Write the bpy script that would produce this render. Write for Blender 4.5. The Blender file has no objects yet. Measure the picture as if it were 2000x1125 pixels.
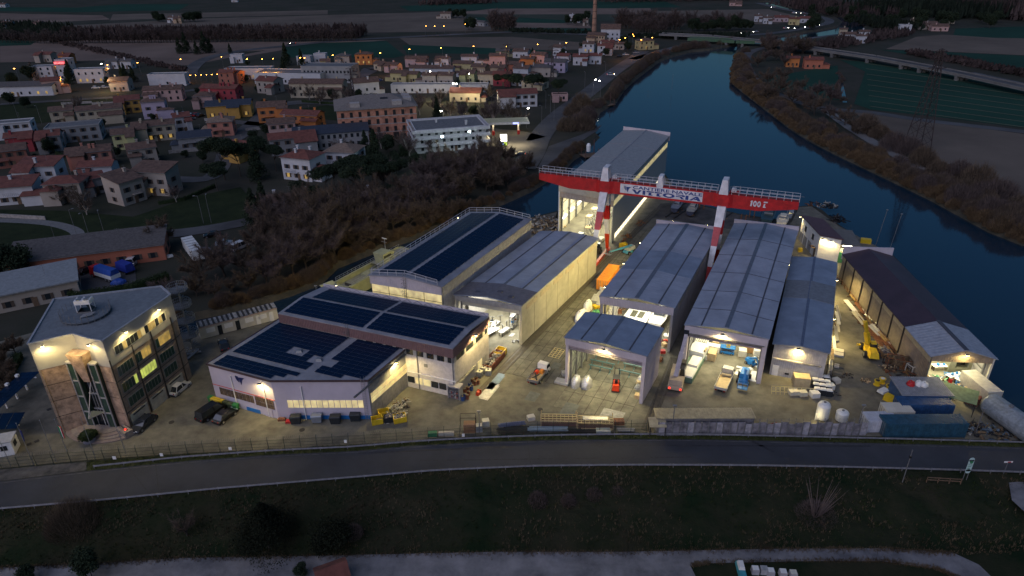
import bpy,math,random
from mathutils import Vector as Vc,Matrix as Mt,noise
from mathutils.geometry import delaunay_2d_cdt
from math import cos,sin
PI=math.pi
RU=random.uniform
rq=random.random
random.seed(7)
R=math.radians
S=bpy.context.scene
C=S.collection
# ------------------------------------------------------------------ camera
CH,CF,CP=68.0,1333.0,R(26.8)
CROLL=math.atan2(42,2642)
KR,KS=cos(CROLL),sin(CROLL)
RT=Vc((1,0,0));FW=Vc((0,cos(CP),-sin(CP)));DN=Vc((0,-sin(CP),-cos(CP)))
cx_=RT*KR+DN*KS;cy_=RT*KS-DN*KR
cd=bpy.data.cameras.new("camera");cam=bpy.data.objects.new("camera",cd);C.objects.link(cam)
cd.sensor_width=36;cd.lens=CF/2000*36;cd.clip_start=1;cd.clip_end=30000
M3=Mt((cx_,cy_,-FW)).transposed()
cam.matrix_world=Mt.Translation((0,0,CH))@M3.to_4x4()
S.camera=cam
# ------------------------------------------------------------------ sky, afterglow, exposure
SUN_EL,SUN_ROT=R(3.0),R(235)
wd=bpy.data.worlds.new("World");S.world=wd;wd.use_nodes=True
nt=wd.node_tree;bg=nt.nodes['Background']
sky=nt.nodes.new('ShaderNodeTexSky');sky.sky_type='NISHITA';sky.sun_disc=False
sky.sun_elevation=SUN_EL;sky.sun_rotation=SUN_ROT;sky.air_density=1.0;sky.dust_density=1.5;sky.ozone_density=4.0
nt.links.new(sky.outputs[0],bg.inputs[0]);bg.inputs[1].default_value=0.15
S.view_settings.view_transform='Standard';S.view_settings.look='None';S.view_settings.exposure=0.12;S.view_settings.gamma=1.0
glow=bpy.data.lights.new('afterglow','SUN');glow.energy=1.2;glow.angle=R(75);glow.color=(0.78,0.76,1.0)
glow_o=bpy.data.objects.new('afterglow',glow);C.objects.link(glow_o)
glow_o.rotation_euler=Vc((0.40,0.62,-0.62)).to_track_quat('-Z','Y').to_euler()
S.cycles.max_bounces=6;S.cycles.diffuse_bounces=2;S.cycles.glossy_bounces=3;S.cycles.sample_clamp_indirect=3.0
S.cycles.use_light_tree=True
try:
    S.cycles.use_denoising=True
except Exception:pass

def ray(x,y):
    u,v=x-1000,y-562.5
    u2,v2=u*KR-v*KS,u*KS+v*KR
    return Vc((u2,CF*cos(CP)-v2*sin(CP),-CF*sin(CP)-v2*cos(CP)))
def W(x,y,z=0.0):
    """place seen at (x, y) of the 2000 px survey photo, at height z"""
    d=ray(x,y);t=(z-CH)/d.z
    return Vc((d.x*t,d.y*t,z))
def W2(p,z=0.0):return W(p[0],p[1],z)
# ------------------------------------------------------------------ materials
MATS={}
def mat(name,col,rough=0.7,metal=0.0,var=0.12,scale=1.5,bump=0.0,bscale=8.0,spec=0.5,col2=None,wave=None,world=False):
    if name in MATS:return MATS[name]
    m=bpy.data.materials.new(name);m.use_nodes=True;n=m.node_tree.nodes;l=m.node_tree.links
    b=n['Principled BSDF'];b.inputs['Roughness'].default_value=rough;b.inputs['Metallic'].default_value=metal
    b.inputs['Specular IOR Level'].default_value=spec
    c4=(*col,1)
    tc=n.new('ShaderNodeTexCoord');co=tc.outputs['Object']
    if world:
        ge=n.new('ShaderNodeNewGeometry');co=ge.outputs['Position']
    if var>0:
        no=n.new('ShaderNodeTexNoise');no.inputs['Scale'].default_value=scale;no.inputs['Detail'].default_value=6;no.inputs['Roughness'].default_value=0.65
        l.new(co,no.inputs['Vector'])
        cr_=n.new('ShaderNodeValToRGB');e=cr_.color_ramp.elements
        e[0].position=0.32;e[1].position=0.68
        lo=col2 if col2 else tuple(max(0,c*(1-var*2))for c in col)
        hi=col if col2 else tuple(min(1,c*(1+var))for c in col)
        e[0].color=(*lo,1);e[1].color=(*hi,1)
        l.new(no.outputs['Fac'],cr_.inputs[0]);l.new(cr_.outputs[0],b.inputs['Base Color'])
    else:b.inputs['Base Color'].default_value=c4
    h=None
    if wave: # fine corrugation: (axis, scale, strength)
        wv=n.new('ShaderNodeTexWave');wv.bands_direction=wave[0];wv.inputs['Scale'].default_value=wave[1];wv.inputs['Distortion'].default_value=0
        l.new(co,wv.inputs['Vector']);bp=n.new('ShaderNodeBump');bp.inputs['Strength'].default_value=wave[2];bp.inputs['Distance'].default_value=0.04
        l.new(wv.outputs['Fac'],bp.inputs['Height']);l.new(bp.outputs[0],b.inputs['Normal'])
    elif bump>0:
        n2=n.new('ShaderNodeTexNoise');n2.inputs['Scale'].default_value=bscale;n2.inputs['Detail'].default_value=5
        l.new(co,n2.inputs['Vector']);bp=n.new('ShaderNodeBump');bp.inputs['Strength'].default_value=bump;bp.inputs['Distance'].default_value=0.1
        l.new(n2.outputs['Fac'],bp.inputs['Height']);l.new(bp.outputs[0],b.inputs['Normal'])
    MATS[name]=m;return m
def emat(name,col,s,base=(0.1,0.1,0.1)):
    if name in MATS:return MATS[name]
    m=bpy.data.materials.new(name);m.use_nodes=True;b=m.node_tree.nodes['Principled BSDF']
    b.inputs['Base Color'].default_value=(*base,1);b.inputs['Emission Color'].default_value=(*col,1);b.inputs['Emission Strength'].default_value=s
    MATS[name]=m;return m
WARM=(1.0,0.76,0.30);WARM2=(1.0,0.82,0.40);SODIUM=(1.0,0.40,0.06);COOL=(0.85,1.0,0.85)
CNC=mat('concrete',(0.150,0.140,0.105),0.85,var=0.22,scale=0.4,bump=0.2,bscale=6,world=True)
slabm=mat('slab_concrete',(0.155,0.147,0.112),0.8,var=0.25,scale=0.5,bump=0.2,bscale=9,world=True)
asphalt=mat('asphalt',(0.045,0.047,0.052),0.8,var=0.16,scale=0.12,bump=0.3,bscale=25,world=True)
asph2=mat('old_asphalt',(0.08,0.078,0.078),0.85,var=0.3,scale=0.05,world=True)
gravel=mat('gravel',(0.235,0.23,0.235),0.95,col2=(0.09,0.09,0.095),scale=0.30,bump=0.5,bscale=6,world=True)
turf=mat('turf',(0.034,0.031,0.018),0.95,col2=(0.008,0.018,0.007),scale=0.16,bump=1.0,bscale=3,world=True,spec=0.1)
land=mat('land',(0.060,0.055,0.045),0.95,col2=(0.030,0.036,0.024),scale=0.03,bump=0.5,bscale=1.0,world=True,spec=0.1)
RDK=mat('dark_steel',(0.05,0.045,0.04),0.6,0.4)
galv=mat('galvanised_steel',(0.33,0.34,0.35),0.45,0.6,var=0.1)
galvd=mat('weathered_galvanised',(0.20,0.20,0.20),0.6,0.3,var=0.15)
white=mat('white_paint',(0.78,0.77,0.74),0.5,var=0.05)
cream=mat('cream_panel',(0.58,0.55,0.46),0.6,var=0.08,scale=0.6)
black=mat('black',(0.015,0.015,0.017),0.5,var=0)
rubber=mat('rubber',(0.02,0.02,0.02),0.85,var=0)
glass=mat('dark_glass',(0.02,0.025,0.03),0.08,var=0,spec=0.8)
STB=mat('bare_steel',(0.38,0.38,0.39),0.4,0.45,var=0.15)
rust=mat('rust',(0.22,0.085,0.035),0.85,var=0.3,scale=2)
wood=mat('timber',(0.52,0.38,0.20),0.8,var=0.15)
woodd=mat('dark_timber',(0.16,0.10,0.06),0.85,var=0.2)
redp=mat('red_paint',(0.46,0.012,0.014),0.5,var=0.18,scale=0.7)
whitep=mat('crane_white',(0.68,0.68,0.69),0.45,var=0.12,scale=0.8)
fadedred=mat('faded_red_paint',(0.45,0.06,0.07),0.5,var=0.1)
orangep=mat('orange_red_paint',(0.62,0.05,0.01),0.4,var=0.06)
yellowp=mat('yellow_paint',(0.75,0.50,0.02),0.4,var=0.08)
bluep=mat('blue_paint',(0.015,0.16,0.45),0.4,var=0.08)
cyanp=mat('light_blue_paint',(0.10,0.38,0.50),0.45,var=0.08)
bluec=mat('teal_container_paint',(0.02,0.075,0.12),0.55,var=0.2)
bluec2=mat('blue_container_paint',(0.02,0.07,0.17),0.55,var=0.2)
orangec=mat('orange_container_paint',(0.72,0.26,0.03),0.5,var=0.12)
greenp=mat('green_paint',(0.05,0.22,0.10),0.6,var=0.1)
navy=mat('solar_cell',(0.003,0.015,0.046),0.4,var=0.25,scale=0.3,spec=0.15)
roofgrey=mat('grey_roof_sheet',(0.29,0.325,0.385),0.6,var=0.12,scale=0.22,wave=None)
roofpale=mat('pale_roof_sheet',(0.26,0.265,0.29),0.6,var=0.14,scale=0.4)
roofblue=mat('blue_grey_roof_sheet',(0.20,0.25,0.32),0.55,0.0,var=0.12,scale=0.3)
roofdark=mat('dark_roof_strip',(0.07,0.075,0.09),0.7,var=0.1)
roofbrown=mat('brown_roof_sheet',(0.055,0.035,0.045),0.55,var=0.12,scale=0.3)
pinkwall=mat('pinkish_white_sheet',(0.52,0.47,0.50),0.6,var=0.07,scale=0.5)
creamwall=mat('cream_wall_sheet',(0.50,0.47,0.38),0.65,var=0.12,scale=0.4)
greywall=mat('grey_wall_sheet',(0.34,0.33,0.33),0.65,var=0.1,scale=0.4)
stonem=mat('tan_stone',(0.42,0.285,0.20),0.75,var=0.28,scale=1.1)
brownfascia=mat('brown_fascia_sheet',(0.20,0.12,0.12),0.6,var=0.1)
litpane=emat('lit_pane',(1.0,0.84,0.42),0.38,(0.5,0.45,0.25))
litpane2=emat('bright_lit_pane',(1.0,0.80,0.34),0.45,(0.6,0.5,0.3))
litgreen=emat('green_lit_pane',(0.75,0.85,0.15),0.55)
litamber=emat('amber_lit_pane',(1.0,0.62,0.12),0.35)
lampw=emat('lamp_glass',WARM2,60)
lampo=emat('orange_lamp_glass',SODIUM,28)
lampc=emat('white_lamp_glass',(1,0.95,0.85),40)
for m_ in(litpane,litpane2,litamber,litgreen): # translucent sheets: uneven glow
    n_=m_.node_tree.nodes;l_=m_.node_tree.links;b_=n_['Principled BSDF'];g_=n_.new('ShaderNodeNewGeometry');t_=n_.new('ShaderNodeTexNoise');t_.inputs['Scale'].default_value=.9;t_.inputs['Detail'].default_value=5
    mr=n_.new('ShaderNodeMapRange');mr.inputs['From Min'].default_value=.3;mr.inputs['From Max'].default_value=.7;st_=b_.inputs['Emission Strength'].default_value;mr.inputs['To Min'].default_value=st_*.5;mr.inputs['To Max'].default_value=st_*1.4
    l_.new(g_.outputs['Position'],t_.inputs['Vector']);l_.new(t_.outputs['Fac'],mr.inputs['Value']);l_.new(mr.outputs[0],b_.inputs['Emission Strength'])
# ------------------------------------------------------------------ mesh helpers
class MB:
    def __init__(s,f=None):s.v=[];s.f=[];s.fn=f
    def add(s,vs,fs):
        o=len(s.v)
        for v in vs:
            v=Vc(v);s.v.append(s.fn(*v)if s.fn else v)
        s.f+=[tuple(i+o for i in f)for f in fs];return s
    def box(s,x0,x1,y0,y1,z0,z1):
        return s.add([(x0,y0,z0),(x1,y0,z0),(x1,y1,z0),(x0,y1,z0),(x0,y0,z1),(x1,y0,z1),(x1,y1,z1),(x0,y1,z1)],
                     [(3,2,1,0),(4,5,6,7),(0,1,5,4),(1,2,6,5),(2,3,7,6),(3,0,4,7)])
    def tbox(s,x0,x1,y0,y1,z0,z1,a,b=None): # tapered box, top inset a (x) b (y)
        b=a if b is None else b
        return s.add([(x0,y0,z0),(x1,y0,z0),(x1,y1,z0),(x0,y1,z0),(x0+a,y0+b,z1),(x1-a,y0+b,z1),(x1-a,y1-b,z1),(x0+a,y1-b,z1)],
                     [(3,2,1,0),(4,5,6,7),(0,1,5,4),(1,2,6,5),(2,3,7,6),(3,0,4,7)])
    def prism(s,poly,z0,z1):
        n=len(poly);v=[(p[0],p[1],z0)for p in poly]+[(p[0],p[1],z1)for p in poly]
        return s.add(v,[tuple(range(n-1,-1,-1)),tuple(range(n,2*n))]+[(i,(i+1)%n,n+(i+1)%n,n+i)for i in range(n)])
    def hexa(s,a,b): # two quads of 4 points
        return s.add(list(a)+list(b),[(3,2,1,0),(4,5,6,7),(0,1,5,4),(1,2,6,5),(2,3,7,6),(3,0,4,7)])
    def bar(s,p,q,w=0.05,h=None,n=4,w2=None):
        p,q=Vc(p),Vc(q);d=(q-p)
        if d.length<1e-6:return s
        d.normalize();up=Vc((0,0,1))if abs(d.z)<0.95 else Vc((0,1,0))
        a=d.cross(up).normalized();b=a.cross(d);vs=[]
        h=w if h is None else h;w2=w if w2 is None else w2
        for c_,k in((p,1.0),(q,w2/w)):
            for i in range(n):
                t=2*PI*(i+0.5)/n
                kk=0.7071 if n==4 else 0.5
                vs.append(c_+(a*cos(t)*w+b*sin(t)*h)*kk*k)
        fs=[(i,(i+1)%n,n+(i+1)%n,n+i)for i in range(n)]+[tuple(range(n-1,-1,-1)),tuple(range(n,2*n))]
        return s.add(vs,fs)
    def cyl(s,x,y,z0,z1,r,n=12,r2=None):
        r2=r if r2 is None else r2
        v=[(x+r*cos(2*PI*i/n),y+r*sin(2*PI*i/n),z0)for i in range(n)]+[(x+r2*cos(2*PI*i/n),y+r2*sin(2*PI*i/n),z1)for i in range(n)]
        return s.add(v,[tuple(range(n-1,-1,-1)),tuple(range(n,2*n))]+[(i,(i+1)%n,n+(i+1)%n,n+i)for i in range(n)])
    def lathe(s,prof,n=14,o=(0,0,0)):
        vs=[]
        for r,z in prof:
            for i in range(n):vs.append((o[0]+r*cos(2*PI*i/n),o[1]+r*sin(2*PI*i/n),o[2]+z))
        fs=[]
        for k in range(len(prof)-1):
            for i in range(n):fs.append((k*n+i,k*n+(i+1)%n,(k+1)*n+(i+1)%n,(k+1)*n+i))
        fs.append(tuple(range(n-1,-1,-1)));fs.append(tuple(range((len(prof)-1)*n,len(prof)*n)))
        return s.add(vs,fs)
    def blob(s,c_,r,k=0.25,n=7,m=5,sz=1.0):
        vs=[];sd=rq()*50
        for j in range(m+1):
            th=PI*j/m
            for i in range(n):
                ph=2*PI*i/n
                d=Vc((sin(th)*cos(ph),sin(th)*sin(ph),cos(th)))
                rr=r*(1+k*noise.noise(d*1.7+Vc((sd,0,0)))*2)
                vs.append((c_[0]+d.x*rr,c_[1]+d.y*rr,c_[2]+d.z*rr*sz))
        return s.add(vs,[(j*n+i,j*n+(i+1)%n,(j+1)*n+(i+1)%n,(j+1)*n+i)for j in range(m)for i in range(n)])
    def mesh(s,name,m):
        me=bpy.data.meshes.new(name);me.from_pydata([tuple(v)for v in s.v],[],s.f);me.update()
        for mm in(m if isinstance(m,(list,tuple))else[m]):me.materials.append(mm)
        return me
def link(name,me,parent=None,M=None):
    o=bpy.data.objects.new(name,me);C.objects.link(o)
    if parent:o.parent=parent
    if M is not None:o.matrix_local=M
    return o
def ob(name,mb,m,parent=None,world=True):

    if parent is not None and world:
        inv=MW[parent.name].inverted();mb.v=[inv@v for v in mb.v]
        if parent.type=='EMPTY' or True:pass
    o=link(name,mb.mesh(name,m),parent)
    MW[o.name]=MW[parent.name]if parent is not None and parent.name in MW else Mt.Identity(4)
    return o
MW={}
def tag(o,label,cat,group=None):
    o['label']=label;o['category']=cat
    if group:o['group']=group
    return o
def TH(name,label,cat,loc=(0,0,0),rz=0.0,group=None):
    o=bpy.data.objects.new(name,None);C.objects.link(o);o.empty_display_size=0.5
    o.matrix_world=Mt.Translation(loc)@Mt.Rotation(rz,4,'Z');MW[o.name]=o.matrix_world.copy()
    return tag(o,label,cat,group)
def kind(o,k='structure'):o['kind']=k;return o
def copyt(o,loc,rz=0.0,label=None,sc=1.0,group=None,sz=None):
    def cp(q,par):
        c=q.copy();C.objects.link(c)
        if par is not None:c.parent=par
        for ch in KIDS[q.name]if q.name in KIDS else q.children:cp(ch,c)
        return c
    c=cp(o,None);c.matrix_world=Mt.Translation(loc)@Mt.Rotation(rz,4,'Z')@Mt.Diagonal((sc,sc,sz or sc,1))
    if label:c['label']=label
    if group:c['group']=group
    MW[c.name]=c.matrix_world.copy();return c
KIDS={}
def freeze(o): # remember a prototype's children (object.children is slow in a big scene)
    for ch in o.children:freeze(ch)
    KIDS[o.name]=list(o.children);return o
def drop(o):
    for ch in list(o.children):drop(ch)
    bpy.data.objects.remove(o)
def bolt(px,e,col,name='lamp',r=0.1): # point light inside a lamp fitting
    d=bpy.data.lights.new(name,'POINT');d.energy=e;d.color=col;d.shadow_soft_size=r
    o=bpy.data.objects.new(name,d);C.objects.link(o);o.location=px;return o
def area(loc,sx,sy,e,col,aim=(0,0,-1),rz=0,name='hall_lamp_light',spread=R(170)):
    d=bpy.data.lights.new(name,'AREA');d.shape='RECTANGLE';d.size=sx;d.size_y=sy;d.energy=e;d.color=col;d.spread=spread
    o=bpy.data.objects.new(name,d);C.objects.link(o)
    o.matrix_world=Mt.Translation(loc)@Vc(aim).to_track_quat('-Z','Y').to_matrix().to_4x4()@Mt.Rotation(rz,4,'Z');return o
def spot(loc,aim,e,col,ang=150,blend=0.8,r=0.15):
    d=bpy.data.lights.new('floodlight_beam','SPOT');d.energy=e;d.color=col;d.spot_size=R(ang);d.spot_blend=blend;d.shadow_soft_size=r
    o=bpy.data.objects.new('floodlight_beam',d);C.objects.link(o)
    o.matrix_world=Mt.Translation(loc)@Vc(aim).to_track_quat('-Z','Y').to_matrix().to_4x4();return o
# ================================================================== SETTING
def sheet(name,pts,z,m,knd='structure',holes=()):
    rings=[[Vc((p[0],p[1]))for p in pts]]+[[Vc((p[0],p[1]))for p in h]for h in holes]
    v2,ed=[],[]
    for r_ in rings:
        o_=len(v2);v2+=r_;ed+=[(o_+i,o_+(i+1)%len(r_))for i in range(len(r_))]
    cv,ce,cf,_a,_b2,_c=delaunay_2d_cdt(v2,ed,[],0,1e-4)
    def inp(p,r_):
        c_=False;j=len(r_)-1
        for i in range(len(r_)):
            if(r_[i].y>p.y)!=(r_[j].y>p.y)and p.x<(r_[j].x-r_[i].x)*(p.y-r_[i].y)/(r_[j].y-r_[i].y)+r_[i].x:c_=not c_
            j=i
        return c_
    vs=[(p.x,p.y,z)for p in cv];fs=[]
    for f_ in cf:
        c0=(cv[f_[0]]+cv[f_[1]]+cv[f_[2]])/3
        if inp(c0,rings[0])and not any(inp(c0,h)for h in rings[1:]):
            a,b,c_=(Vc(vs[i])for i in f_)
            fs.append(tuple(f_)if(b-a).cross(c_-a).z>0 else tuple(reversed(f_)))
    me=bpy.data.meshes.new(name);me.from_pydata(vs,[],fs);me.materials.append(m);me.update()
    o=link(name,me);MW[o.name]=Mt.Identity(4)
    return kind(o,knd)
def wpts(ps,z=0.0):return[W2(p,z)for p in ps]
def ribbon(name,ps,w,z,m):
    """a road or path of width w metres along pixel points"""
    P_=wpts(ps)if not isinstance(ps[0],Vc)else ps
    P2=[]
    for i in range(len(P_)-1):
        for k in range(4):
            t=k/4;a=P_[max(i-1,0)];b=P_[i];c_=P_[i+1];d=P_[min(i+2,len(P_)-1)]
            P2.append(0.5*((2*b)+(c_-a)*t+(2*a-5*b+4*c_-d)*t*t+(3*b-a-3*c_+d)*t**3))
    P2.append(P_[-1]);L_=[];R_=[]
    for i,p in enumerate(P2):
        d=(P2[min(i+1,len(P2)-1)]-P2[max(i-1,0)]);d.z=0;d.normalize();n_=Vc((-d.y,d.x,0))*w/2
        L_.append(p+n_);R_.append(p-n_)
    mb=MB();n=len(P2)
    mb.add([(p.x,p.y,z)for p in L_]+[(p.x,p.y,z)for p in R_],[(n+i,n+i+1,i+1,i)for i in range(n-1)])
    o=link(name,mb.mesh(name,m));return kind(o)
# --- shore lines (survey pixels)
left_bank=[(1442,84),(1385,95),(1350,98),(1310,108),(1283,118),(1262,134),(1240,150),(1215,172),(1200,195),(1168,214),(1158,232),(1152,250),(1166,262),(1158,270),(1140,288),(1129,297),(1115,306),(1097,324),(1088,329),(1057,351),(1030,367),(985,387),(940,405),(880,430),(830,447),(796,461),(757,472),(712,489),(650,514),(617,546),(560,566),(480,590),(400,606),(335,618)]
south_canal=[(340,648),(395,652),(470,634),(545,612)]
ring=[W2(p)for p in left_bank]+[W2(p)for p in south_canal]
ring+=[Vc((-41,119,0)),Vc((-34.7,122,0)),Vc((-18,154,0)),W(1040,424),W(1088,412)]
ring+=[Vc((10,166,0)),Vc((37,221,0)),Vc((50.5,215,0)),W(1335,392),W(1445,418),W(1545,432),W(1556,404),W(1584,400),W(1606,410),W(1640,440),W(1700,478),W(1738,492)]
ring+=[W(1790,545),W(1860,635),W(1930,738),W(1958,776),W(1975,796),W(2000,808)]
ring+=[Vc((130,97,0)),Vc((420,120,0)),Vc((420,205,0)),Vc((190,150,0))]
ring+=wpts([(2000,468),(1940,444),(1880,412),(1820,380),(1760,352),(1700,324),(1640,296),(1600,276),(1552,248),(1520,224),(1488,200),(1456,176),(1436,160),(1434,138),(1442,96),(1462,84)])
upper=wpts([(1444,83),(1490,73),(1544,65),(1600,57),(1634,51),(1643,40),(1630,32),(1600,28),(1540,18),(1500,9),(1480,2),(1500,1),(1540,12),(1600,22),(1660,34),(1697,44),(1684,57),(1625,69),(1565,79),(1500,86),(1462,84)])
ditch=wpts([(1636,141),(1643,141),(1650,170),(1657,200),(1646,200)])
pond=wpts([(1728,16),(1738,10),(1755,10),(1754,19),(1738,20)])
pond2=wpts([(1953,74),(1956,69),(1962,69),(1969,74)])
road_lo=[(0,995),(140,984),(280,970),(420,956),(560,944),(700,933),(860,919),(1070,910.5),(1350,909),(1580,912),(1790,917),(2000,924)]
road_hi=[(0,941),(182,919),(350,902),(525,889),(700,881),(790,872),(930,864),(1070,860),(1210,858),(1350,858),(1580,863),(1790,868),(2000,874)]
RL=wpts(road_lo);RH=wpts(road_hi)
RL=[RL[0]+(RL[0]-RL[1]).normalized()*60]+RL+[RL[-1]+(RL[-1]-RL[-2]).normalized()*90]
RH=[RH[0]+(RH[0]-RH[1]).normalized()*60]+RH+[RH[-1]+(RH[-1]-RH[-2]).normalized()*90]
outer=[Vc((-9000,84,0)),Vc((9000,84,0)),Vc((9000,14000,0)),Vc((-9000,14000,0))]
ground=sheet('ground',outer,0.0,land,holes=[ring,upper,ditch,pond,pond2])
_gl=[Vc((-9000,64,0)),*RL,Vc((9000,66,0))]
_mb=MB();_n0=len(_gl);_mb.add([(p.x,p.y,0)for p in _gl]+[(p.x,84,0)for p in _gl],[(i,i+1,_n0+i+1,_n0+i)for i in range(_n0-1)])
kind(link('ground',_mb.mesh('ground',land)))
watm=bpy.data.materials.new('river_water');watm.use_nodes=True
_n=watm.node_tree.nodes;_l=watm.node_tree.links;_b=_n['Principled BSDF']
_b.inputs['Base Color'].default_value=(0.010,0.027,0.045,1);_b.inputs['Roughness'].default_value=0.07;_b.inputs['IOR'].default_value=1.33
_g=_n.new('ShaderNodeNewGeometry');_t=_n.new('ShaderNodeTexNoise');_t.inputs['Scale'].default_value=0.8;_t.inputs['Detail'].default_value=4
_l.new(_g.outputs['Position'],_t.inputs['Vector']);_bp=_n.new('ShaderNodeBump');_bp.inputs['Strength'].default_value=0.10;_bp.inputs['Distance'].default_value=0.1
_l.new(_t.outputs['Fac'],_bp.inputs['Height']);_l.new(_bp.outputs[0],_b.inputs['Normal'])
bankm=mat('bank_earth',(0.085,0.07,0.045),0.95,col2=(0.03,0.03,0.02),scale=0.4,bump=1.0,bscale=2,world=True)
quaym=mat('quay_wall',(0.22,0.20,0.17),0.9,var=0.25,scale=0.6,world=True)
for nm,rg,zz in(('river',ring,-1.3),('upper_river',upper,-1.3),('ditch_water',ditch,-0.6),('pond_water',pond,-0.4),('pond_water',pond2,-0.4)):
    sheet(nm,rg,zz,watm)
    n=len(rg);ar=sum(rg[i].x*rg[(i+1)%n].y-rg[(i+1)%n].x*rg[i].y for i in range(n));sg=1 if ar>0 else-1
    inn=[]
    for i in range(n):
        d1=(rg[i]-rg[i-1]).normalized();d2=(rg[(i+1)%n]-rg[i]).normalized()
        nn=Vc((-(d1.y+d2.y),d1.x+d2.x,0));nn=nn.normalized()*sg if nn.length>0.1 else Vc((0,0,0))
        inn.append(rg[i]+nn*(2.2 if nm in('river','upper_river')else 0.8)+Vc((0,0,-2.3)))
    mb=MB();mb.add(list(rg)+inn,[((i+1)%n,i,n+i,n+(i+1)%n)if sg>0 else(i,(i+1)%n,n+(i+1)%n,n+i)for i in range(n)])
    kind(link('bank',mb.mesh('bank',bankm)))
# --- fields
FB=[(0.18,0.135,0.11),(0.16,0.12,0.095),(0.14,0.115,0.092)]
brownf=mat('ploughed_soil',FB[0],0.95,var=0.14,scale=0.02,world=True,spec=0.1)
brownf2=mat('stubble_soil',FB[2],0.95,var=0.14,scale=0.02,world=True,spec=0.1)
greenf=mat('winter_wheat',(0.018,0.055,0.038),0.95,var=0.12,scale=0.015,world=True,spec=0.1)
greenf2=mat('pasture',(0.05,0.06,0.045),0.95,var=0.15,scale=0.02,world=True,spec=0.1)
grassm=mat('village_grass',(0.028,0.038,0.016),0.95,col2=(0.014,0.022,0.010),scale=0.2,bump=0.5,bscale=3,world=True,spec=0.1)
fields=[
 (brownf,[(0,98),(240,82),(480,110),(640,83),(740,78),(560,90),(480,106),(370,128),(200,118),(0,122)]),
 (brownf,[(0,84),(190,76),(560,82),(760,78),(560,96),(420,104),(350,125),(200,116),(0,122)]),
 (greenf,[(0,79),(70,81),(60,88),(0,90)]),
 (greenf,[(552,93),(562,86),(755,80),(790,108),(770,113),(560,112)]),
 (greenf,[(786,89),(840,88),(1060,98),(1090,106),(1060,108),(850,104),(795,106)]),
 (brownf,[(0,26),(200,30),(215,38),(90,44),(0,46)]),
 (greenf,[(0,22),(150,24),(350,20),(370,8),(240,8),(150,15),(0,14)]),
 (brownf2,[(220,28),(640,20),(640,28),(400,34),(215,40)]),
 (brownf2,[(130,50),(400,36),(760,26),(980,20),(1010,26),(1000,60),(700,64),(200,60)]),
 (greenf,[(780,12),(960,4),(1300,3),(1330,14),(1130,18),(960,20),(800,22)]),
 (brownf,[(900,25),(960,17),(1270,16),(1275,27),(1040,30),(960,28)]),
 (greenf2,[(910,28),(1270,28),(1275,42),(1100,42),(910,38)]),
 (greenf,[(920,34),(1010,34),(1110,40),(1100,46),(930,44)]),
 (brownf,[(980,44),(1150,46),(1155,55),(980,54)]),
 (greenf,[(960,54),(1155,56),(1160,66),(1000,65)]),
 (brownf2,[(780,74),(1000,72),(1148,84),(1160,97),(1060,98),(800,88)]),
 (brownf2,[(1250,22),(1500,18),(1560,32),(1580,40),(1500,48),(1250,42)]),
 (greenf,[(1690,140),(1640,117),(1700,122),(1860,142),(2000,162),(2060,170),(2120,260),(2000,250),(1860,232),(1700,214),(1668,203)]),
 (greenf,[(1500,150),(1636,128),(1640,196),(1560,186),(1500,166)]),
 (greenf,[(1722,98),(1780,99),(2060,112),(2060,158),(1900,130),(1780,108)]),
 (brownf2,[(1730,96),(1790,72),(1840,68),(2060,78),(2060,111),(1800,99)]),
 (greenf,[(1866,56),(2060,50),(2060,76),(1940,74),(1862,69)]),
 (brownf,[(1960,4),(2060,6),(2060,24),(1960,22)]),
 (brownf2,[(1665,216),(1800,236),(2000,262),(2160,290),(2160,400),(2000,386),(1900,350),(1780,290),(1690,238)]),
 (grassm,[(0,206),(170,196),(280,190),(290,200),(220,212),(100,238),(0,250)]),
 (grassm,[(0,410),(120,412),(260,424),(380,384),(470,366),(500,400),(480,434),(180,480),(60,494),(0,480)]),
 (grassm,[(590,212),(640,206),(720,222),(700,238),(610,232)]),
]
for i,(m,ps)in enumerate(fields):sheet('field',wpts(ps),0.02+0.004*i,m)
# sown tramlines and plough furrows on the near fields: real ridges
mb=MB()
for k in range(9):
    t=k/8;a=W(1690+10*t,124+84*t);b=W(2100,178+84*t)
    mb.bar(a+Vc((0,0,0.12)),b+Vc((0,0,0.12)),0.7,0.12)
kind(link('tramlines',mb.mesh('tramlines',mat('trodden_soil',(0.075,0.08,0.05),0.95,world=True))),'stuff')
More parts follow.
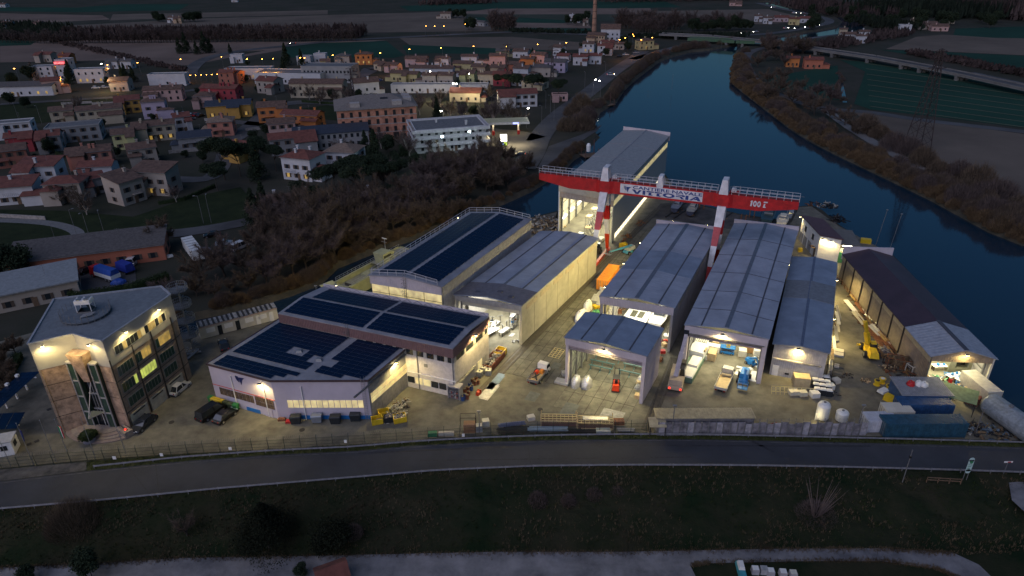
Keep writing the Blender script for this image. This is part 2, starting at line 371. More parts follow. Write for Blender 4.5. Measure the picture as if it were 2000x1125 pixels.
# --- roads
mb=MB()
def strip(name,A,B,z,m,zb=None):
    mb=MB();n=min(len(A),len(B));zb=z if zb is None else zb
    def resamp(P_,N):
        L=[0]
        for i in range(1,len(P_)):L.append(L[-1]+(P_[i]-P_[i-1]).length)
        out=[]
        for k in range(N):
            t=L[-1]*k/(N-1);i=1
            while i<len(L)-1 and L[i]<t:i+=1
            f=(t-L[i-1])/(L[i]-L[i-1]);out.append(P_[i-1].lerp(P_[i],f))
        return out
    N=60;a=resamp(A,N);b=resamp(B,N)
    mb.add([(p.x,p.y,z)for p in a]+[(p.x,p.y,zb)for p in b],[(N+i,N+i+1,i+1,i)for i in range(N-1)])
    return kind(link(name,mb.mesh(name,m)))
strip('road',RH,RL,0.05,asphalt)
yard=sheet('yard',[*[W(x,y)for x,y in[(-120,925),(0,915),(60,909),(200,896),(385,885),(525,878),(700,868),(825,861),(958,850),(1105,845),(1210,845),(1290,846),(1690,852),(1900,858),(2040,862)]],
   *[Vc((p.x,p.y,0))+q for p,q in((W(2000,808),Vc((-.6,-.3,0))),(W(1975,796),Vc((-.6,0,0))),(W(1930,738),Vc((-.6,0,0))),(W(1860,635),Vc((-.6,0,0))),(W(1790,545),Vc((-.6,0,0))),(W(1738,492),Vc((-.5,-.5,0))),(W(1640,440),Vc((-.5,-.5,0))),(W(1584,402),Vc((0,-.5,0))),(W(1558,404),Vc((.3,-.3,0))),(W(1545,434),Vc((0,-.3,0))),(W(1445,420),Vc((0,-.3,0))),(W(1335,394),Vc((0,-.3,0))))],
   Vc((50,214.3,0)),Vc((37,220.3,0)),Vc((10.4,165.4,0)),W(1088,414),W(1042,426),Vc((-17.6,153.4,0)),Vc((-34.2,121.4,0)),Vc((-41,118.4,0)),W(545,614),W(470,636),W(395,654),W(340,650),W(300,600),W(100,640),W(-120,700)],0.03,CNC)
vergem=mat('verge_grass',(0.060,0.070,0.018),0.95,col2=(0.02,0.028,0.008),scale=0.9,bump=1,bscale=6,world=True)
# --- embankment below the road, gravel lane at its foot
ZL=-2.5
pu=[(-60,1110),(0,1107),(175,1100),(350,1089),(650,1084),(965,1077),(1210,1077),(1510,1071),(1720,1070),(1860,1078),(1912,1103),(1940,1130)]
PU=[W(x,y,ZL)for x,y in pu[:10]];PU=[PU[0]+Vc((-60,-6,0))]+PU+[PU[-1]+Vc((60,2,0))]
def resamp(P_,N):
    L=[0]
    for i in range(1,len(P_)):L.append(L[-1]+(P_[i]-P_[i-1]).length)
    out=[]
    for k in range(N):
        t=L[-1]*k/(N-1);i=1
        while i<len(L)-1 and L[i]<t:i+=1
        f=(t-L[i-1])/max(1e-6,L[i]-L[i-1]);out.append(P_[i-1].lerp(P_[i],f))
    return out
NX,NY=260,34
A_=resamp(RL,NX);B_=resamp(PU,NX);mb=MB();vs=[]
for j in range(NY):
    t=j/(NY-1)
    for i in range(NX):
        p=A_[i].lerp(B_[i],t);z=ZL*(0.5-0.5*cos(PI*t))if t<1 else ZL
        e=sin(PI*t)
        z+=e*(0.35*noise.noise(Vc((p.x*.18,p.y*.25,0)))+0.18*noise.noise(Vc((p.x*.9,p.y*.9,3))))
        vs.append((p.x,p.y,z))
mb.add(vs,[(j*NX+i,(j+1)*NX+i,(j+1)*NX+i+1,j*NX+i+1)for j in range(NY-1)for i in range(NX-1)])
emb=kind(link('embankment',mb.mesh('embankment',turf)))
def emb_z(x,y):
    best=None
    for i in range(NX):
        if best is None or abs(A_[i].x-x)<abs(A_[best].x-x):best=i
    a,b=A_[best],B_[best];t=min(1,max(0,(a.y-y)/max(.1,a.y-b.y)));return ZL*(0.5-0.5*cos(PI*t))
low=[Vc((-400,-60,0)),Vc((400,-60,0)),Vc((400,PU[-1].y,0))]+list(reversed(PU))+[Vc((-400,PU[0].y,0))]
sheet('low_ground',low,ZL-0.02,turf)
lane=[W(x,y,ZL)for x,y in[(-60,1112),(0,1109),(175,1101),(350,1090),(650,1085),(965,1078),(1210,1078),(1510,1072),(1720,1071),(1860,1079),(1912,1103),(1945,1135),(1880,1132),(1825,1110),(1720,1096),(1580,1096),(1387,1100),(1349,1106),(1363,1135),(1000,1150),(500,1150),(-60,1150)]]
sheet('gravel_lane',lane,ZL+0.02,gravel)
# gravel lay-by at the right end of the embankment
lb=[W(x,y,-0.4)for x,y in[(1968,940),(1980,928),(2060,928),(2060,1020),(2000,1003),(1975,980)]]
sheet('gravel_lay_by',lb,-0.1,gravel)
# tufts of dry grass on the slope
def tufts(name,pts,hmin,hmax,m,w=0.03,nb=7):
    mb=MB()
    for(x,y,z)in pts:
        for k in range(nb):
            a=rq()*6.28;h=RU(hmin,hmax);dx,dy=cos(a),sin(a);o=RU(0,.25)
            bx,by=x+dx*o,y+dy*o;l=RU(.1,.5)*h
            mb.add([(bx-dy*w,by+dx*w,z-.03),(bx+dy*w,by-dx*w,z-.03),(bx+dx*l,by+dy*l,z+h)],[(0,1,2)])
    return kind(link(name,mb.mesh(name,m)),'stuff')
drym=mat('dry_grass_blades',(0.14,0.105,0.065),0.9,var=0.3,scale=0.3,world=True,spec=0.1)
grem=mat('green_grass_blades',(0.030,0.045,0.014),0.9,var=0.3,scale=0.3,world=True,spec=0.1)
pts=[]
for k in range(9000):
    i=random.randrange(20,NX-20);t=rq();p=A_[i].lerp(B_[i],t)
    if noise.noise(Vc((p.x*.09,p.y*.15,9)))+RU(-.15,.25)>0.02:pts.append((p.x,p.y,ZL*(0.5-0.5*cos(PI*t))))
tufts('dry_grass',pts,.15,.5,drym)
pts=[]
for k in range(5000):
    i=random.randrange(20,NX-20);t=rq();p=A_[i].lerp(B_[i],t);pts.append((p.x,p.y,ZL*(0.5-0.5*cos(PI*t))))
tufts('green_grass',pts,.12,.35,grem)
pts=[]
for i_ in range(len(PU)-1):
    for k in range(260):
        p=PU[i_].lerp(PU[i_+1],rq());pts.append((p.x,p.y-abs(random.gauss(0,.35)),ZL+.02))
for a_,b_ in zip([W(x,y,ZL)for x,y in[(1349,1106),(1387,1100),(1580,1096),(1720,1096),(1825,1110)]],[W(x,y,ZL)for x,y in[(1387,1100),(1580,1096),(1720,1096),(1825,1110),(1880,1132)]]):
    for k in range(160):p=a_.lerp(b_,rq());pts.append((p.x,p.y+abs(random.gauss(0,.25))-.1,ZL+.02))
tufts('lane_edge_grass',pts,.1,.3,drym)
# verge between fence and road
vh=[(0,931),(60,925),(182,913),(300,905),(350,901),(525,888),(700,880)]
V1=wpts([(x,y)for x,y in[(170,902),(245,896),(385,886),(525,879),(700,869),(825,862),(958,851),(1105,846),(1210,846),(1290,848),(1690,854),(1900,860),(2040,864)]])
V2=wpts([(x,y)for x,y in[(170,920),(350,902),(525,889),(700,881),(790,872),(930,864),(1070,860),(1210,858),(1350,858),(1580,863),(1790,868),(2000,874),(2040,875)]])
strip('verge',V1,V2,0.045,vergem,0.06)
sheet('gravel_verge',wpts([(-60,925),(0,917),(60,911),(170,901),(170,919),(0,940),(-60,947)]),0.045,mat('dirty_gravel',(0.10,0.095,0.085),.95,var=.3,scale=.6,world=True))
VV1=resamp(V1,400);VV2=resamp(V2,400);pts=[]
for k in range(5200):
    i=random.randrange(400);p=VV1[i].lerp(VV2[i],rq());pts.append((p.x,p.y,.05))
tufts('verge_grass',pts,.08,.28,mat('verge_blades',(0.07,0.085,0.02),.9,var=.3,world=True,spec=.1),nb=5)
# edge lines on the road
wl=mat('worn_road_paint',(0.10,0.10,0.10),0.8,var=0.35,scale=1.0,world=True)
def offs(P_,o):
    out=[]
    for i in range(len(P_)):
        d=(P_[min(i+1,len(P_)-1)]-P_[max(i-1,0)]).normalized();out.append(P_[i]+Vc((-d.y,d.x,0))*o)
    return out
for P_,o in((RL,.35),(RH,-.35)):
    q=resamp(P_,60);strip('edge_line',offs(q,o+.06),offs(q,o-.06),0.056,wl)
# tar seams and patches
tar=mat('tar_patch',(0.035,0.035,0.038),0.7,var=0.2,world=True)
for a,b,w in(((1465,860),(1512,884),.5),((250,912),(300,975),.12),((304,905),(310,960),.12),((1030,862),(1036,905),.1),((700,886),(1000,873),.35),((1150,870),(1700,872),.3),((820,900),(1350,893),.25)):
    A,B=W2(a),W2(b);d=(B-A).normalized();n_=Vc((-d.y,d.x,0))*w/2
    mb=MB().add([A+n_,A-n_,B-n_,B+n_],[(0,1,2,3)]);mb.v=[Vc((v.x,v.y,.0585))for v in mb.v]
    kind(link('road_patch',mb.mesh('road_patch',tar)))
# --- guardrails
def guardrail(P_,label,step=4.0,z=0.0):
    t=TH('guardrail',label,'guardrail',P_[0])
    L=sum((P_[i+1]-P_[i]).length for i in range(len(P_)-1));q=resamp(P_,max(2,int(L/step)+1))
    pm=MB().box(-.05,.05,-.05,.05,0,.72).mesh('post',galvd)
    ln=(q[1]-q[0]).length;h=ln/2
    prof=[(0,.46),(.07,.50),(.07,.54),(.0,.60),(.07,.66),(.07,.70),(0,.76)]
    bm=MB();v=[];n=len(prof)
    for x in(-h,h):
        for a,b in prof:v.append((x,a,b))
    for x in(-h,h):
        for a,b in prof:v.append((x,a-.03,b))
    f=[(i,i+1,n+i+1,n+i)for i in range(n-1)]+[(2*n+i+1,2*n+i,3*n+i,3*n+i+1)for i in range(n-1)]
    f+=[(0,n,3*n,2*n),(n-1,3*n-1,4*n-1,2*n-1)]
    bmesh_=bm.add(v,f).mesh('beam',mat('guardrail_zinc',(.22,.22,.235),.55,.3,var=.25,scale=1.5));inv=MW[t.name].inverted()
    for i in range(len(q)):
        a=math.atan2(*((q[min(i+1,len(q)-1)]-q[max(i-1,0)]).yx))
        link('post',pm,t,inv@Mt.Translation((q[i].x,q[i].y,z))@Mt.Rotation(a,4,'Z'))
        if i<len(q)-1:
            d=q[i+1]-q[i];a=math.atan2(d.y,d.x);c=(q[i]+q[i+1])/2
            link('beam',bmesh_,t,inv@Mt.Translation((c.x,c.y,z))@Mt.Rotation(a,4,'Z')@Mt.Translation((0,-.09,0))@Mt.Diagonal((d.length/ln,1,1,1)))
    return t
guardrail([p for p in offs(resamp(RL,60),-.35)][::3],'long steel guardrail along the near edge of the road above the dark bank')
guardrail(offs(resamp(wpts([(184,917),(350,899),(525,886),(700,878),(790,869),(930,861),(1070,856),(1210,854),(1350,854),(1580,859),(1790,864),(2000,870),(2060,872)]),50),.15),'steel guardrail between the road and the shipyard fence')
# --- wire fence with razor coil
fp=wpts([(-30,921),(17,916),(140,905),(245,898),(385,888),(525,881),(700,871),(825,863),(958,852),(1105,847),(1210,847),(1262,847)])
L=sum((fp[i+1]-fp[i]).length for i in range(len(fp)-1));q=resamp(fp,int(L/2.35)+1)
fence=TH('wire_fence','green wire mesh fence topped with razor coil along the shipyard front','fence',fp[0]);inv=MW[fence.name].inverted()
fgm=mat('fence_green',(0.03,0.05,0.04),0.5,0.3,var=.1)
pm=MB().bar((0,0,0),(0,0,2.1),.07).bar((0,0,2.1),(0,.25,2.45),.06).mesh('post',fgm)
mb=MB();ln=(q[1]-q[0]).length
for k in range(1,17):mb.bar((k*ln/17,0,.1),(k*ln/17,0,2.0),.016)
for z in(.1,.8,1.4,2.0):mb.bar((0,0,z),(ln,0,z),.03)
pan=mb.mesh('mesh_panel',fgm)
mb=MB();lp=None
for k in range(0,56):
    a=k*.9;p=Vc((ln*k/55,.12+.24*cos(a*1.0),2.35+.24*sin(a)))
    if lp:mb.bar(lp,p,.014)
    lp=p
coil=mb.mesh('razor_coil',galvd)
for i in range(len(q)):
    d=q[min(i+1,len(q)-1)]-q[max(i-1,0)]if i==len(q)-1 else q[i+1]-q[i];a=math.atan2(d.y,d.x);T=inv@Mt.Translation(q[i])@Mt.Rotation(a,4,'Z')
    link('post',pm,fence,T)
    if i<len(q)-1:link('mesh_panel',pan,fence,T);link('razor_coil',coil,fence,T)
for x,y,w in((224,890,.5),(316,884,.45),(675,858,.4),(905,846,.4),(450,872,.45)):
    p=W(x,y+4,1.3);s=ob('notice',MB().box(p.x-w/2,p.x+w/2,p.y-.12,p.y-.08,1.1,1.65),white);tag(s,'small white notice plate on the wire fence, '+{224:'leftmost, before the planter',316:'between two flagpoles before the dark sedan',450:'beside the red hydrant post',675:'before the yellow skip',905:'among the stored pipes'}[x],'sign')
# --- slabs of the concrete apron between the halls (each a real slab with open joints)
U=Vc((cos(R(64)),sin(R(64)),0));V=Vc((cos(R(-24)),sin(R(-24)),0))
def slabs(O,nu,nv,lu,lv,skip=lambda i,j:False,z=.035):
    me=MB().add([(0.05,0.05,0),(lv-.05,0.05,0),(lv-.05,lu-.05,0),(0.05,lu-.05,0),(0.05,0.05,.03),(lv-.05,0.05,.03),(lv-.05,lu-.05,.03),(0.05,lu-.05,.03)],[(4,5,6,7),(0,1,5,4),(1,2,6,5),(2,3,7,6),(3,0,4,7)])
    q0,q1,q2,q3=O,O+V*(nv*lv),O+V*(nv*lv)+U*(nu*lu),O+U*(nu*lu)
    kind(link('joint_bed',MB().add([(q.x,q.y,z-.001)for q in(q0,q1,q2,q3)],[(0,1,2,3)]).mesh('joint_bed',mat('joint_dirt',(.05,.046,.035),.95,world=True))))
    me=me.mesh('slab',slabm);a=math.atan2(U.y,U.x)-PI/2
    for i in range(nu):
        for j in range(nv):
            if skip(i,j):continue
            p=O+U*(i*lu)+V*(j*lv);h=RU(-.008,.008)
            o=link('slab',me,yard,Mt.Translation((p.x,p.y,z+h))@Mt.Rotation(a+R(RU(-.15,.15)),4,'Z'))
            SL.append(o)
SL=[]
O1=W(985,728)
slabs(O1,14,7,5.4,1.55)
O2=W(1105,752)+U*0.4+V*.3
slabs(O2-U*7,3,7,5.0,1.75,z=.033)
for(x,y,lu,lv,m_)in[(1040,775,2.6,1.9,'w'),(1112,800,3.4,2.3,'w'),(1086,715,2.0,1.5,'w'),(964,640,2,2.2,'l'),(1195,812,3.0,3.6,'l')]:
    p=W(x,y);m_=mat('new_concrete_patch',(.13,.14,.13),.8,var=.15,world=True)if m_=='w' else mat('pale_concrete_patch',(.34,.34,.31),.8,var=.2,world=True)
    mb=MB().add([p-U*lu/2-V*lv/2,p-U*lu/2+V*lv/2,p+U*lu/2+V*lv/2,p+U*lu/2-V*lv/2],[(0,1,2,3)]);mb.v=[Vc((v.x,v.y,.079))for v in mb.v]
    o=link('concrete_patch',mb.mesh('concrete_patch',m_),yard)
# crane rails
rm=mat('rail_steel',(.10,.09,.08),.45,.7)
def rail(a,b,label):
    A,B=W2(a),W2(b);d=(B-A).normalized();n_=Vc((-d.y,d.x,0));t=TH('crane_rail',label,'rail',A)
    for s in(-.45,.45):
        ob('rail',MB().bar(A+n_*s+Vc((0,0,.10)),B+n_*s+Vc((0,0,.10)),.12,.1),rm,t)
    ob('rail_bed',MB().bar(A+Vc((0,0,.045)),B+Vc((0,0,.045)),1.7,.13),mat('rail_trough',(.09,.08,.06),.9,world=True),t)
rail((938,768),(1285,408),'long crane rail running up the yard beside the lit cream hall')
rail((1262,842),(1318,700),'crane rail running past the right side of the small hall towards the road')
# --- village and country roads
for(ps,w,m_)in[
  ([(372,148),(372,138),(392,120),(430,107),(490,97),(560,90),(660,80),(800,72),(900,67),(1000,63),(1100,66),(1160,68),(1270,72)],9,asph2),
  ([(1020,330),(1040,300),(1052,272),(1072,245),(1100,218),(1150,180),(1200,140),(1240,113),(1255,100)],9,asph2),
  ([(1050,272),(1010,262),(960,258),(900,262),(830,262),(800,252),(740,245)],9,asph2),
  ([(-60,504),(20,500),(60,492),(130,480),(260,464),(380,452),(480,434),(520,420)],6,asph2),
  ([(-60,434),(0,431),(90,436),(140,448),(150,462),(100,474),(40,490)],3.2,mat('pale_path',(.16,.16,.155),.9,var=.15,world=True)),
  ([(0,204),(100,198),(200,192),(300,186),(380,176)],5,asph2),
  ([(430,286),(470,262),(500,240),(540,208),(600,200),(700,206),(740,214)],9,asph2),
  ([(430,236),(520,244),(600,250),(660,246)],6,asph2),
  ([(0,252),(120,262),(240,248),(330,252),(420,260)],5,asph2),
  ([(440,300),(430,330),(400,350),(330,350)],6,asph2),
  ([(690,160),(700,150),(720,140),(730,134),(800,140)],10,asph2),
  ([(1500,92),(1462,104),(1458,130),(1476,158),(1500,176),(1545,195),(1610,212),(1700,220),(1800,235),(2000,258),(2080,270)],6,asph2),
  ([(1610,212),(1660,250),(1760,310),(1840,350),(1950,392),(2100,450)],4.5,mat('pale_path',(.16,.16,.155),.9)),
  ([(1235,116),(1290,100),(1330,90)],6,asph2),
  ([(1500,86),(1560,78),(1620,70),(1700,62),(1760,70)],5,asph2),
  ([(1250,72),(1400,70),(1500,66),(1600,50),(1620,40),(1590,30),(1530,18),(1480,6)],8,asph2),
  ]:ribbon('road',ps,w,.16,m_)
sheet('car_park',wpts([(770,262),(800,248),(960,250),(1045,262),(1030,300),(960,302),(900,300),(820,290)]),.10,asph2)
sheet('courtyard',wpts([(132,528),(262,512),(268,560),(150,568)]),.10,asph2)
sheet('quay_lane',wpts([(1072,286),(1140,262),(1172,246),(1176,244),(1166,256),(1120,286),(1075,320),(1050,330)]),.11,asph2)
# --- far tree belts (read as one mass)
def belt(name,a,b,n,h,w,m,label=None):
    A,B=W2(a),W2(b);mb=MB()
    for k in range(n):
        p=A.lerp(B,rq())+Vc((RU(-w,w),RU(-w,w),0));hh=h*RU(.6,1.15)
        for j in range(5):
            q=p+Vc((RU(-1.2,1.2),RU(-1,1),0));t=RU(.0,.5)*hh;s=RU(.5,1.3)
            mb.add([(q.x-s,q.y,t),(q.x+s,q.y+RU(-1,1),t+RU(0,1)),(q.x+RU(-.5,.5),q.y,min(hh,t+hh*.6))],[(0,1,2)])
    o=kind(link(name,mb.mesh(name,m)),'stuff');return o
twm=mat('twig_mass',(0.065,0.048,0.045),.95,var=.3,scale=.05,world=True,spec=.1)
dgm=mat('evergreen_mass',(0.018,0.026,0.018),.95,var=.3,scale=.1,world=True,spec=.1)
belt('far_trees',(-20,74),(150,76),900,9,14,dgm)
belt('far_trees',(140,78),(700,73),1500,11,5,twm)
belt('far_trees',(0,52),(120,58),200,7,12,dgm)
belt('far_trees',(830,10),(960,6),160,9,12,twm)
belt('far_trees',(1200,2),(1460,-2),500,12,30,twm)
belt('far_trees',(1560,12),(1700,34),500,11,25,twm)
belt('far_trees',(1700,26),(1990,34),1500,14,30,dgm)
belt('far_trees',(1600,96),(1760,66),260,6,10,twm)
belt('far_trees',(1840,20),(2040,40),900,15,24,twm)
belt('far_trees',(1690,44),(1760,60),260,8,12,dgm)
belt('hedge_mass',(1240,74),(1450,72),300,4,5,dgm)
belt('hedge_mass',(1000,63),(1150,66),120,4,3,dgm)
belt('hedge_mass',(1780,106),(2060,160),420,4,4,twm)
belt('hedge_mass',(106,82),(360,140),300,3,3,twm)
# ================================================================== SHIPYARD HALLS
def frame(FL,FR,BL,h,BR=None):
    """hall frame from its eave corners: returns f(x,y,z) with x along the front, y along the depth (metres)"""
    a,b,c_=W(*FL,h),W(*FR,h),W(*BL,h)
    a.z=b.z=c_.z=0;v=b-a;u=c_-a;w,d=v.length,u.length;v.normalize();u.normalize()
    f=lambda x,y,z=0:a+v*x+u*y+Vc((0,0,z))
    return f,w,d,v,u
def P1(f,name,m,t,*boxes):
    mb=MB(f)
    for b in boxes:mb.box(*b)
    return ob(name,mb,m,t)
def roof_gable(f,w,d,h,rise,m,t,ov=.3,th=.18,name='roof',y0=0,ribs=None,xs=0.0,xe=None):
    xe=w if xe is None else xe;mid=(xs+xe)/2
    mb=MB(f)
    for(a,b,za,zb)in((xs-ov,mid,h,h+rise),(mid,xe+ov,h+rise,h)):
        mb.hexa([(a,y0-ov,za),(b,y0-ov,zb),(b,d+ov,zb),(a,d+ov,za)],[(a,y0-ov,za+th),(b,y0-ov,zb+th),(b,d+ov,zb+th),(a,d+ov,za+th)])
    o=ob(name,mb,m,t)
    if ribs:
        mb=MB(f);n=int((d-y0+2*ov)/ribs);e=.013
        for k in range(n+1):
            y=y0-ov+k*ribs
            for(a,b,za,zb)in((xs-ov,mid,h+th,h+rise+th),(mid,xe+ov,h+rise+th,h+th)):
                mb.add([(a,y-.07,za),(b,y-.07,zb),(b,y,zb+e*1.6),(a,y,za+e*1.6),(a,y+.07,za),(b,y+.07,zb)],[(0,1,2,3),(3,2,5,4)])
        r=ob('roof_ribs',mb,m,t);r['kind']='stuff'
    return o
def strips(f,w,d,h,rise,t,fr,wd=.25,m=None,y0=-.3,name='roof_strip',hh=.08):
    for q in fr:
        x=w*q;z=h+rise*(1-abs(2*q-1))+.19;sl=rise/(w/2)*(1 if q<.5 else-1)
        mb=MB(f);a,b=x-wd/2,x+wd/2;za,zb=z-sl*wd/2,z+sl*wd/2
        mb.hexa([(a,y0,za),(b,y0,zb),(b,d+.3,zb),(a,d+.3,za)],[(a,y0,za+hh),(b,y0,zb+hh),(b,d+.3,zb+hh),(a,d+.3,za+hh)]);ob(name,mb,m or roofdark,t)
def columns(f,x,y0,y1,n,h,t,m=None,s=.3,brace=True,name='column',sx=1):
    for k in range(n):
        y=y0+(y1-y0)*k/(n-1);ob(name,MB(f).box(x-s/2,x+s/2,y-s/2,y+s/2,0,h),m or galvd,t)
    if brace:
        for k in range(n-1):
            a,b=y0+(y1-y0)*k/(n-1),y0+(y1-y0)*(k+1)/(n-1);mb=MB(f)
            mb2=MB();mb2.bar(f(x,a,.3),f(x,b,h*.55),.10).bar(f(x,b,h*.55),f(x,a,h*.95),.10).bar(f(x,a,h*.55),f(x,b,h*.55),.12)
            ob('bracing',mb2,m or galvd,t)
def WRB(f,x0,x1,y,z0,z1,m,t,step=.33,side='y',name='wall_ribs',e=.05):
    mb=MB(f);n=int(abs(x1-x0)/step)
    for k in range(n+1):
        c_=x0+(x1-x0)*k/n
        if side=='y':mb.box(c_-.05,c_+.05,y-e,y,z0,z1)
        else:mb.box(y,y+e,c_-.05,c_+.05,z0,z1)
    o=ob(name,mb,m,t);o['kind']='stuff';return o
def LF(p,out,name_label,e=300,col=WARM,group=None,down=True,sz=.28,r=.12,sp=True,aim=None):
    """a wall floodlight: bracket, housing, glowing glass and its own light"""
    t=TH('floodlight',name_label,'lamp',p,0,group);out=Vc(out).normalized()
    q=Vc(p)+out*.75
    ob('bracket',MB().bar(Vc(p),q+Vc((0,0,.05)),.07),galvd,t)
    ob('housing',MB().box(q.x-sz,q.x+sz,q.y-sz*.8,q.y+sz*.8,q.z-.02,q.z+.14),galvd,t)
    ob('glass',MB().box(q.x-sz*.85,q.x+sz*.85,q.y-sz*.65,q.y+sz*.65,q.z-.06,q.z-.03),lampw,t)
    L=spot(q-Vc((0,0,.12)),aim or(out*.25+Vc((0,0,-1))),e*2.2,col,165,.5,r)
    return t
def building(name,label,f,cat='hall'):
    return TH(name,label,cat,f(0,0,0))
def solar(f,quads,t,nmax=300,th=.05,skip=None,gap=.03):
    """quads: (A,B,D,nx,ny) corner, x end, y end in frame coords; each panel its own part"""
    n=0;extra=MB();meshes={}
    inv=MW[t.name].inverted()
    for qi,(A,B,D,nx,ny)in enumerate(quads):
        a,b,d=f(*A),f(*B),f(*D);ex=(b-a)/nx;ey=(d-a)/ny;lx,ly=ex.length-gap,ey.length-gap
        X=ex.normalized();Z=X.cross(ey).normalized();Y=Z.cross(X)
        key=(round(lx,2),round(ly,2))
        if key not in meshes:
            k=lx/2;j=ly/2;mb=MB().add([(-k,-j,0),(k,-j,0),(k,j,0),(-k,j,0),(-k,-j,th),(k,-j,th),(k,j,th),(-k,j,th)],[(4,5,6,7),(0,1,5,4),(1,2,6,5),(2,3,7,6),(3,0,4,7)])
            me=mb.mesh('solar_panel',[navy,galv]);
            for p in me.polygons:p.material_index=0 if p.index==0 else 1
            meshes[key]=me
        for i in range(nx):
            for j in range(ny):
                if skip and skip(qi,i,j):continue
                c_=a+ex*(i+.5)+ey*(j+.5)+Z*.06
                M=Mt(((X.x,Y.x,Z.x,c_.x),(X.y,Y.y,Z.y,c_.y),(X.z,Y.z,Z.z,c_.z),(0,0,0,1)))
                if n<nmax:link('solar_panel',meshes[key],t,inv@M)
                else:
                    vs=[M@Vc(v.co)for v in meshes[key].vertices];extra.add(vs,[(4,5,6,7),(0,1,5,4),(1,2,6,5),(2,3,7,6),(3,0,4,7)])
                n+=1
    if extra.v:
        o=ob('solar_panels',extra,navy,t);o['kind']='stuff'
def railing(name,label,pts,h=1.1,step=1.8,parent=None,m=None,r=.04):
    t=parent or TH(name,label,'railing',pts[0])
    mb=MB()
    for i in range(len(pts)-1):
        for z in(h*.5,h):mb.bar(pts[i]+Vc((0,0,z)),pts[i+1]+Vc((0,0,z)),r)
    ob('rail',mb,m or galv,t);inv=MW[t.name].inverted();pm=MB().bar((0,0,0),(0,0,h),r*1.2).mesh('stanchion',m or galv)
    for i in range(len(pts)-1):
        n=max(1,int((pts[i+1]-pts[i]).length/step))
        for k in range(n+(i==len(pts)-2)):
            p=pts[i].lerp(pts[i+1],k/n);link('stanchion',pm,t,inv@Mt.Translation(p))
    return t
def ladder(f,x,y,z0,z1,t,out=-1,m=None):
    mb=MB(f);m=m or galvd
    mb.box(x-.25,x-.2,y+out*.2-.03,y+out*.2+.03,z0,z1+1);mb.box(x+.2,x+.25,y+out*.2-.03,y+out*.2+.03,z0,z1+1)
    for k in range(int((z1-z0)/.35)):mb.box(x-.2,x+.2,y+out*.2-.02,y+out*.2+.02,z0+k*.35,z0+k*.35+.04)
    for k in range(3,int((z1-z0)/.8)+1):
        z=z0+k*.8;mb.box(x-.35,x+.35,y+out*.85-.02,y+out*.85+.02,z,z+.04);mb.box(x-.36,x-.33,y+min(out*.85,out*.2),y+max(out*.85,out*.2),z,z+.04);mb.box(x+.33,x+.36,y+min(out*.85,out*.2),y+max(out*.85,out*.2),z,z+.04)
    return ob('ladder',mb,m,t)
T=.22
# ---- small front hall (forklift inside)
H=9.4
f7,w7,d7,v7,u7=frame((1105.8,659.6),(1262,695),(1145,612.6),H)
t=building('boat_hall','small pinkish hall with open front, lit inside, orange forklift standing in it',f7)
P1(f7,'wall',pinkwall,t,(w7-T,w7,0,d7,0,H));P1(f7,'wall',mat('greenish_grey_wall',(.36,.38,.32),.7),t,(0,T,1.2,d7,0,H));P1(f7,'wall',pinkwall,t,(0,w7,d7-T,d7,6.5,H-.02))  # left wall is a plain greenish grey
P1(f7,'column',pinkwall,t,(-.02,.45,-.02,.6,0,H));P1(f7,'column',pinkwall,t,(w7-.5,w7+.02,-.02,.6,0,H))
P1(f7,'fascia',pinkwall,t,(-.1,w7+.1,-.15,.1,H-1.25,H));WRB(f7,0,w7,-.15,H-1.22,H-.05,pinkwall,t,.4)
P1(f7,'rolled_door',mat('door_rolls',(.36,.30,.33),.6),t,(.5,w7-.5,.1,.55,H-2.15,H-1.27));P1(f7,'door_track',galvd,t,(.5,w7-.5,-.02,.08,H-1.75,H-1.68));P1(f7,'door_track',galvd,t,(.5,w7-.5,-.02,.08,H-2.05,H-1.98))
roof_gable(f7,w7,d7,H,.7,roofblue,t,ribs=.42);strips(f7,w7,d7,H,.7,t,(.2,.8),.22);strips(f7,w7,d7,H,.7,t,(.5,),.6,mat('ridge_sheet',(.12,.14,.17),.5),hh=.04,name='ridge_strip')
columns(f7,.6,1,d7-.5,4,H-2,t);WRB(f7,0,d7,w7,0.2,H-.1,pinkwall,t,.42,'x')
for q in(.33,.66):
    mb=MB();y=d7*q
    mb.bar(f7(.4,y,H-1),f7(w7-.4,y,H-1),.15).bar(f7(.4,y,H-.3),f7(w7/2,y,H+.4),.15).bar(f7(w7-.4,y,H-.3),f7(w7/2,y,H+.4),.15)
    ob('truss',mb,galvd,t)
LF(f7(w7*.5,-.15,H-.1),-u7,'bright floodlight at the middle of the small hall\'s front edge',1000)
area(f7(w7*.5,d7*.45,H-1.3),w7*.7,d7*.5,1100,(1,.90,.55),(0,0,-1),math.atan2(v7.y,v7.x))
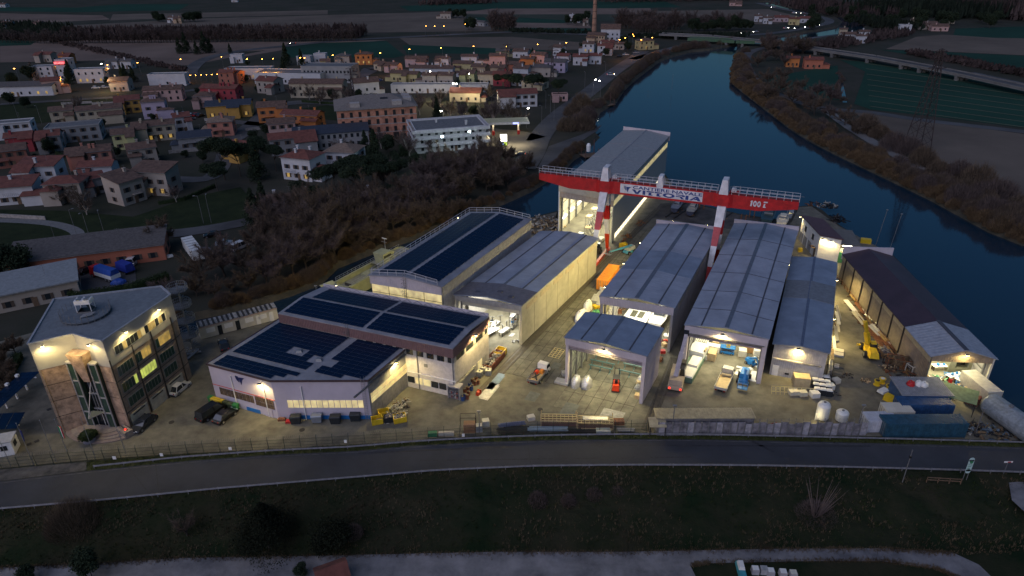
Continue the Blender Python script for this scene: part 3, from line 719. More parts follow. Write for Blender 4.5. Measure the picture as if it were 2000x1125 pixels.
# ---- middle hall (twin hull inside), behind the small one
H=9.4
f4,w4,d4,v4,u4=frame((1173.5,578.5),(1316,601),(1284,439),H)
t=building('assembly_hall','middle grey roofed hall behind the small one, white twin hull boat inside',f4)
P1(f4,'wall',greywall,t,(w4-T,w4,0,d4,0,H));P1(f4,'wall',creamwall,t,(0,T,5.5,d4,0,H));P1(f4,'wall',greywall,t,(0,w4,d4-T,d4,0,H-.02))
P1(f4,'column',greywall,t,(-.02,.4,-.02,.5,0,H));P1(f4,'column',greywall,t,(w4-.4,w4+.02,-.02,.5,0,H))
P1(f4,'fascia',pinkwall,t,(-.1,w4+.1,-.2,.05,H-1.5,H));WRB(f4,0,w4,-.2,H-1.5,H-.03,pinkwall,t,.30,e=.07)
roof_gable(f4,w4,d4,H,.75,roofgrey,t,ribs=.9)
mb=MB(f4)
for(a,b,za,zb)in((-.3,w4/2,H+.2,H+.95),(w4/2,w4+.3,H+.95,H+.2)):mb.hexa([(a,d4*.32,za-.02),(b,d4*.32,zb-.02),(b,d4*.58,zb-.02),(a,d4*.58,za-.02)],[(a,d4*.32,za+.03),(b,d4*.32,zb+.03),(b,d4*.58,zb+.03),(a,d4*.58,za+.03)])
ob('roof_panel',mb,roofblue,t)
strips(f4,w4,d4,H,.75,t,(.2,.8),.24);strips(f4,w4,d4,H,.75,t,(.5,),.7,mat('ridge_sheet',(.12,.14,.17)),hh=.05,name='ridge_strip')
P1(f4,'parapet',pinkwall,t,(-.4,w4+.4,d4+.32,d4+.6,H-1,H+1.1))
columns(f4,.6,1,d4-1,8,H-1.2,t);WRB(f4,0,d4,w4,.2,H-.1,greywall,t,.9,'x')
for k in range(5):P1(f4,'window',mat('translucent_pane',(.5,.42,.30),.5),t,(w4,w4+.05,4+k*6.2,8.6+k*6.2,H-2.2,H-1.2))
area(f4(w4*.5,6,H-1.2),w4*.6,9,2200,(1,.93,.72),(0,0,-1),math.atan2(v4.y,v4.x));area(f4(w4*.5,20,H-1.2),w4*.6,12,700,(1,.93,.72),(0,0,-1),math.atan2(v4.y,v4.x))
for i_,q_ in enumerate((.12,.42,.72)):LF(f4(0,d4*q_,H-.3),-v4,'floodlight under the left eave of the middle hall facing the cream wall, '+['nearest','middle','farthest'][i_],2300,(1,.80,.30),aim=(-v4*.75+Vc((0,0,-.66))))
LF(f4(w4*.22,d4+.6,H+.9),u4,'floodlight on the rear parapet of the middle hall, left one',200);LF(f4(w4*.8,d4+.6,H+.9),u4,'floodlight on the rear parapet of the middle hall, beside the crane leg',200)
# ---- large hall
H=9.0
f5,w5,d5,v5,u5=frame((1340.4,634.5),(1499.7,662),(1436,438),H)
t=building('ship_hall','longest grey roofed hall with brightly lit open front, blue lifts and flatbed truck before it',f5)
P1(f5,'wall',greywall,t,(w5-T,w5,0,d5,0,H));P1(f5,'wall',greywall,t,(0,T,0,d5,0,H));P1(f5,'wall',greywall,t,(0,w5,d5-T,d5,0,H-.02))
P1(f5,'column',pinkwall,t,(-.1,.55,-.05,.7,0,H));P1(f5,'column',pinkwall,t,(w5-.6,w5+.1,-.05,.7,0,H))
P1(f5,'fascia',pinkwall,t,(-.15,w5+.15,-.3,.1,H-1.3,H));P1(f5,'door_rail',galvd,t,(.3,w5-.3,-.4,-.32,H-1.5,H-1.3));P1(f5,'rolled_door',mat('door_rolls',(.36,.30,.33)),t,(.55,w5-.6,.1,.5,H-2.3,H-1.32));P1(f5,'door_track',galvd,t,(.55,w5-.6,-.05,.08,H-1.9,H-1.82))
roof_gable(f5,w5,d5,H,.8,roofgrey,t,ribs=1.0);strips(f5,w5,d5,H,.8,t,(.19,.81),.25);strips(f5,w5,d5,H,.8,t,(.5,),.65,mat('ridge_sheet',(.12,.14,.17)),hh=.05,name='ridge_strip')
for k in(.12,.27,.44,.62,.8):
    mb=MB(f5);y=d5*k
    for(a,b,za,zb)in((-.3,w5/2,H+.19,H+.99),(w5/2,w5+.3,H+.99,H+.19)):mb.hexa([(a,y,za),(b,y,zb),(b,y+.1,zb),(a,y+.1,za)],[(a,y,za+.05),(b,y,zb+.05),(b,y+.1,zb+.05),(a,y+.1,za+.05)])
    ob('roof_seam',mb,roofdark,t)
P1(f5,'parapet',pinkwall,t,(-.4,w5+.4,d5+.32,d5+.6,H-1,H+1.1));columns(f5,.6,1,d5-1,10,H-1.2,t);columns(f5,w5-.7,1,d5-1,10,H-1.2,t)
LF(f5(w5*.47,-.3,H-.1),-u5,'bright floodlight on the long hall above its open front',800)
area(f5(w5*.5,7,H-1.3),w5*.7,11,2200,(1,.90,.60),(0,0,-1),math.atan2(v5.y,v5.x));area(f5(w5*.5,24,H-1.3),w5*.6,14,900,(1,.92,.70),(0,0,-1),math.atan2(v5.y,v5.x))
# ---- blue-grey hall
H=6.6
f6,w6,d6,v6,u6=frame((1511,672),(1619.7,691),(1547.6,503),H)
t=building('store_hall','low blue grey roofed hall with closed corrugated front, right of the longest hall',f6)
P1(f6,'wall',mat('ribbed_front_sheet',(.50,.48,.46),.6),t,(.2,w6-.2,.9,1.1,0,H));P1(f6,'wall',greywall,t,(.2,.4,1.1,d6,0,H));P1(f6,'wall',creamwall,t,(w6-.4,w6-.2,1.1,d6,0,H));P1(f6,'wall',greywall,t,(.4,w6-.4,d6-T,d6,0,H-.02))
WRB(f6,.2,w6-.2,.9,0,H,mat('ribbed_front_sheet',(.50,.48,.46)),t,.34,e=.11)
P1(f6,'door',mat('door_sheet',(.42,.41,.40)),t,(.4,4.0,.80,.88,0,3.4));P1(f6,'door',mat('door_sheet',(.42,.41,.40)),t,(4.1,w6-1.0,.70,.78,0,3.2));P1(f6,'door_rail',cream,t,(.3,5,.55,.72,3.4,3.62));P1(f6,'door_rail',galvd,t,(5,w6-.6,.55,.72,3.4,3.5));P1(f6,'hatch',black,t,(2.6,3.3,.72,.8,.6,.95));P1(f6,'door',white,t,(.5,1.5,.72,.8,0,2.1))
roof_gable(f6,w6,d6,H,.55,roofblue,t,ribs=.5,ov=.2);strips(f6,w6,d6,H,.55,t,(.5,),.45,mat('ridge_sheet2',(.10,.13,.19)),hh=.05,name='ridge_strip')
mb=MB(f6)
for(a,b,za,zb)in((-.2,w6/2,H+.2,H+.75),(w6/2,w6+.2,H+.75,H+.2)):mb.hexa([(a,d6*.47,za-.02),(b,d6*.47,zb-.02),(b,d6*.68,zb-.02),(a,d6*.68,za-.02)],[(a,d6*.47,za+.055),(b,d6*.47,zb+.055),(b,d6*.68,zb+.055),(a,d6*.68,za+.055)])
ob('roof_panel',mb,mat('greenish_roof_sheet',(.17,.19,.21)),t)
LF(f6(w6*.46,.9,H-.25),-u6,'bright floodlight over the corrugated front of the low blue grey hall',900)
LF(f6(w6-.2,d6*.42,4.9),v6,'wall floodlight half way along the lane side of the low blue grey hall',1300);LF(f6(w6-.2,d6*.88,4.9),v6,'wall floodlight near the far end of the lane side of the low blue grey hall',1200)
LF(f6(0.2,d6*.93,H-.6),-v6,'small white lamp between the longest hall and the blue grey hall',50)
# ---- cream hall beside the rails, and the tall hall with solar roof
H=8.4
f2,w2,d2,v2,u2=frame((890,576),(1018.6,597),(1057,453),H)
t=building('paint_hall','long hall with brightly lit cream side wall beside the crane rail, open front',f2)
P1(f2,'wall',creamwall,t,(w2-T,w2,0,d2,0,H));P1(f2,'wall',greywall,t,(0,w2,d2-T,d2,0,H-.02));P1(f2,'wall',greywall,t,(0,T,4,d2,0,H))
P1(f2,'fascia',mat('ribbed_fascia',(.42,.40,.38)),t,(-.1,w2+.1,-.25,.05,H-1.0,H));WRB(f2,0,w2,-.25,H-1.0,H-.03,mat('ribbed_fascia',(.42,.40,.38)),t,.30,e=.07)
P1(f2,'rolled_door',cream,t,(1.2,w2-.6,.1,.5,H-1.9,H-1.02));P1(f2,'column',creamwall,t,(-.05,.35,-.05,.6,0,H));P1(f2,'column',creamwall,t,(w2-.5,w2+.03,-.05,.6,0,H));P1(f2,'column',galvd,t,(.9,1.2,0,.4,0,H-1))
roof_gable(f2,w2,d2,H,.7,roofgrey,t,ribs=1.0);strips(f2,w2,d2,H,.7,t,(.22,.80),.24);strips(f2,w2,d2,H,.7,t,(.52,),.5,mat('ridge_sheet',(.12,.14,.17)),hh=.05,name='ridge_strip')
mb=MB(f2)
for(a,b,za,zb)in((-.3,w2/2,H+.2,H+.9),(w2/2,w2+.3,H+.9,H+.2)):mb.hexa([(a,-.3,za-.02),(b,-.3,zb-.02),(b,d2*.16,zb-.02),(a,d2*.16,za-.02)],[(a,-.3,za+.06),(b,-.3,zb+.06),(b,d2*.16,zb+.06),(a,d2*.16,za+.06)])
ob('roof_panel',mb,mat('dusky_roof_sheet',(.15,.145,.16)),t)
for x,y in((.25,.03),(.55,.06),(.75,.035)):P1(f2,'hatch',mat('roof_hatch',(.09,.09,.11)),t,(w2*x,w2*x+.9,d2*y,d2*y+.7,H+.2,H+1.0 if abs(x-.5)<.1 else H+.75))
for k in range(6):P1(f2,'window',mat('translucent_pane',(.5,.42,.30)),t,(w2,w2+.05,2+k*5.7,6.2+k*5.7,H-1.7,H-.7))
for k in range(1,7):P1(f2,'wall_joint',mat('joint',(.30,.28,.22)),t,(w2,w2+.03,k*d2/7,k*d2/7+.06,0,H))
area(f2(w2*.5,5,H-1.2),w2*.6,8,3200,(1,.95,.78),(0,0,-1),math.atan2(v2.y,v2.x));area(f2(w2*.5,20,H-1.2),w2*.6,12,600,(1,.95,.78),(0,0,-1),math.atan2(v2.y,v2.x))
LF(f2(w2*.25,d2+.0,H+.3),u2,'floodlight on the far end of the long cream hall, left one',160);LF(f2(w2*.72,d2+.0,H+.3),u2,'floodlight on the far end of the long cream hall, near the crane leg',160)
H=11.6
f1,w1,d1,v1,u1=frame((722,538),(863,561),(917,415.5),H)
t=building('solar_hall','tall hall with blue solar panel roof and lit window band in its gable',f1)
P1(f1,'wall',pinkwall,t,(0,w1,0,T,H-1.7,H),(0,w1,0,T,0,H-5.0));P1(f1,'wall',mat('light_grey_wall',(.40,.38,.37)),t,(w1-T,w1,T,d1,0,H));P1(f1,'wall',greywall,t,(0,T,T,d1,0,H));P1(f1,'wall',greywall,t,(T,w1-T,d1-T,d1,0,H-.02))
mb=MB(f1);mb.add([(0,0,H),(w1,0,H),(w1/2,0,H+.9),(0,T,H),(w1,T,H),(w1/2,T,H+.9)],[(0,1,2),(5,4,3),(0,3,4,1),(1,4,5,2),(2,5,3,0)]);ob('gable',mb,pinkwall,t)
for k in range(4):
    a=.15+k*(w1-.3)/4;P1(f1,'window',litpane2,t,(a+.08,a+(w1-.3)/4-.08,.02,.10,H-3.25,H-1.75));P1(f1,'window',litpane2,t,(a+.08,a+(w1-.3)/4-.08,.02,.10,H-4.9,H-3.4))
P1(f1,'corner_post',galvd,t,(w1-.15,w1+.05,-.05,T,0,H))
WRB(f1,0,w1,0,H-1.7,H,pinkwall,t,.4,e=.05);WRB(f1,0,d1,w1,0.1,H-.05,mat('light_grey_wall',(.40,.38,.37)),t,.9,'x')
roof_gable(f1,w1,d1,H,.9,roofpale,t,ov=.25);ladder(f1,w1*.5,0,H-5,H+.9,t)
px0,px1=1.1,w1/2-.45;qx0,qx1=w1/2+.45,w1-1.3;z=lambda x:H+.9*(1-abs(2*x/w1-1))+.18
solar(f1,[((px0,1.2,z(px0)),(px1,1.2,z(px1)),(px0,d1-1,z(px0)),5,26),((qx0,1.2,z(qx0)),(qx1,1.2,z(qx1)),(qx0,d1-1,z(qx0)),5,26)],t)
rp=[f1(.05,d1*.02,H+.2),f1(.05,d1-.1,H+.2),f1(w1/2,d1-.1,H+1.1),f1(w1-.2,d1-.1,H+.2)]
rw_=mat('rail_pale',(.55,.54,.55),.5);railing('','',rp,parent=t,m=rw_,r=.07);railing('','',[f1(.3,.1,H+.2),f1(w1/2,.1,H+1.1),f1(w1-1,.1,H+.2)],parent=t,m=rw_,r=.07)
for i_,q_ in enumerate((.12,.5)):LF(f1(0,d1*q_,H-1),-v1,'floodlight on the canal side wall of the tall solar hall, '+['nearest the landing craft','middle'][i_],1500,(1,.80,.32),aim=-v1+Vc((0,0,-.7)))
LF(f1(0,d1*.9,H),-v1,'floodlight on the canal side of the tall solar hall near the reed bank',2200)
# ---- pair: white fronted hall with solar roof and ribbed brown fascia
H=9.6
A_,B_,Cc=W(545,613,H),W(884,682,H),W(951,622.6,H)
a,b,c_=(Vc((p.x,p.y,0))for p in(A_,B_,Cc));v3=(b-a);w3=v3.length;v3.normalize();d3=(c_-b).length;u3=(c_-b).normalized()
D_=W(632,561,H);dd=Vc((D_.x,D_.y,0));d3=max(d3,(dd-a).length)
fB=lambda x,y,z=0:a+v3*x+u3*y+Vc((0,0,z))
t=building('workshop','white two storey workshop with ribbed brown fascia and long solar roof',fB,'workshop')
HB=H
P1(fB,'wall',mat('warm_white_wall',(.60,.56,.54),.6),t,(0,w3,.12,.3,0,HB-2.9));P1(fB,'wall',mat('warm_white_wall',(.60,.56,.54)),t,(w3-.3,w3-.12,.3,d3,0,HB-2.9));P1(fB,'wall',greywall,t,(0,.2,.3,d3,0,HB-.1));P1(fB,'wall',greywall,t,(.2,w3-.3,d3-.2,d3,0,HB-.1))
P1(fB,'fascia',brownfascia,t,(-.1,w3+.1,-.12,.12,HB-1.7,HB));P1(fB,'fascia',brownfascia,t,(w3-.12,w3+.1,.12,d3,HB-1.7,HB));WRB(fB,0,w3,-.12,HB-1.7,HB,brownfascia,t,.35,e=.06);WRB(fB,0,d3,w3+.1,HB-1.7,HB,brownfascia,t,.35,'x',e=.06)
for k in range(26):
    x=w3*.5+k*(w3*.5-.4)/26;P1(fB,'window',glass if k%3 else mat('pale_blind',(.45,.43,.38)),t,(x,x+.56,.06,.16,HB-2.85,HB-1.72))
for k in range(14):
    y=.4+k*(d3-.8)/14;P1(fB,'window',glass if k%4 else mat('pale_blind',(.45,.43,.38)),t,(w3-.16,w3-.06,y,y+.62,HB-2.85,HB-1.72))
P1(fB,'wall',greywall,t,(0,w3*.5,.12,.3,HB-2.9,HB-1.7));P1(fB,'wall',greywall,t,(w3*.5,w3-.16,.18,.3,HB-2.9,HB-1.7));P1(fB,'wall',greywall,t,(w3-.3,w3-.18,.3,d3,HB-2.9,HB-1.7))
rz_=.55;roof_gable(lambda x,y,z=0:fB(y,x,z),d3,w3,HB,rz_,roofpale,t,ov=.1)
zz=lambda y:HB+rz_*(1-abs(2*y/d3-1))+.18
solar(fB,[((.6,.5,zz(.5)),(w3*.495,.5,zz(.5)),(.6,d3/2-.25,zz(d3/2-.25)),12,5),((w3*.515,.5,zz(.5)),(w3-1.0,.5,zz(.5)),(w3*.515,d3/2-.25,zz(d3/2-.25)),12,5),
           ((2.0,d3/2+.25,zz(d3/2+.25)),(w3*.495,d3/2+.25,zz(d3/2+.25)),(2.0,d3-.7,zz(d3-.7)),11,5),((w3*.515,d3/2+.25,zz(d3/2+.25)),(w3-1.0,d3/2+.25,zz(d3/2+.25)),(w3*.515,d3-.7,zz(d3-.7)),12,5)],t)
P1(fB,'parapet',pinkwall,t,(0,w3,d3-.02,d3+.12,HB-.2,HB+.75));
mb=MB()
for k in range(16):
    x=k*w3/16;mb.bar(fB(x,d3-.1,HB+.1),fB(x+w3/32,d3-.1,HB+.7),.05).bar(fB(x+w3/32,d3-.1,HB+.7),fB(x+w3/16,d3-.1,HB+.1),.05)
ob('parapet_bracing',mb,galvd,t)
# ground floor windows + doors of the workshop
for k in range(5):P1(fB,'window',litpane if k in(1,2)else glass,t,(w3-9+k*1.5,w3-7.7+k*1.5,.04,.14,1.1,2.3))
P1(fB,'door',white,t,(w3-11.9,w3-10.0,.03,.13,0,3.6));P1(fB,'vent',galvd,t,(w3-5.6,w3-5.0,.02,.14,4.9,5.5));P1(fB,'downpipe',galvd,t,(w3-6.9,w3-6.75,-.02,.12,0,HB-1.7));P1(fB,'gutter',white,t,(w3-12,w3+.2,-.05,.12,3.2,3.35))
P1(fB,'downpipe',galvd,t,(w3-.3,w3-.15,.0,.12,0,HB-1.7))
for k in range(3):P1(fB,'window',litpane if k==1 else mat('pale_blind',(.45,.43,.38)),t,(w3-.14,w3-.05,d3*.52+k*1.6,d3*.52+k*1.6+1.4,1.2,2.6))
ladder(fB,w3*.42,-.1,HB-3,HB,t)
LF(fB(2.8,d3+.1,HB+.6),-v3*.6+u3*.5,'pair of floodlights on the far left corner of the workshop roof',900)
LF(fB(w3+.1,d3*.50,HB-.3),v3,'floodlight half way along the brown fascia facing the crane yard',1300);LF(fB(w3+.1,d3-.4,HB-.3),v3,'floodlight at the rear end of the brown fascia facing the crane yard',900)
# ---- white solar annex in front
H=7.4
pa=[(406,712),(529,744),(717,744),(795,679),(546,625)];PA=[W(x,y,H)for x,y in pa];PA=[Vc((p.x,p.y,0))for p in PA]
t=TH('annex','low lilac white annex with solar roof, navy emblem and red stripe on its front','workshop',PA[0])
annexw=mat('lilac_white_wall',(.52,.47,.53),.55,var=.05,scale=.4)
def WPT(p,q,z0,z1,m,t,th=.2,name='wall',off=0.0,s0=0.0,s1=1.0):
    d=(q-p);L=d.length;d.normalize();n_=Vc((d.y,-d.x,0));A2=p+d*(L*s0)+n_*off;B2=p+d*(L*s1)+n_*off
    mb=MB().hexa([A2,B2,B2-n_*th,A2-n_*th],[A2,B2,B2-n_*th,A2-n_*th]);
    for i in range(4):mb.v[i]=mb.v[i]+Vc((0,0,z0));mb.v[4+i]=mb.v[4+i]+Vc((0,0,z1))
    return ob(name,mb,m,t)
for i in range(5):WPT(PA[i],PA[(i+1)%5],0,H,annexw if i!=2 else mat('hangar_door_grey',(.30,.29,.28),.6),t)
mb=MB();cen=sum(PA,Vc())/5;n=5
big=[p+(p-cen).normalized()*.25 for p in PA];mb.prism([(p.x,p.y)for p in big],H,H+.14);ob('roof',mb,roofpale,t)
mb=MB()
for i in range(5):mb.bar(big[i]+Vc((0,0,H+.1)),big[(i+1)%5]+Vc((0,0,H+.1)),.16,.3)
ob('roof_edge',mb,mat('dark_edge_trim',(.08,.05,.05),.5),t)
va=(PA[3]-PA[4]).normalized();wa=(PA[3]-PA[4]).length;ua=(PA[4]-PA[0]).normalized();da=(PA[4]-PA[0]).length
fA=lambda x,y,z=0:PA[0]+va*x+ua*y+Vc((0,0,z))
def insideA(x,y):
    p=fA(x,y);c_=False
    ins=all(((PA[(i+1)%5]-PA[i]).cross(p-PA[i])).z>0.0 for i in range(5));return ins
lx_,ly_=1.66,1.02;nx_,ny_=int((wa-1.4)/lx_),int((da+7)/ly_);zt=H+.14
spx=int(nx_*.66)
def skA(qi,i,j):
    x,y=0.9+(i+.5)*lx_,-8+(j+.5)*ly_
    for ex,ey in((-.9,-.6),(.9,-.6),(.9,.6),(-.9,.6)):
        if not insideA(x+ex*.95,y+ey*.9):return True
    if i==spx:return True
    if 2.9<y<3.9:return True
    if(7.2<y<9.6 and wa*.36<x<wa*.48)or(6.0<y<8.6 and wa*.56<x<wa*.74):return True
    return False
solar(fA,[((.9,-8,zt),(.9+nx_*lx_,-8,zt),(.9,-8+int((da+7.2)/ly_)*ly_,zt),nx_,int((da+7.2)/ly_))],t,skip=skA)
for x,y in((.42,8.4),(.60,7.4)):ob('roof_vent',MB().tbox(*(lambda c_:(c_.x-.5,c_.x+.5,c_.y-.4,c_.y+.4))(fA(wa*x,y)),H+.14,H+.6,.12),galv,t)
WPT(PA[0],PA[1],3.55,3.68,mat('red_stripe',(.55,.10,.08)),t,.06,'red_stripe',.05)
WPT(PA[1],PA[2],0.0,.75,bluep,t,.05,'blue_plinth',.04,.12,1);WPT(PA[0],PA[1],0.0,.75,bluep,t,.05,'blue_plinth',.04,.5,.72)
winb=mat('dusty_bronze_glass',(.14,.10,.07),.25,var=.3,scale=2);L1=1.0
for k in range(9):
    s0=.10+k*.062;WPT(PA[0],PA[1],1.9,3.3,winb,t,.06,'window',.05,s0,s0+.056)
for k in range(8):
    for zz_ in(1.75,2.65):
        s0=.68+k*.037;WPT(PA[0],PA[1],zz_,zz_+.82,winb,t,.06,'pane',.07,s0,s0+.032)
WPT(PA[0],PA[1],0,1.6,annexw,t,.06,'door',.09,.80,.92)
for k in range(13):
    if k in(4,9):pass
    s0=.13+k*.062;WPT(PA[1],PA[2],2.3,3.7,litpane2,t,.06,'window',.05,s0,s0+.054)
hd=PA[3]-PA[2]
for k in range(4):WPT(PA[2],PA[3],.1,H-.9,mat('hangar_leaf',(.33,.32,.30)),t,.06,'door_leaf',.08,.02+k*.245,.02+k*.245+.235)
for k in range(24):
    for r_ in(0,1):s0=.03+k*.0400;WPT(PA[2],PA[3],3.0+r_*.95,3.85+r_*.95,litpane2,t,.05,'pane',.13,s0,s0+.034)
WPT(PA[2],PA[3],H-.85,H-.65,galvd,t,.3,'door_rail',.35);
A2,d_=PA[2],(PA[3]-PA[2]).normalized();n_=Vc((d_.y,-d_.x,0));ob('door_rail_end',MB().bar(A2+n_*.2+Vc((0,0,H-.75))-d_*3.6,A2+n_*.2+Vc((0,0,H-.75)),.25),galvd,t)
# emblem: navy shield sail with three arcs
def on_wall(p,q,s,z,pts,off=.06):
    d=(q-p);L=d.length;d.normalize();n_=Vc((d.y,-d.x,0));o=p+d*(L*s)+n_*off+Vc((0,0,z));return[o+d*x+Vc((0,0,y))for x,y in pts],n_
navyp=mat('navy_emblem',(.01,.02,.10),.5,var=0)
def emblem(p,q,s,z,k,t,off=.07,m=None):
    m=m or navyp
    fp_,n_=on_wall(p,q,s,z,[(.1*k,.55*k),(1.3*k,.65*k),(.75*k,.15*k),(.42*k,-.85*k),(.38*k,-.1*k)],off)
    ob('emblem_sail',MB().hexa(fp_[:4],[x-n_*.03 for x in fp_[:4]]),m,t)
    mb=MB()
    for r_ in(.35,.55,.75):
        pr=None
        for i in range(9):
            a=PI*(.95+.5*i/8);q_,_=on_wall(p,q,s,z,[(.28*k+cos(a)*r_*k,.6*k+sin(a)*r_*k*1.25)],off)
            if pr is not None:mb.bar(pr,q_[0],.09*k)
            pr=q_[0]
    ob('emblem_arcs',mb,m,t)
emblem(PA[0],PA[1],.47,5.9,1.0,t)
for s,i in((.35,0),(.86,0),(.30,1)):
    p_,n_=on_wall(PA[i],PA[i+1],s,0,[(0,0)],.12);ob('downpipe',MB().bar(p_[0],p_[0]+Vc((0,0,H-1)),.12),white,t)
p_,n_=on_wall(PA[1],PA[2],.955,0,[(0,0)],.25)
mb=MB()
d_=(PA[2]-PA[1]).normalized()
for sx in(-.25,.25):mb.bar(p_[0]+d_*sx,p_[0]+d_*sx+Vc((0,0,H+1)),.05)
for k in range(24):mb.bar(p_[0]-d_*.25+Vc((0,0,.3+k*.33)),p_[0]+d_*.25+Vc((0,0,.3+k*.33)),.035)
ob('ladder',mb,galv,t)
d0=(PA[1]-PA[0]).normalized();n0=Vc((d0.y,-d0.x,0));LF(PA[0]+(PA[1]-PA[0])*.86+Vc((0,0,H-.6)),n0,'floodlight over the small door of the lilac white annex',600)
d0=(PA[3]-PA[2]).normalized();n0=Vc((d0.y,-d0.x,0));LF(PA[2]+(PA[3]-PA[2])*.62+Vc((0,0,H-.3)),n0,'floodlight above the tall sliding doors of the annex',800)
# ---- big waterside hall (brightly lit inside, window band in its long side)
H=14.6
a=Vc((12.5,167.0,0));b=Vc((25.3,158.8,0));c_=Vc((50.1,213.2,0))
v9=(b-a);w9=v9.length;v9.normalize();u9=(c_-b);d9=u9.length;u9.normalize()
A_=W(1092,362.6,H);B_=W(1197,376,H);Cb=W(1305,276,12.6)
f9=lambda x,y,z=0:a+v9*x+u9*y+Vc((0,0,z))
H=12.9
t=building('waterside_hall','tallest hall at the water, glowing inside, yellow window band along its side',f9)
P1(f9,'wall',mat('silver_wall',(.42,.42,.40),.5,var=.05),t,(w9-T,w9,0,d9,1.7,H-3.2),(w9-T,w9,0,d9,H-1.6,H),(w9-.1,w9,0,2.2,0,1.7));
P1(f9,'wall',creamwall,t,(0,T,0,d9,0,H));P1(f9,'wall',greywall,t,(T,w9-T,d9-T,d9,H-5,H-.02))
P1(f9,'corner_post',white,t,(-.15,.15,-.1,.3,0,H));P1(f9,'fascia',creamwall,t,(-.1,w9+.1,-.2,.05,H-1.7,H));P1(f9,'rolled_door',mat('door_rolls2',(.42,.36,.30)),t,(.2,w9-.2,.06,.4,H-3.3,H-1.72))
n=34
for k in range(n):
    y=.3+k*(d9-.6)/n
    for r_ in(0,1):P1(f9,'pane',litpane,t,(w9-.12,w9-.04,y+.05,y+(d9-.6)/n-.05,H-3.15+r_*.78,H-2.42+r_*.78))
strip_lit=emat('interior_glow_strip',(1,.88,.6),1.6)
columns(f9,w9-.5,2,d9-1,12,H-1.5,t,brace=False)
for k in range(22):P1(f9,'gap_glow',strip_lit,t,(w9-.14,w9-.06,3+k*2.4,3+k*2.4+1.9,.25,1.55))  # added glowing strips stand in for interior light through the open wall foot
columns(f9,.55,1,d9-1,11,H-1.5,t,s=.4,brace=False)
mb=MB()
for k in range(10):
    y0,y1=1+k*(d9-2)/10,1+(k+1)*(d9-2)/10
    for z in(2.5,5,7.5,10):mb.bar(f9(.45,y0,z),f9(.45,y1,z),.12)
ob('wall_rail',mb,galv,t)
fl=emat('tube_lamp',(1,.93,.72),22)
for k in range(10):
    y0=1+k*(d9-2)/10;ob('tube_lamp',MB(f9).box(.3,.42,y0+.9,y0+4.2,3.0,3.2),fl,t)
sh=Mt.Identity(4)
roof_gable(f9,w9,d9,H,.9,mat('waterside_roof',(.27,.28,.28),.55),t,ribs=1.1);strips(f9,w9,d9,H,.9,t,(.5,),.25,roofpale,name='ridge_strip')
for k in(.2,.45,.7):
    mb=MB(f9);y=d9*k
    for(p_,q_,za,zb)in((-.3,w9/2,H+.19,H+1.09),(w9/2,w9+.3,H+1.09,H+.19)):mb.hexa([(p_,y,za),(q_,y,zb),(q_,y+.12,zb),(p_,y+.12,za)],[(p_,y,za+.06),(q_,y,zb+.06),(q_,y+.12,zb+.06),(p_,y+.12,za+.06)])
    ob('roof_seam',mb,roofpale,t)
P1(f9,'parapet',pinkwall,t,(-.4,w9+.4,d9+.32,d9+.6,H-1.5,H+1.3))
area(f9(w9*.5,9,H-3.5),w9*.6,14,5000,(1,.92,.62),(0,0,-1),math.atan2(v9.y,v9.x));area(f9(w9*.5,32,H-3.5),w9*.6,24,5500,(1,.92,.62),(0,0,-1),math.atan2(v9.y,v9.x))
# ---- brown roofed riverside shed (two roof heights) with open lit end
H=6.0
L0,L1_,L2=W(1647.5,498,H),W(1769,638.5,H),W(1819,696,H);R2=W(1944,701.4,H);
a=Vc((L2.x,L2.y,0));e0=Vc((L0.x,L0.y,0));u8=(e0-a);d8=u8.length;u8.normalize();bb=Vc((R2.x,R2.y,0));v8=bb-a;w8=v8.length;v8.normalize()
f8=lambda x,y,z=0:a+v8*x+u8*y+Vc((0,0,z))
dm=(Vc((L1_.x,L1_.y,0))-a).length
t=building('riverside_shed','long riverside shed, brown roof with pale front section, open lit end',f8,'shed')
tanw=mat('tan_wall_sheet',(.30,.24,.17),.7,var=.2,scale=.4)
P1(f8,'wall',tanw,t,(0,T,0,dm-.1,.0,H));P1(f8,'wall',mat('dull_wall_sheet',(.26,.22,.16)),t,(0,T,dm,d8,0,H-1.2));P1(f8,'wall_band',mat('pale_wall_band',(.42,.36,.22)),t,(-.04,T,dm,d8,H-1.15,H-.05));P1(f8,'wall_band',mat('pale_wall_band',(.42,.36,.22)),t,(-.04,T-.02,0,dm-.1,H-1.15,H-.05))
WRB(f8,0,dm,-.05,0,H-1.2,tanw,t,.45,'x');P1(f8,'wall',greywall,t,(w8-T,w8,0,d8,0,H));P1(f8,'wall',greywall,t,(T,w8-T,d8-T,d8,0,H))
for k in range(7):P1(f8,'buttress',RDK,t,(-.25,-.04,dm+k*(d8-dm)/6.5,dm+k*(d8-dm)/6.5+.2,0,H))
for y0,y1,m_,nm in((0,dm-.15,mat('pale_grey_roof',(.30,.33,.37),.55),'roof'),(dm,d8,roofbrown,'roof')):
    mb=MB(f8);rs=1.5;ov=.3
    for(p_,q_,za,zb)in((-ov,w8/2,H,H+rs),(w8/2,w8+ov,H+rs,H)):mb.hexa([(p_,y0-ov,za),(q_,y0-ov,zb),(q_,y1,zb),(p_,y1,za)],[(p_,y0-ov,za+.15),(q_,y0-ov,zb+.15),(q_,y1,zb+.15),(p_,y1,za+.15)])
    ob(nm,mb,m_,t)
mb=MB(f8)
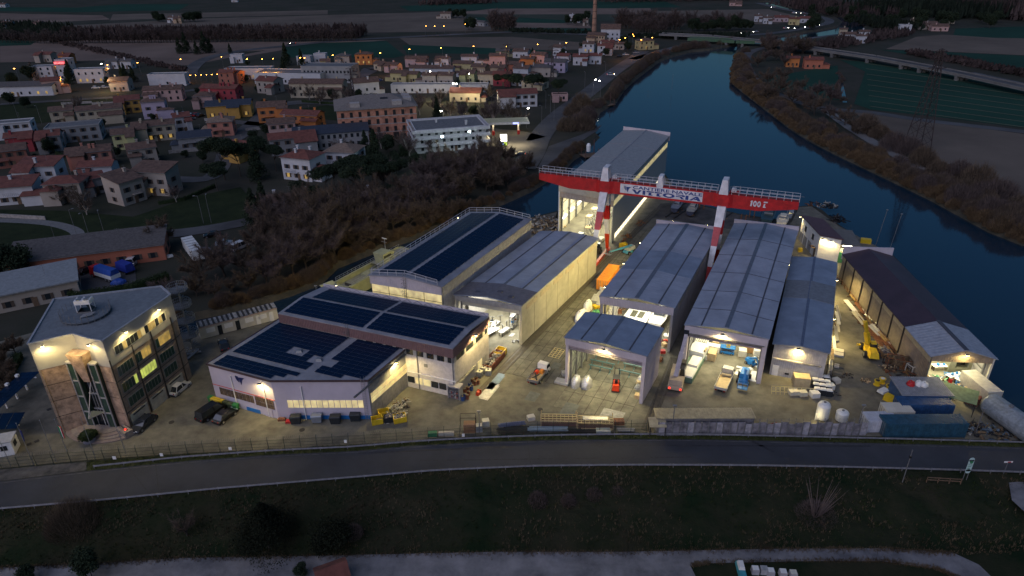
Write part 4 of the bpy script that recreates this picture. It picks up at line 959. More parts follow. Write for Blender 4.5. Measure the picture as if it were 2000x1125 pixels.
for k in range(int(dm/.8)):
    y=k*.8
    for(p_,q_,za,zb)in((-.3,w8/2,H+.15,H+1.65),(w8/2,w8+.3,H+1.65,H+.15)):mb.add([(p_,y,za),(q_,y,zb),(q_,y+.08,zb+.05),(p_,y+.08,za+.05),(p_,y+.16,za),(q_,y+.16,zb)],[(0,1,2,3),(3,2,5,4)])
o=ob('roof_ribs',mb,mat('pale_grey_roof',(.30,.33,.37)),t);o['kind']='stuff'
ob('ridge_strip',MB(f8).box(w8/2-.35,w8/2+.35,-.3,dm-.1,H+1.62,H+1.72),roofdark,t)
mb=MB(f8);mb.add([(0,0,H),(w8,0,H),(w8/2,0,H+1.5),(0,0,H-.9),(w8,0,H-.9),(0,.1,H),(w8,.1,H),(w8/2,.1,H+1.5)],[(0,1,2),(3,4,1,0),(7,6,5)]);ob('gable',mb,tanw,t)
WRB(f8,.3,w8-.3,0,H-.9,H-.02,tanw,t,.4,e=.05)
columns(f8,w8-.6,1,16,5,H-.3,t);P1(f8,'column',galvd,t,(0,.3,0,.3,0,H));P1(f8,'column',cream,t,(w8-.3,w8+.02,-.02,.3,0,H))
P1(f8,'parapet',pinkwall,t,(-.2,w8+.2,d8+.02,d8+.4,H-1,H+1.9))
LF(f8(w8*.5,-.05,H+1.0),-u8,'bright floodlight in the gable of the riverside shed',420)
area(f8(w8*.45,6,H-.6),w8*.6,9,2200,(1,.90,.55),(0,0,-1),math.atan2(v8.y,v8.x))
# ---- white house at the quay with brown roof, and the lean-to beside it
H=6.2
a,b,c_=(W(x,y,H)for x,y in((1603,460),(1644,470),(1568,423)))
fq,wq,dq,vq,uq=frame((1603,460),(1644,470),(1568,423),H)
t=building('quay_house','white quayside house with brown mono pitch roof and lamps on two corners',fq,'house')
P1(fq,'wall',white,t,(0,wq,0,dq,0,H));mb=MB(fq).hexa([(-.3,-.4,H),(wq+.3,-.4,H+.3),(wq+.3,dq+.4,H+.3),(-.3,dq+.4,H)],[(-.3,-.4,H+.2),(wq+.3,-.4,H+.5),(wq+.3,dq+.4,H+.5),(-.3,dq+.4,H+.2)]);ob('roof',mb,mat('maroon_roof_sheet',(.10,.055,.06),.6),t)
for y in(3.5,8.5):
    w_=ob('window',MB(fq).box(-.06,0,y,y+1.1,3.6,4.9),black,t);ob('window_frame',MB(fq).box(-.09,-.05,y-.08,y+1.18,3.5,3.6),woodd,w_)
for y in(4.2,7.2,10):P1(fq,'garage_door',mat('grey_door',(.28,.28,.28)),t,(-.05,0,y,y+2.2,0,2.5))
P1(fq,'porch',woodd,t,(-1.2,-.05,1.0,2.6,2.4,2.55));P1(fq,'door',woodd,t,(-.05,0,1.2,2.2,0,2.2))
LF(fq(0,dq-.2,H-.2),-vq,'lamp at the far corner of the white quayside house',300);LF(fq(.2,0,H-.5),-uq,'lamp at the near corner of the white quayside house',300);LF(fq(wq*.45,0,H-.6),-uq,'lamp over the near wall of the white quayside house',350)
H=4.6;fr_,wr_,dr_,vr_,ur_=frame((1638,477),(1678,480),(1624,449),H)
t=building('quay_shed','grey roofed lean-to shed beside the white quayside house, lit under its eave',fr_,'shed')
P1(fr_,'wall',creamwall,t,(0,wr_,0,.2,0,H-1),(wr_-.2,wr_,.2,dr_,0,H),(0,wr_-.2,dr_-.2,dr_,0,H));P1(fr_,'roof',mat('dusty_roof',(.16,.15,.13),.7),t,(-.3,wr_+.3,-.6,dr_+.3,H,H+.18));P1(fr_,'door',greenp,t,(.4,2.4,-.06,0,0,2.6))
ob('tube_lamp',MB(fr_).box(.8,2.8,-.35,-.2,H-.25,H-.12),fl,t);bolt(fr_(1.8,-.6,H-.5),500,WARM2,'tube_light')
# ---- gantry crane
zt=20.3
E0,E1=W(1053,338,zt),W(1561,395.5,zt);E0.z=E1.z=0;bx=(E1-E0);Lb=bx.length;bx.normalize();by=Vc((-bx.y,bx.x,0))
hL=W(1182,327,23.4);hR=W(1417,351,23.4);sL=(Vc((hL.x,hL.y,0))-E0).dot(bx);sR=(Vc((hR.x,hR.y,0))-E0).dot(bx)
cr=TH('gantry_crane','red and white gantry crane spanning the yard between the halls','crane',E0+bx*sL)
fc=lambda x,y,z:E0+bx*x+by*y+Vc((0,0,z))
hb=lambda x:1.55+(2.85-1.55)*min(1,max(0,min(x,Lb-x)/7.5))
bw=1.5
mb=MB(fc);xs=[0,3.5,7.5,sL-2,sL-1.2,sL+1.2,sL+2,sR-2,sR-1.2,sR+1.2,sR+2,Lb-7.5,Lb-3.5,Lb];xs.sort()
for i in range(len(xs)-1):
    x0,x1=xs[i],xs[i+1]
    def yy(x):return-.35 if(abs(x-sL)<1.3 or abs(x-sR)<1.3)else 0
    y0,y1=yy(x0),yy(x1)
    mb.hexa([(x0,y0,zt-hb(x0)),(x1,y1,zt-hb(x1)),(x1,bw,zt-hb(x1)),(x0,bw,zt-hb(x0))],[(x0,y0,zt),(x1,y1,zt),(x1,bw,zt),(x0,bw,zt)])
beam=ob('beam',mb,redp,cr)
ob('walkway',MB(fc).box(0,Lb,bw,bw+.9,zt-.12,zt-.04),galv,cr);ob('trolley_rail',MB(fc).box(0,Lb,.5,.62,zt,zt+.12),RDK,cr)
for y in(.03,bw+.85):
    for(s0,s1)in((0,sL-1.4),(sL+1.6,sR-1.4),(sR+1.6,Lb)):railing('','',[fc(s0,y,zt),fc(s1,y,zt)],1.15,1.35,cr,mat('rail_white',(.6,.6,.62)),.06)
mb=MB();[mb.bar(fc(x-.9 if x<5 else x,.5,zt+1.1),fc(x if x<5 else x+.9,.5,zt+1.1),.05)for x in(0,Lb)];ob('end_bar',mb,galv,cr)
def banner():
    c0,c1=sL+3.6,sR-4.2
    o=ob('banner',MB(fc).box(c0,c1,-.07,-.02,zt-2.35,zt-.25),whitep,cr)
    return c0,c1
def words(s,x0,x1,z0,z1,m,bold=.02,parent=None,shear=0):
    cu=bpy.data.curves.new('lettering','FONT');cu.body=s;cu.extrude=.02;cu.offset=bold;cu.resolution_u=4
    tmp=bpy.data.objects.new('tmp',cu);C.objects.link(tmp);bpy.context.view_layer.update()
    me=bpy.data.meshes.new_from_object(tmp.evaluated_get(bpy.context.evaluated_depsgraph_get()));bpy.data.objects.remove(tmp);me.materials.clear();me.materials.append(m)
    xa,xb=min(v.co.x for v in me.vertices),max(v.co.x for v in me.vertices);ya,yb=min(v.co.y for v in me.vertices),max(v.co.y for v in me.vertices)
    sx,sz_=(x1-x0)/(xb-xa),(z1-z0)/(yb-ya);X=bx;Z=Vc((0,0,1));Y=-by
    Mx=Mt(((X.x,Z.x,Y.x,0),(X.y,Z.y,Y.y,0),(X.z,Z.z,Y.z,0),(0,0,0,1)))
    return link('lettering',me,cr,MW[cr.name].inverted()@Mt.Translation(fc(x0,-.10,z0))@Mx@Mt.Diagonal((sx,sz_,1,1))@Mt.Translation((-xa,-ya,0)))
c0,c1=banner();lb_=mat('letter_blue',(.012,.045,.20),.5,var=0)
words('CANTIERE NAVALE',c0+(c1-c0)*.16,c1-.12,zt-1.12,zt-.42,lb_,.018)
# wide block letters of the second line, built as bars on the banner
def poly_on(mb,ox,oz,sx,sz,pts,off=-.10):
    n=len(pts);fr=[fc(ox+a*sx,off,oz+b*sz)for a,b in pts];bk=[p+by*.03 for p in fr]
    ar=sum(pts[i][0]*pts[(i+1)%n][1]-pts[(i+1)%n][0]*pts[i][1]for i in range(n))
    f=[tuple(range(n)),tuple(range(2*n-1,n-1,-1))]+[(k,k+n,(k+1)%n+n,(k+1)%n)for k in range(n)]
    mb.add(fr+bk,f if ar>0 else[tuple(reversed(q))for q in f])
def ringpoly(mb,ox,oz,sx,sz,cx,cy,rx,ry,ix,iy,n=16):
    for k in range(n):
        a0,a1=2*PI*k/n,2*PI*(k+1)/n
        poly_on(mb,ox,oz,sx,sz,[(cx+ix*cos(a0),cy+iy*sin(a0)),(cx+rx*cos(a0),cy+ry*sin(a0)),(cx+rx*cos(a1),cy+ry*sin(a1)),(cx+ix*cos(a1),cy+iy*sin(a1))])
def glyphs(x0,x1,z0,z1):
    mb=MB();Wd,Hh=x1-x0,z1-z0;P_=lambda pts:poly_on(mb,x0,z0,Wd,Hh,pts)
    P_([(0,1),(.045,1),(.075,.38),(.105,1),(.142,1),(.095,0),(.055,0)]);P_([(.158,0),(.198,0),(.198,1),(.158,1)])
    for o in(.224,.342):
        P_([(o-.008,.74),(o+.100,.74),(o+.100,1),(o-.008,1)]);P_([(o+.024,.66),(o+.024,.0),(o+.084,.0),(o+.084,.17),(o+.066,.17),(o+.066,.66)][::-1])
    ringpoly(mb,x0,z0,Wd,Hh,.542,.5,.086,.52,.045,.26)
    P_([(.645,.80),(.745,.80),(.745,1),(.645,1)]);P_([(.735,.52),(.768,.58),(.775,.78),(.766,.95),(.745,1),(.745,.80),(.735,.74)]);P_([(.645,.42),(.735,.42),(.735,.62),(.645,.62)]);P_([(.70,.42),(.735,.42),(.768,0),(.728,0)])
    P_([(.782,0),(.825,0),(.825,1),(.782,1)]);P_([(.838,0),(.925,1),(.958,1),(1.0,0),(.955,0),(.947,.22),(.90,.22),(.915,.45),(.935,.45),(.93,.68),(.872,0)])
    return ob('lettering',mb,lb_,cr)
glyphs(c0+(c1-c0)*.15,c1-.3,zt-2.22,zt-1.27)
emblem(fc(c0,-.0,0),fc(c1,0,0),.075,zt-1.35,.85,cr,.12,lb_)
mb=MB();gx=Lb-9.3;gz=zt-1.95;gh=1.25;poly_on(mb,gx,gz,1,gh,[(.0,0),(.34,0),(.44,1),(.2,1),(.0,.86),(.04,.70),(.14,.76)])
ringpoly(mb,gx,gz,1,gh,.92,.5,.38,.52,.14,.26,12);ringpoly(mb,gx,gz,1,gh,1.72,.5,.38,.52,.14,.26,12)
poly_on(mb,gx,gz,1,gh,[(2.55,.84),(3.34,.84),(3.40,1.06),(2.60,1.06)]);poly_on(mb,gx,gz,1,gh,[(2.54,0),(3.08,0),(3.12,.18),(2.88,.18),(2.97,.66),(2.68,.66)]);ob('lettering',mb,whitep,cr)
def leg(s,side,front):
    top=fc(s,-.15 if front else bw+.15,zt-2.6);u_=Vc((cos(R(65.5)),sin(R(65.5)),0))
    bc=Vc((18.0,141.2,0))if side=='l' else Vc((18.0,141.2,0))+bx*(sR-sL)
    bot=bc if front else bc+u_*13.2;bot=bot+Vc((0,0,.9))
    segs=[(0,.24,whitep,1.75,1.55),(.24,.47,fadedred if front else redp,1.55,1.25),(.47,.72,whitep,1.25,1.0),(.72,1.0,redp if front else orangep,1.0,.6)]
    for a0,a1,m_,wa_,wb_ in segs:
        p,q=top.lerp(bot,a0),top.lerp(bot,a1);mb=MB()
        ex,ey=bx,by
        mb.hexa([q-ex*wb_/2-ey*wb_*.4,q+ex*wb_/2-ey*wb_*.4,q+ex*wb_/2+ey*wb_*.4,q-ex*wb_/2+ey*wb_*.4],[p-ex*wa_/2-ey*wa_*.4,p+ex*wa_/2-ey*wa_*.4,p+ex*wa_/2+ey*wa_*.4,p-ex*wa_/2+ey*wa_*.4]);ob('leg',mb,m_,cr)
    d=u_;
    for k in(-1.6,-.7,.7,1.6):
        c_=bot+d*k*.55;w_=ob('wheel',MB().bar(c_-bx*.12-Vc((0,0,.55)),c_+bx*.12-Vc((0,0,.55)),.62,.62,14),RDK,cr)
    ob('bogie',MB().bar(bot-d*1.5-Vc((0,0,.35)),bot+d*1.5-Vc((0,0,.35)),.55,.7),orangep,cr);return bot
for s,sd in((sL,'l'),(sR,'r')):
    b1=leg(s,sd,True);b2=leg(s,sd,False)
    ob('sill_beam',MB().bar(b1-Vc((0,0,.2)),b2-Vc((0,0,.2)),.6,.75),orangep,cr)
    mb=MB(fc);mb.hexa([(s-.95,-.4,zt-.05),(s+.95,-.4,zt-.05),(s+.95,.5,zt-.05),(s-.95,.5,zt-.05)],[(s-.55,-.1,zt+3.0),(s+.55,-.1,zt+3.0),(s+.55,.5,zt+3.0),(s-.55,.5,zt+3.0)])
    mb.hexa([(s-.55,.45,zt+2.1),(s+.55,.45,zt+2.1),(s+.55,2.8,zt+2.1),(s-.55,2.8,zt+2.1)],[(s-.55,.45,zt+3.0),(s+.55,.45,zt+3.0),(s+.55,2.6,zt+3.0),(s-.55,2.6,zt+3.0)])
    mb.hexa([(s-.7,2.3,zt-.05),(s+.7,2.3,zt-.05),(s+.7,3.1,zt-.05),(s-.7,3.1,zt-.05)],[(s-.55,2.2,zt+2.9),(s+.55,2.2,zt+2.9),(s+.55,2.8,zt+2.9),(s-.55,2.8,zt+2.9)]);ob('portal_head',mb,whitep,cr)
    railing('','',[fc(s+1.1,1.2,zt+.3),fc(s+3.0,1.2,zt+.3),fc(s+3.0,2.4,zt+.3)],1.1,.8,cr,galv,.05);ob('service_platform',MB(fc).box(s+1.0,s+3.1,1.1,2.5,zt+.15,zt+.28),redp,cr);ob('winch',MB(fc).tbox(s+1.3,s+2.4,1.3,2.2,zt+.3,zt+1.0,.15),whitep,cr)
sm=(sL+sR)/2-0.6
mb=MB(fc);mb.hexa([(sm-.7,-.05,zt-.3),(sm+.7,-.05,zt-.3),(sm+.7,.4,zt-.3),(sm-.7,.4,zt-.3)],[(sm-.45,.0,zt+2.0),(sm+.45,0,zt+2.0),(sm+.45,.4,zt+2.0),(sm-.45,.4,zt+2.0)]);mb.box(sm-.45,sm+.45,.3,2.4,zt+1.7,zt+2.25);mb.hexa([(sm-.5,2.2,zt-.1),(sm+.5,2.2,zt-.1),(sm+.5,2.6,zt-.1),(sm-.5,2.6,zt-.1)],[(sm-.45,2.1,zt+2.1),(sm+.45,2.1,zt+2.1),(sm+.45,2.4,zt+2.1),(sm-.45,2.4,zt+2.1)]);ob('trolley_arch',mb,whitep,cr)
# ---- office block
H=16.3
op=[(55,674),(143,654),(176,664),(200,668),(323,585),(333,577),(315,561),(106,586)]
OP=[W(x,y,H)for x,y in op];OP=[Vc((p.x,p.y,0))for p in OP]
t=TH('office_block','five storey office in tan stone, lit eaves, glazed entrance bay and spiral stairs','office building',OP[2])
ZB=11.8;n=len(OP)
panelm=mat('office_panel',(.36,.35,.34),.5,var=.06,scale=.4)
for i in range(n):
    j=(i+1)%n;p,q=OP[i],OP[j]
    WPT(p,q,ZB,H-.05,panelm,t)
    zs=[0,3.1,6.0,8.9,ZB]
    if i in(1,):continue
    if i==0: # left wing, leave the glazed bay open
        for k in range(4):WPT(p,q,zs[k]+.06,zs[k+1]-.06,stonem,t,.3,'stone_panel',-.05,0,.70)
        for k in range(1,4):WPT(p,q,zs[k]-.05,zs[k]+.05,RDK,t,.2,'floor_joint',-.08,0,.70)
    elif i==2:
        for k in range(4):WPT(p,q,zs[k]+.06,zs[k+1]-.06,stonem,t,.3,'stone_panel',-.05,0,1)
        for k in range(1,4):WPT(p,q,zs[k]-.05,zs[k]+.05,RDK,t,.2,'floor_joint',-.08,0,1)
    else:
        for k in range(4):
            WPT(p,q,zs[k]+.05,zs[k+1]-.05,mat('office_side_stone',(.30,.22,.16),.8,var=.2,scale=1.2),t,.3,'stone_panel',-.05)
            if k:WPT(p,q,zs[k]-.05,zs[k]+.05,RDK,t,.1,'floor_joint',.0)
mb=MB();mb.prism([(p.x,p.y)for p in OP],H-.05,H+.12);rf=ob('roof',mb,mat('office_roof',(.17,.19,.205),.7,var=.12),t)
mb=MB()
for i in range(n):mb.bar(OP[i]+Vc((0,0,H+.15)),OP[(i+1)%n]+Vc((0,0,H+.15)),.28,.3)
ob('eave_trim',mb,mat('eave_trim',(.34,.35,.37),.5),t)
# long side: window groups
p,q=OP[3],OP[4];Ls=(q-p).length
def panes(z0,z1,s0,s1,n_,mats_,pr=.06):
    WPT(p,q,z0-.08,z1+.08,mat('window_surround',(.30,.29,.27),.6),t,.05,'window_frame',.03,s0-.006,s1+.006)
    for k in range(n_):
        a0=s0+(s1-s0)*k/n_;WPT(p,q,z0,z1,mats_[k%len(mats_)]if isinstance(mats_,list)else mats_,t,.05,'window',.055,a0+.003,a0+(s1-s0)/n_-.003)
G=glass;WPT(p,q,13.0,14.55,mat('window_surround2',(.62,.60,.50),.5),t,.08,'window_frame',.04,.10,.94)
for k in range(14):
    a0=.115+k*.058;WPT(p,q,13.12,14.4,[G,G,litamber,G,G,G,litamber,lampc if False else litpane2,G,litamber,litamber,G,litamber,G][k],t,.05,'window',.07,a0,a0+.052)
gd=mat('green_dark_glass',(.02,.05,.04),.1,var=0)
for(z0,rows)in((9.55,[(.07,.30,5,gd),(.34,.58,5,[gd,gd,litamber,litamber,litamber]),(.68,.92,5,[gd,litamber,litamber,litamber,litamber])]),
                   (6.6,[(.06,.29,5,[gd,gd,gd,gd,litgreen]),(.34,.60,6,litgreen),(.68,.92,5,gd)]),
                   (3.75,[(.08,.31,4,gd),(.36,.60,5,gd),(.68,.90,4,gd)])):
    for s0,s1,n_,m_ in rows:panes(z0,z0+1.55,s0,s1,n_,m_)
for s0,s1 in((.04,.31),(.36,.62),(.66,.94)):WPT(p,q,.05,2.5,mat('garage_door_office',(.40,.39,.34),.6),t,.08,'garage_door',.06,s0,s1);WPT(p,q,2.05,2.3,black,t,.06,'vent',.09,s0+.04,s1-.04)
for s in(.0,.335,.64,.985):WPT(p,q,0,13,RDK,t,.12,'downpipe',.10,s,s+.012)
# glazed entrance bay with stone wedge above
m0=OP[0].lerp(OP[1],.70);m1=OP[2];dv=(m1-m0).normalized();nv=Vc((dv.y,-dv.x,0));wv=(m1-m0).length
fe=lambda x,y,z=0:m0+dv*x+nv*y+Vc((0,0,z))
frm=mat('bay_frame',(.34,.34,.35),.5,.2)
P1(fe,'curtain_wall',mat('bay_glass',(.025,.03,.03),.1,var=0,spec=.8),t,(.2,wv-.2,-.5,-.4,0,ZB-.1))
for x0,x1 in((.0,1.25),(wv-1.25,wv)):
    P1(fe,'glass_bay',mat('bay_glass2',(.03,.06,.045),.12,var=0,spec=.8),t,(x0+.1,x1-.1,-.3,.55,0,12.2));P1(fe,'bay_cap',panelm,t,(x0,x1,-.4,.7,12.2,12.45))
    for x in(x0,x1-.14):P1(fe,'mullion',frm,t,(x,x+.14,.52,.68,0,12.2))
    for z in(3.1,6,8.9):P1(fe,'transom',frm,t,(x0+.14,x1-.14,.52,.62,z,z+.25))
for k in range(1,5):P1(fe,'mullion',frm,t,(1.25+k*(wv-2.5)/5-.04,1.25+k*(wv-2.5)/5+.04,-.4,-.25,0,ZB-.1))
for z in(3.2,6.1,9.0):P1(fe,'transom',frm,t,(1.3,wv-1.3,-.4,-.2,z,z+.22))
cw=wv/2;mb=MB(fe)
mb.hexa([(cw-.55,-.3,8.9),(cw+.55,-.3,8.9),(cw+.55,.5,8.9),(cw-.55,.5,8.9)],[(cw-1.5,-.4,14.2),(cw+1.5,-.4,14.2),(cw+1.3,1.35,14.2),(cw-1.3,1.35,14.2)]);ob('stone_wedge',mb,stonem,t)
mb=MB(fe);mb.add([(1.3,.3,3.15),(wv-1.3,.3,3.15),(cw,2.6,3.3),(1.3,.3,3.3),(wv-1.3,.3,3.3),(cw,2.6,3.45)],[(2,1,0),(3,4,5),(0,1,4,3),(1,2,5,4),(2,0,3,5)]);cn=ob('canopy',mb,mat('canopy_glass',(.14,.16,.15),.25,var=0),t)
mb=MB();mb.bar(fe(cw,2.5,3.4),fe(cw,-.1,8.6),.08).bar(fe(cw,2.5,3.4),fe(1.4,.5,3.3),.09).bar(fe(cw,2.5,3.4),fe(wv-1.4,.5,3.3),.09);ob('canopy_rod',mb,STB,t)
P1(fe,'entrance_door',glass,t,(cw-1.1,cw-.04,-.25,-.15,.1,2.5));P1(fe,'entrance_door',glass,t,(cw+.04,cw+1.1,-.25,-.15,.1,2.5));
mb=MB(fe)
for x in(cw-1.2,cw-.04,cw+1.12):mb.box(x,x+.08,-.16,-.1,0,2.6)
mb.box(cw-1.2,cw+1.2,-.16,-.1,2.52,2.62);ob('door_frame',mb,white,t)
for k in range(4):
    rr_=4.9-k*.75;mb=MB();cst=fe(cw,.3);pl=[]
    for i in range(17):a=PI*i/16;pl.append(cst+dv*cos(a)*rr_*1.25+nv*sin(a)*rr_*.8)
    mb.prism([(p_.x,p_.y)for p_ in reversed(pl)],.03+k*.13,.03+(k+1)*.13);ob('entrance_step',mb,mat('step_stone',(.26,.22,.19),.8,var=.15)if k%2 else mat('step_stone2',(.24,.19,.17),.8),t)
# roof plant: deck disc with chiller (own things)
pc=W(170,615,H+.3);t2=TH('plant_deck','round steel plant deck with rail posts on the office roof','platform',pc)
ob('deck',MB().cyl(pc.x-.3,pc.y+.3,H+.4,H+.55,3.5,26),mat('deck_steel',(.16,.18,.20),.6,.2),t2)
mb=MB()
for k in range(26):
    a=2*PI*k/26;b_=2*PI*(k+1)/26;P_=lambda a_,z:Vc((pc.x-.3+3.5*cos(a_),pc.y+.3+3.5*sin(a_),z));mb.bar(P_(a,H+.1),P_(a,H+.55),.06)
    if not(3<k<8):mb.bar(P_(a,H+.55),P_(a,H+1.7),.05)
ob('rail',mb,galvd,t2)
ch=W(170,608,H+.5);t2=TH('chiller','white rooftop chiller with four fans on the office roof','chiller',(ch.x,ch.y,H+.55),R(8))
ob('casing',MB().box(-1.15,1.15,-.8,.8,1.5,2.2),white,t2,False);ob('base',MB().box(-1.15,1.15,-.8,.8,0,.25),galvd,t2,False)
for x in(-1.1,1.02):
    for y in(-.8,.72):ob('post',MB().box(x,x+.08,y,y+.08,.25,1.5),white,t2,False)
mb=MB();mb.add([(-1.0,-.78,.3),(1.0,-.78,.3),(0.1,-.2,1.5),(-1.0,.75,.3),(1.0,.75,.3),(.1,.2,1.5)],[(0,2,5,3),(1,4,5,2),(0,3,4,1)]);ob('coil',mb,black,t2,False)
for x in(-.55,.55):
    for y in(-.38,.38):ob('fan',MB().cyl(x,y,2.2,2.38,.36,14),galv,t2,False)
for i,(x,y)in enumerate(((.5,-1.6),)):ob('side_panel',MB().add([(-.2,-2.6,.1),(1.6,-2.2,.3),(1.9,-1.2,.45),(.1,-1.5,.3)],[(0,1,2,3)]),galv,t2,False)
# spiral stairs
sp=W(352,700,0)+Vc((1.1,3.2,0));t2=TH('spiral_stairs','galvanised spiral escape stairs with octagonal landings behind the office','stairs',sp)
ob('newel',MB().bar(sp,sp+Vc((0,0,14)),.25,None,10),galv,t2)
mb=MB()
for k in range(74):
    a=k*.34;z=.17+k*.178;mb.bar(sp+Vc((0,0,z)),sp+Vc((cos(a)*1.45,sin(a)*1.45,z)),.22,.04)
ob('treads',mb,galvd,t2)
for z in(3.1,6.2,9.3,12.6):
    mb=MB();o8=[(sp.x+1.75*cos(R(22.5+45*k)),sp.y+1.75*sin(R(22.5+45*k)))for k in range(8)];mb.prism(o8,z,z+.1);ld=ob('landing',mb,galvd,t2)
    mb=MB()
    for k in range(8):
        a_,b_=Vc((*o8[k],z)),Vc((*o8[(k+1)%8],z))
        for h_ in(.55,1.1):mb.bar(a_+Vc((0,0,h_)),b_+Vc((0,0,h_)),.05)
        mb.bar(a_,a_+Vc((0,0,1.1)),.06)
        for r_ in(.25,.5,.75):mb.bar(a_.lerp(b_,r_),a_.lerp(b_,r_)+Vc((0,0,1.1)),.03)
    o=ob('landing_rail',mb,galv,ld);mb=MB().bar(sp+Vc((-3.6,0.2,z+.05)),sp+Vc((-1.4,0,z+.05)),1.0,.1);ob('bridge',mb,galvd,ld)
def eave(i,s,lab,e,k=.0):
    p,q=OP[i],OP[(i+1)%n];d=(q-p).normalized();n_=Vc((d.y,-d.x,0));LF(p.lerp(q,s)+Vc((0,0,H-.3))+n_*.1,n_,lab,e,WARM,None,True,.2)
eave(0,.30,'eave floodlight on the office, far left of the front',520);eave(2,.2,'eave floodlight on the office, over the right wing of the front',300);eave(3,.27,'eave floodlight on the office side above the long window row',420);eave(3,.80,'eave floodlight on the office side near the spiral stairs',420)
bolt(fe(cw,2.6,15.4),520,WARM,'wedge_light',.2)
# ================================================================== VEGETATION
twig=mat('bare_twigs',(0.155,0.115,0.085),.95,col2=(0.07,0.054,0.042),scale=.5,spec=.1)
twig2=mat('russet_twigs',(0.165,0.122,0.085),.95,col2=(0.075,0.057,0.042),scale=.5,spec=.1)
twigd=mat('dark_twigs',(0.15,0.115,0.105),.95,col2=(0.075,0.058,0.052),scale=.5,spec=.1)
bark=mat('bark',(0.085,0.07,0.058),.95,var=.2,spec=.1);barkp=mat('pale_bark',(0.34,0.31,0.27),.9,var=.2,spec=.1)
leafd=mat('dark_needles',(0.035,0.052,0.028),.9,col2=(0.015,0.024,0.014),scale=.8,spec=.15)
leafg=mat('hedge_leaves',(0.035,0.055,0.020),.9,col2=(0.014,0.024,0.010),scale=1.2,spec=.15)
reedm=mat('reed_stems',(0.20,0.135,0.075),.95,col2=(0.09,0.06,0.035),scale=.3,spec=.1)
def proto(name,label,cat,grp):return TH(name,label,cat,(0,0,0),0,grp)
def bare(h,sp,seed,n2=9,n3=8,ntw=5200,tm=twig,bm=bark,up=.9,tw=.9,label='',grp='',tlen=.8,th=.018,name='bare_tree'):
    rnd=random.Random(seed);t=proto(name,label,'tree',grp);tr=MB();ends=[]
    def tube(p,q,r0,r1,n=5):tr.bar(p,q,r0*2,None,n,r1*2)
    top=Vc((rnd.uniform(-.4,.4),rnd.uniform(-.4,.4),h*.27));tube(Vc((0,0,-.2)),top*.5,h*.022,h*.019);tube(top*.5,top,h*.019,h*.016)
    tips=[]
    for i in range(n2):
        a=6.283*i/n2+rnd.uniform(-.4,.4);el=rnd.uniform(.35,1.25)*up;L=h*rnd.uniform(.25,.50)
        o=top*rnd.uniform(.35,1.0);d=Vc((cos(a)*cos(el)*sp,sin(a)*cos(el)*sp,sin(el)));m_=o+d*L*.55;e=m_+(d+Vc((0,0,.35))).normalized()*L*.55
        tube(o,m_,h*.011,h*.007,4);tube(m_,e,h*.007,h*.004,4)
        for k in range(n3):
            s=rnd.random();b=(m_.lerp(e,s)if k%2 else o.lerp(m_,.4+.6*s));d2=(d+Vc((rnd.uniform(-1,1),rnd.uniform(-1,1),rnd.uniform(-.1,1.0)))*.9).normalized();L2=h*rnd.uniform(.12,.26);q=b+d2*L2
            tube(b,q,h*.0035,h*.0012,3);tips.append((b,q,d2))
    ob('trunk',tr,bm,t,False);cr_=MB();vs,fs=[],[]
    for k in range(ntw):
        b,q,d2=tips[rnd.randrange(len(tips))];s=rnd.uniform(.15,1.05);p=b.lerp(q,s);d=(d2*.6+Vc((rnd.gauss(0,1),rnd.gauss(0,1),rnd.gauss(.25,.8)))*.6).normalized();L=tlen*rnd.uniform(.5,1.4);w=th*rnd.uniform(.7,1.5)
        sd=d.cross(Vc((rnd.gauss(0,1),rnd.gauss(0,1),rnd.gauss(0,1)))).normalized()*w;i=len(vs);m_=p+d*L*.5+Vc((0,0,.05))
        vs+=[p-sd,p+sd,p+d*L+Vc((rnd.uniform(-.1,.1),rnd.uniform(-.1,.1),.0))];fs.append((i,i+1,i+2))
    me=bpy.data.meshes.new('crown');me.from_pydata(vs,[],fs);me.materials.append(tm);link('crown',me,t);return freeze(t)
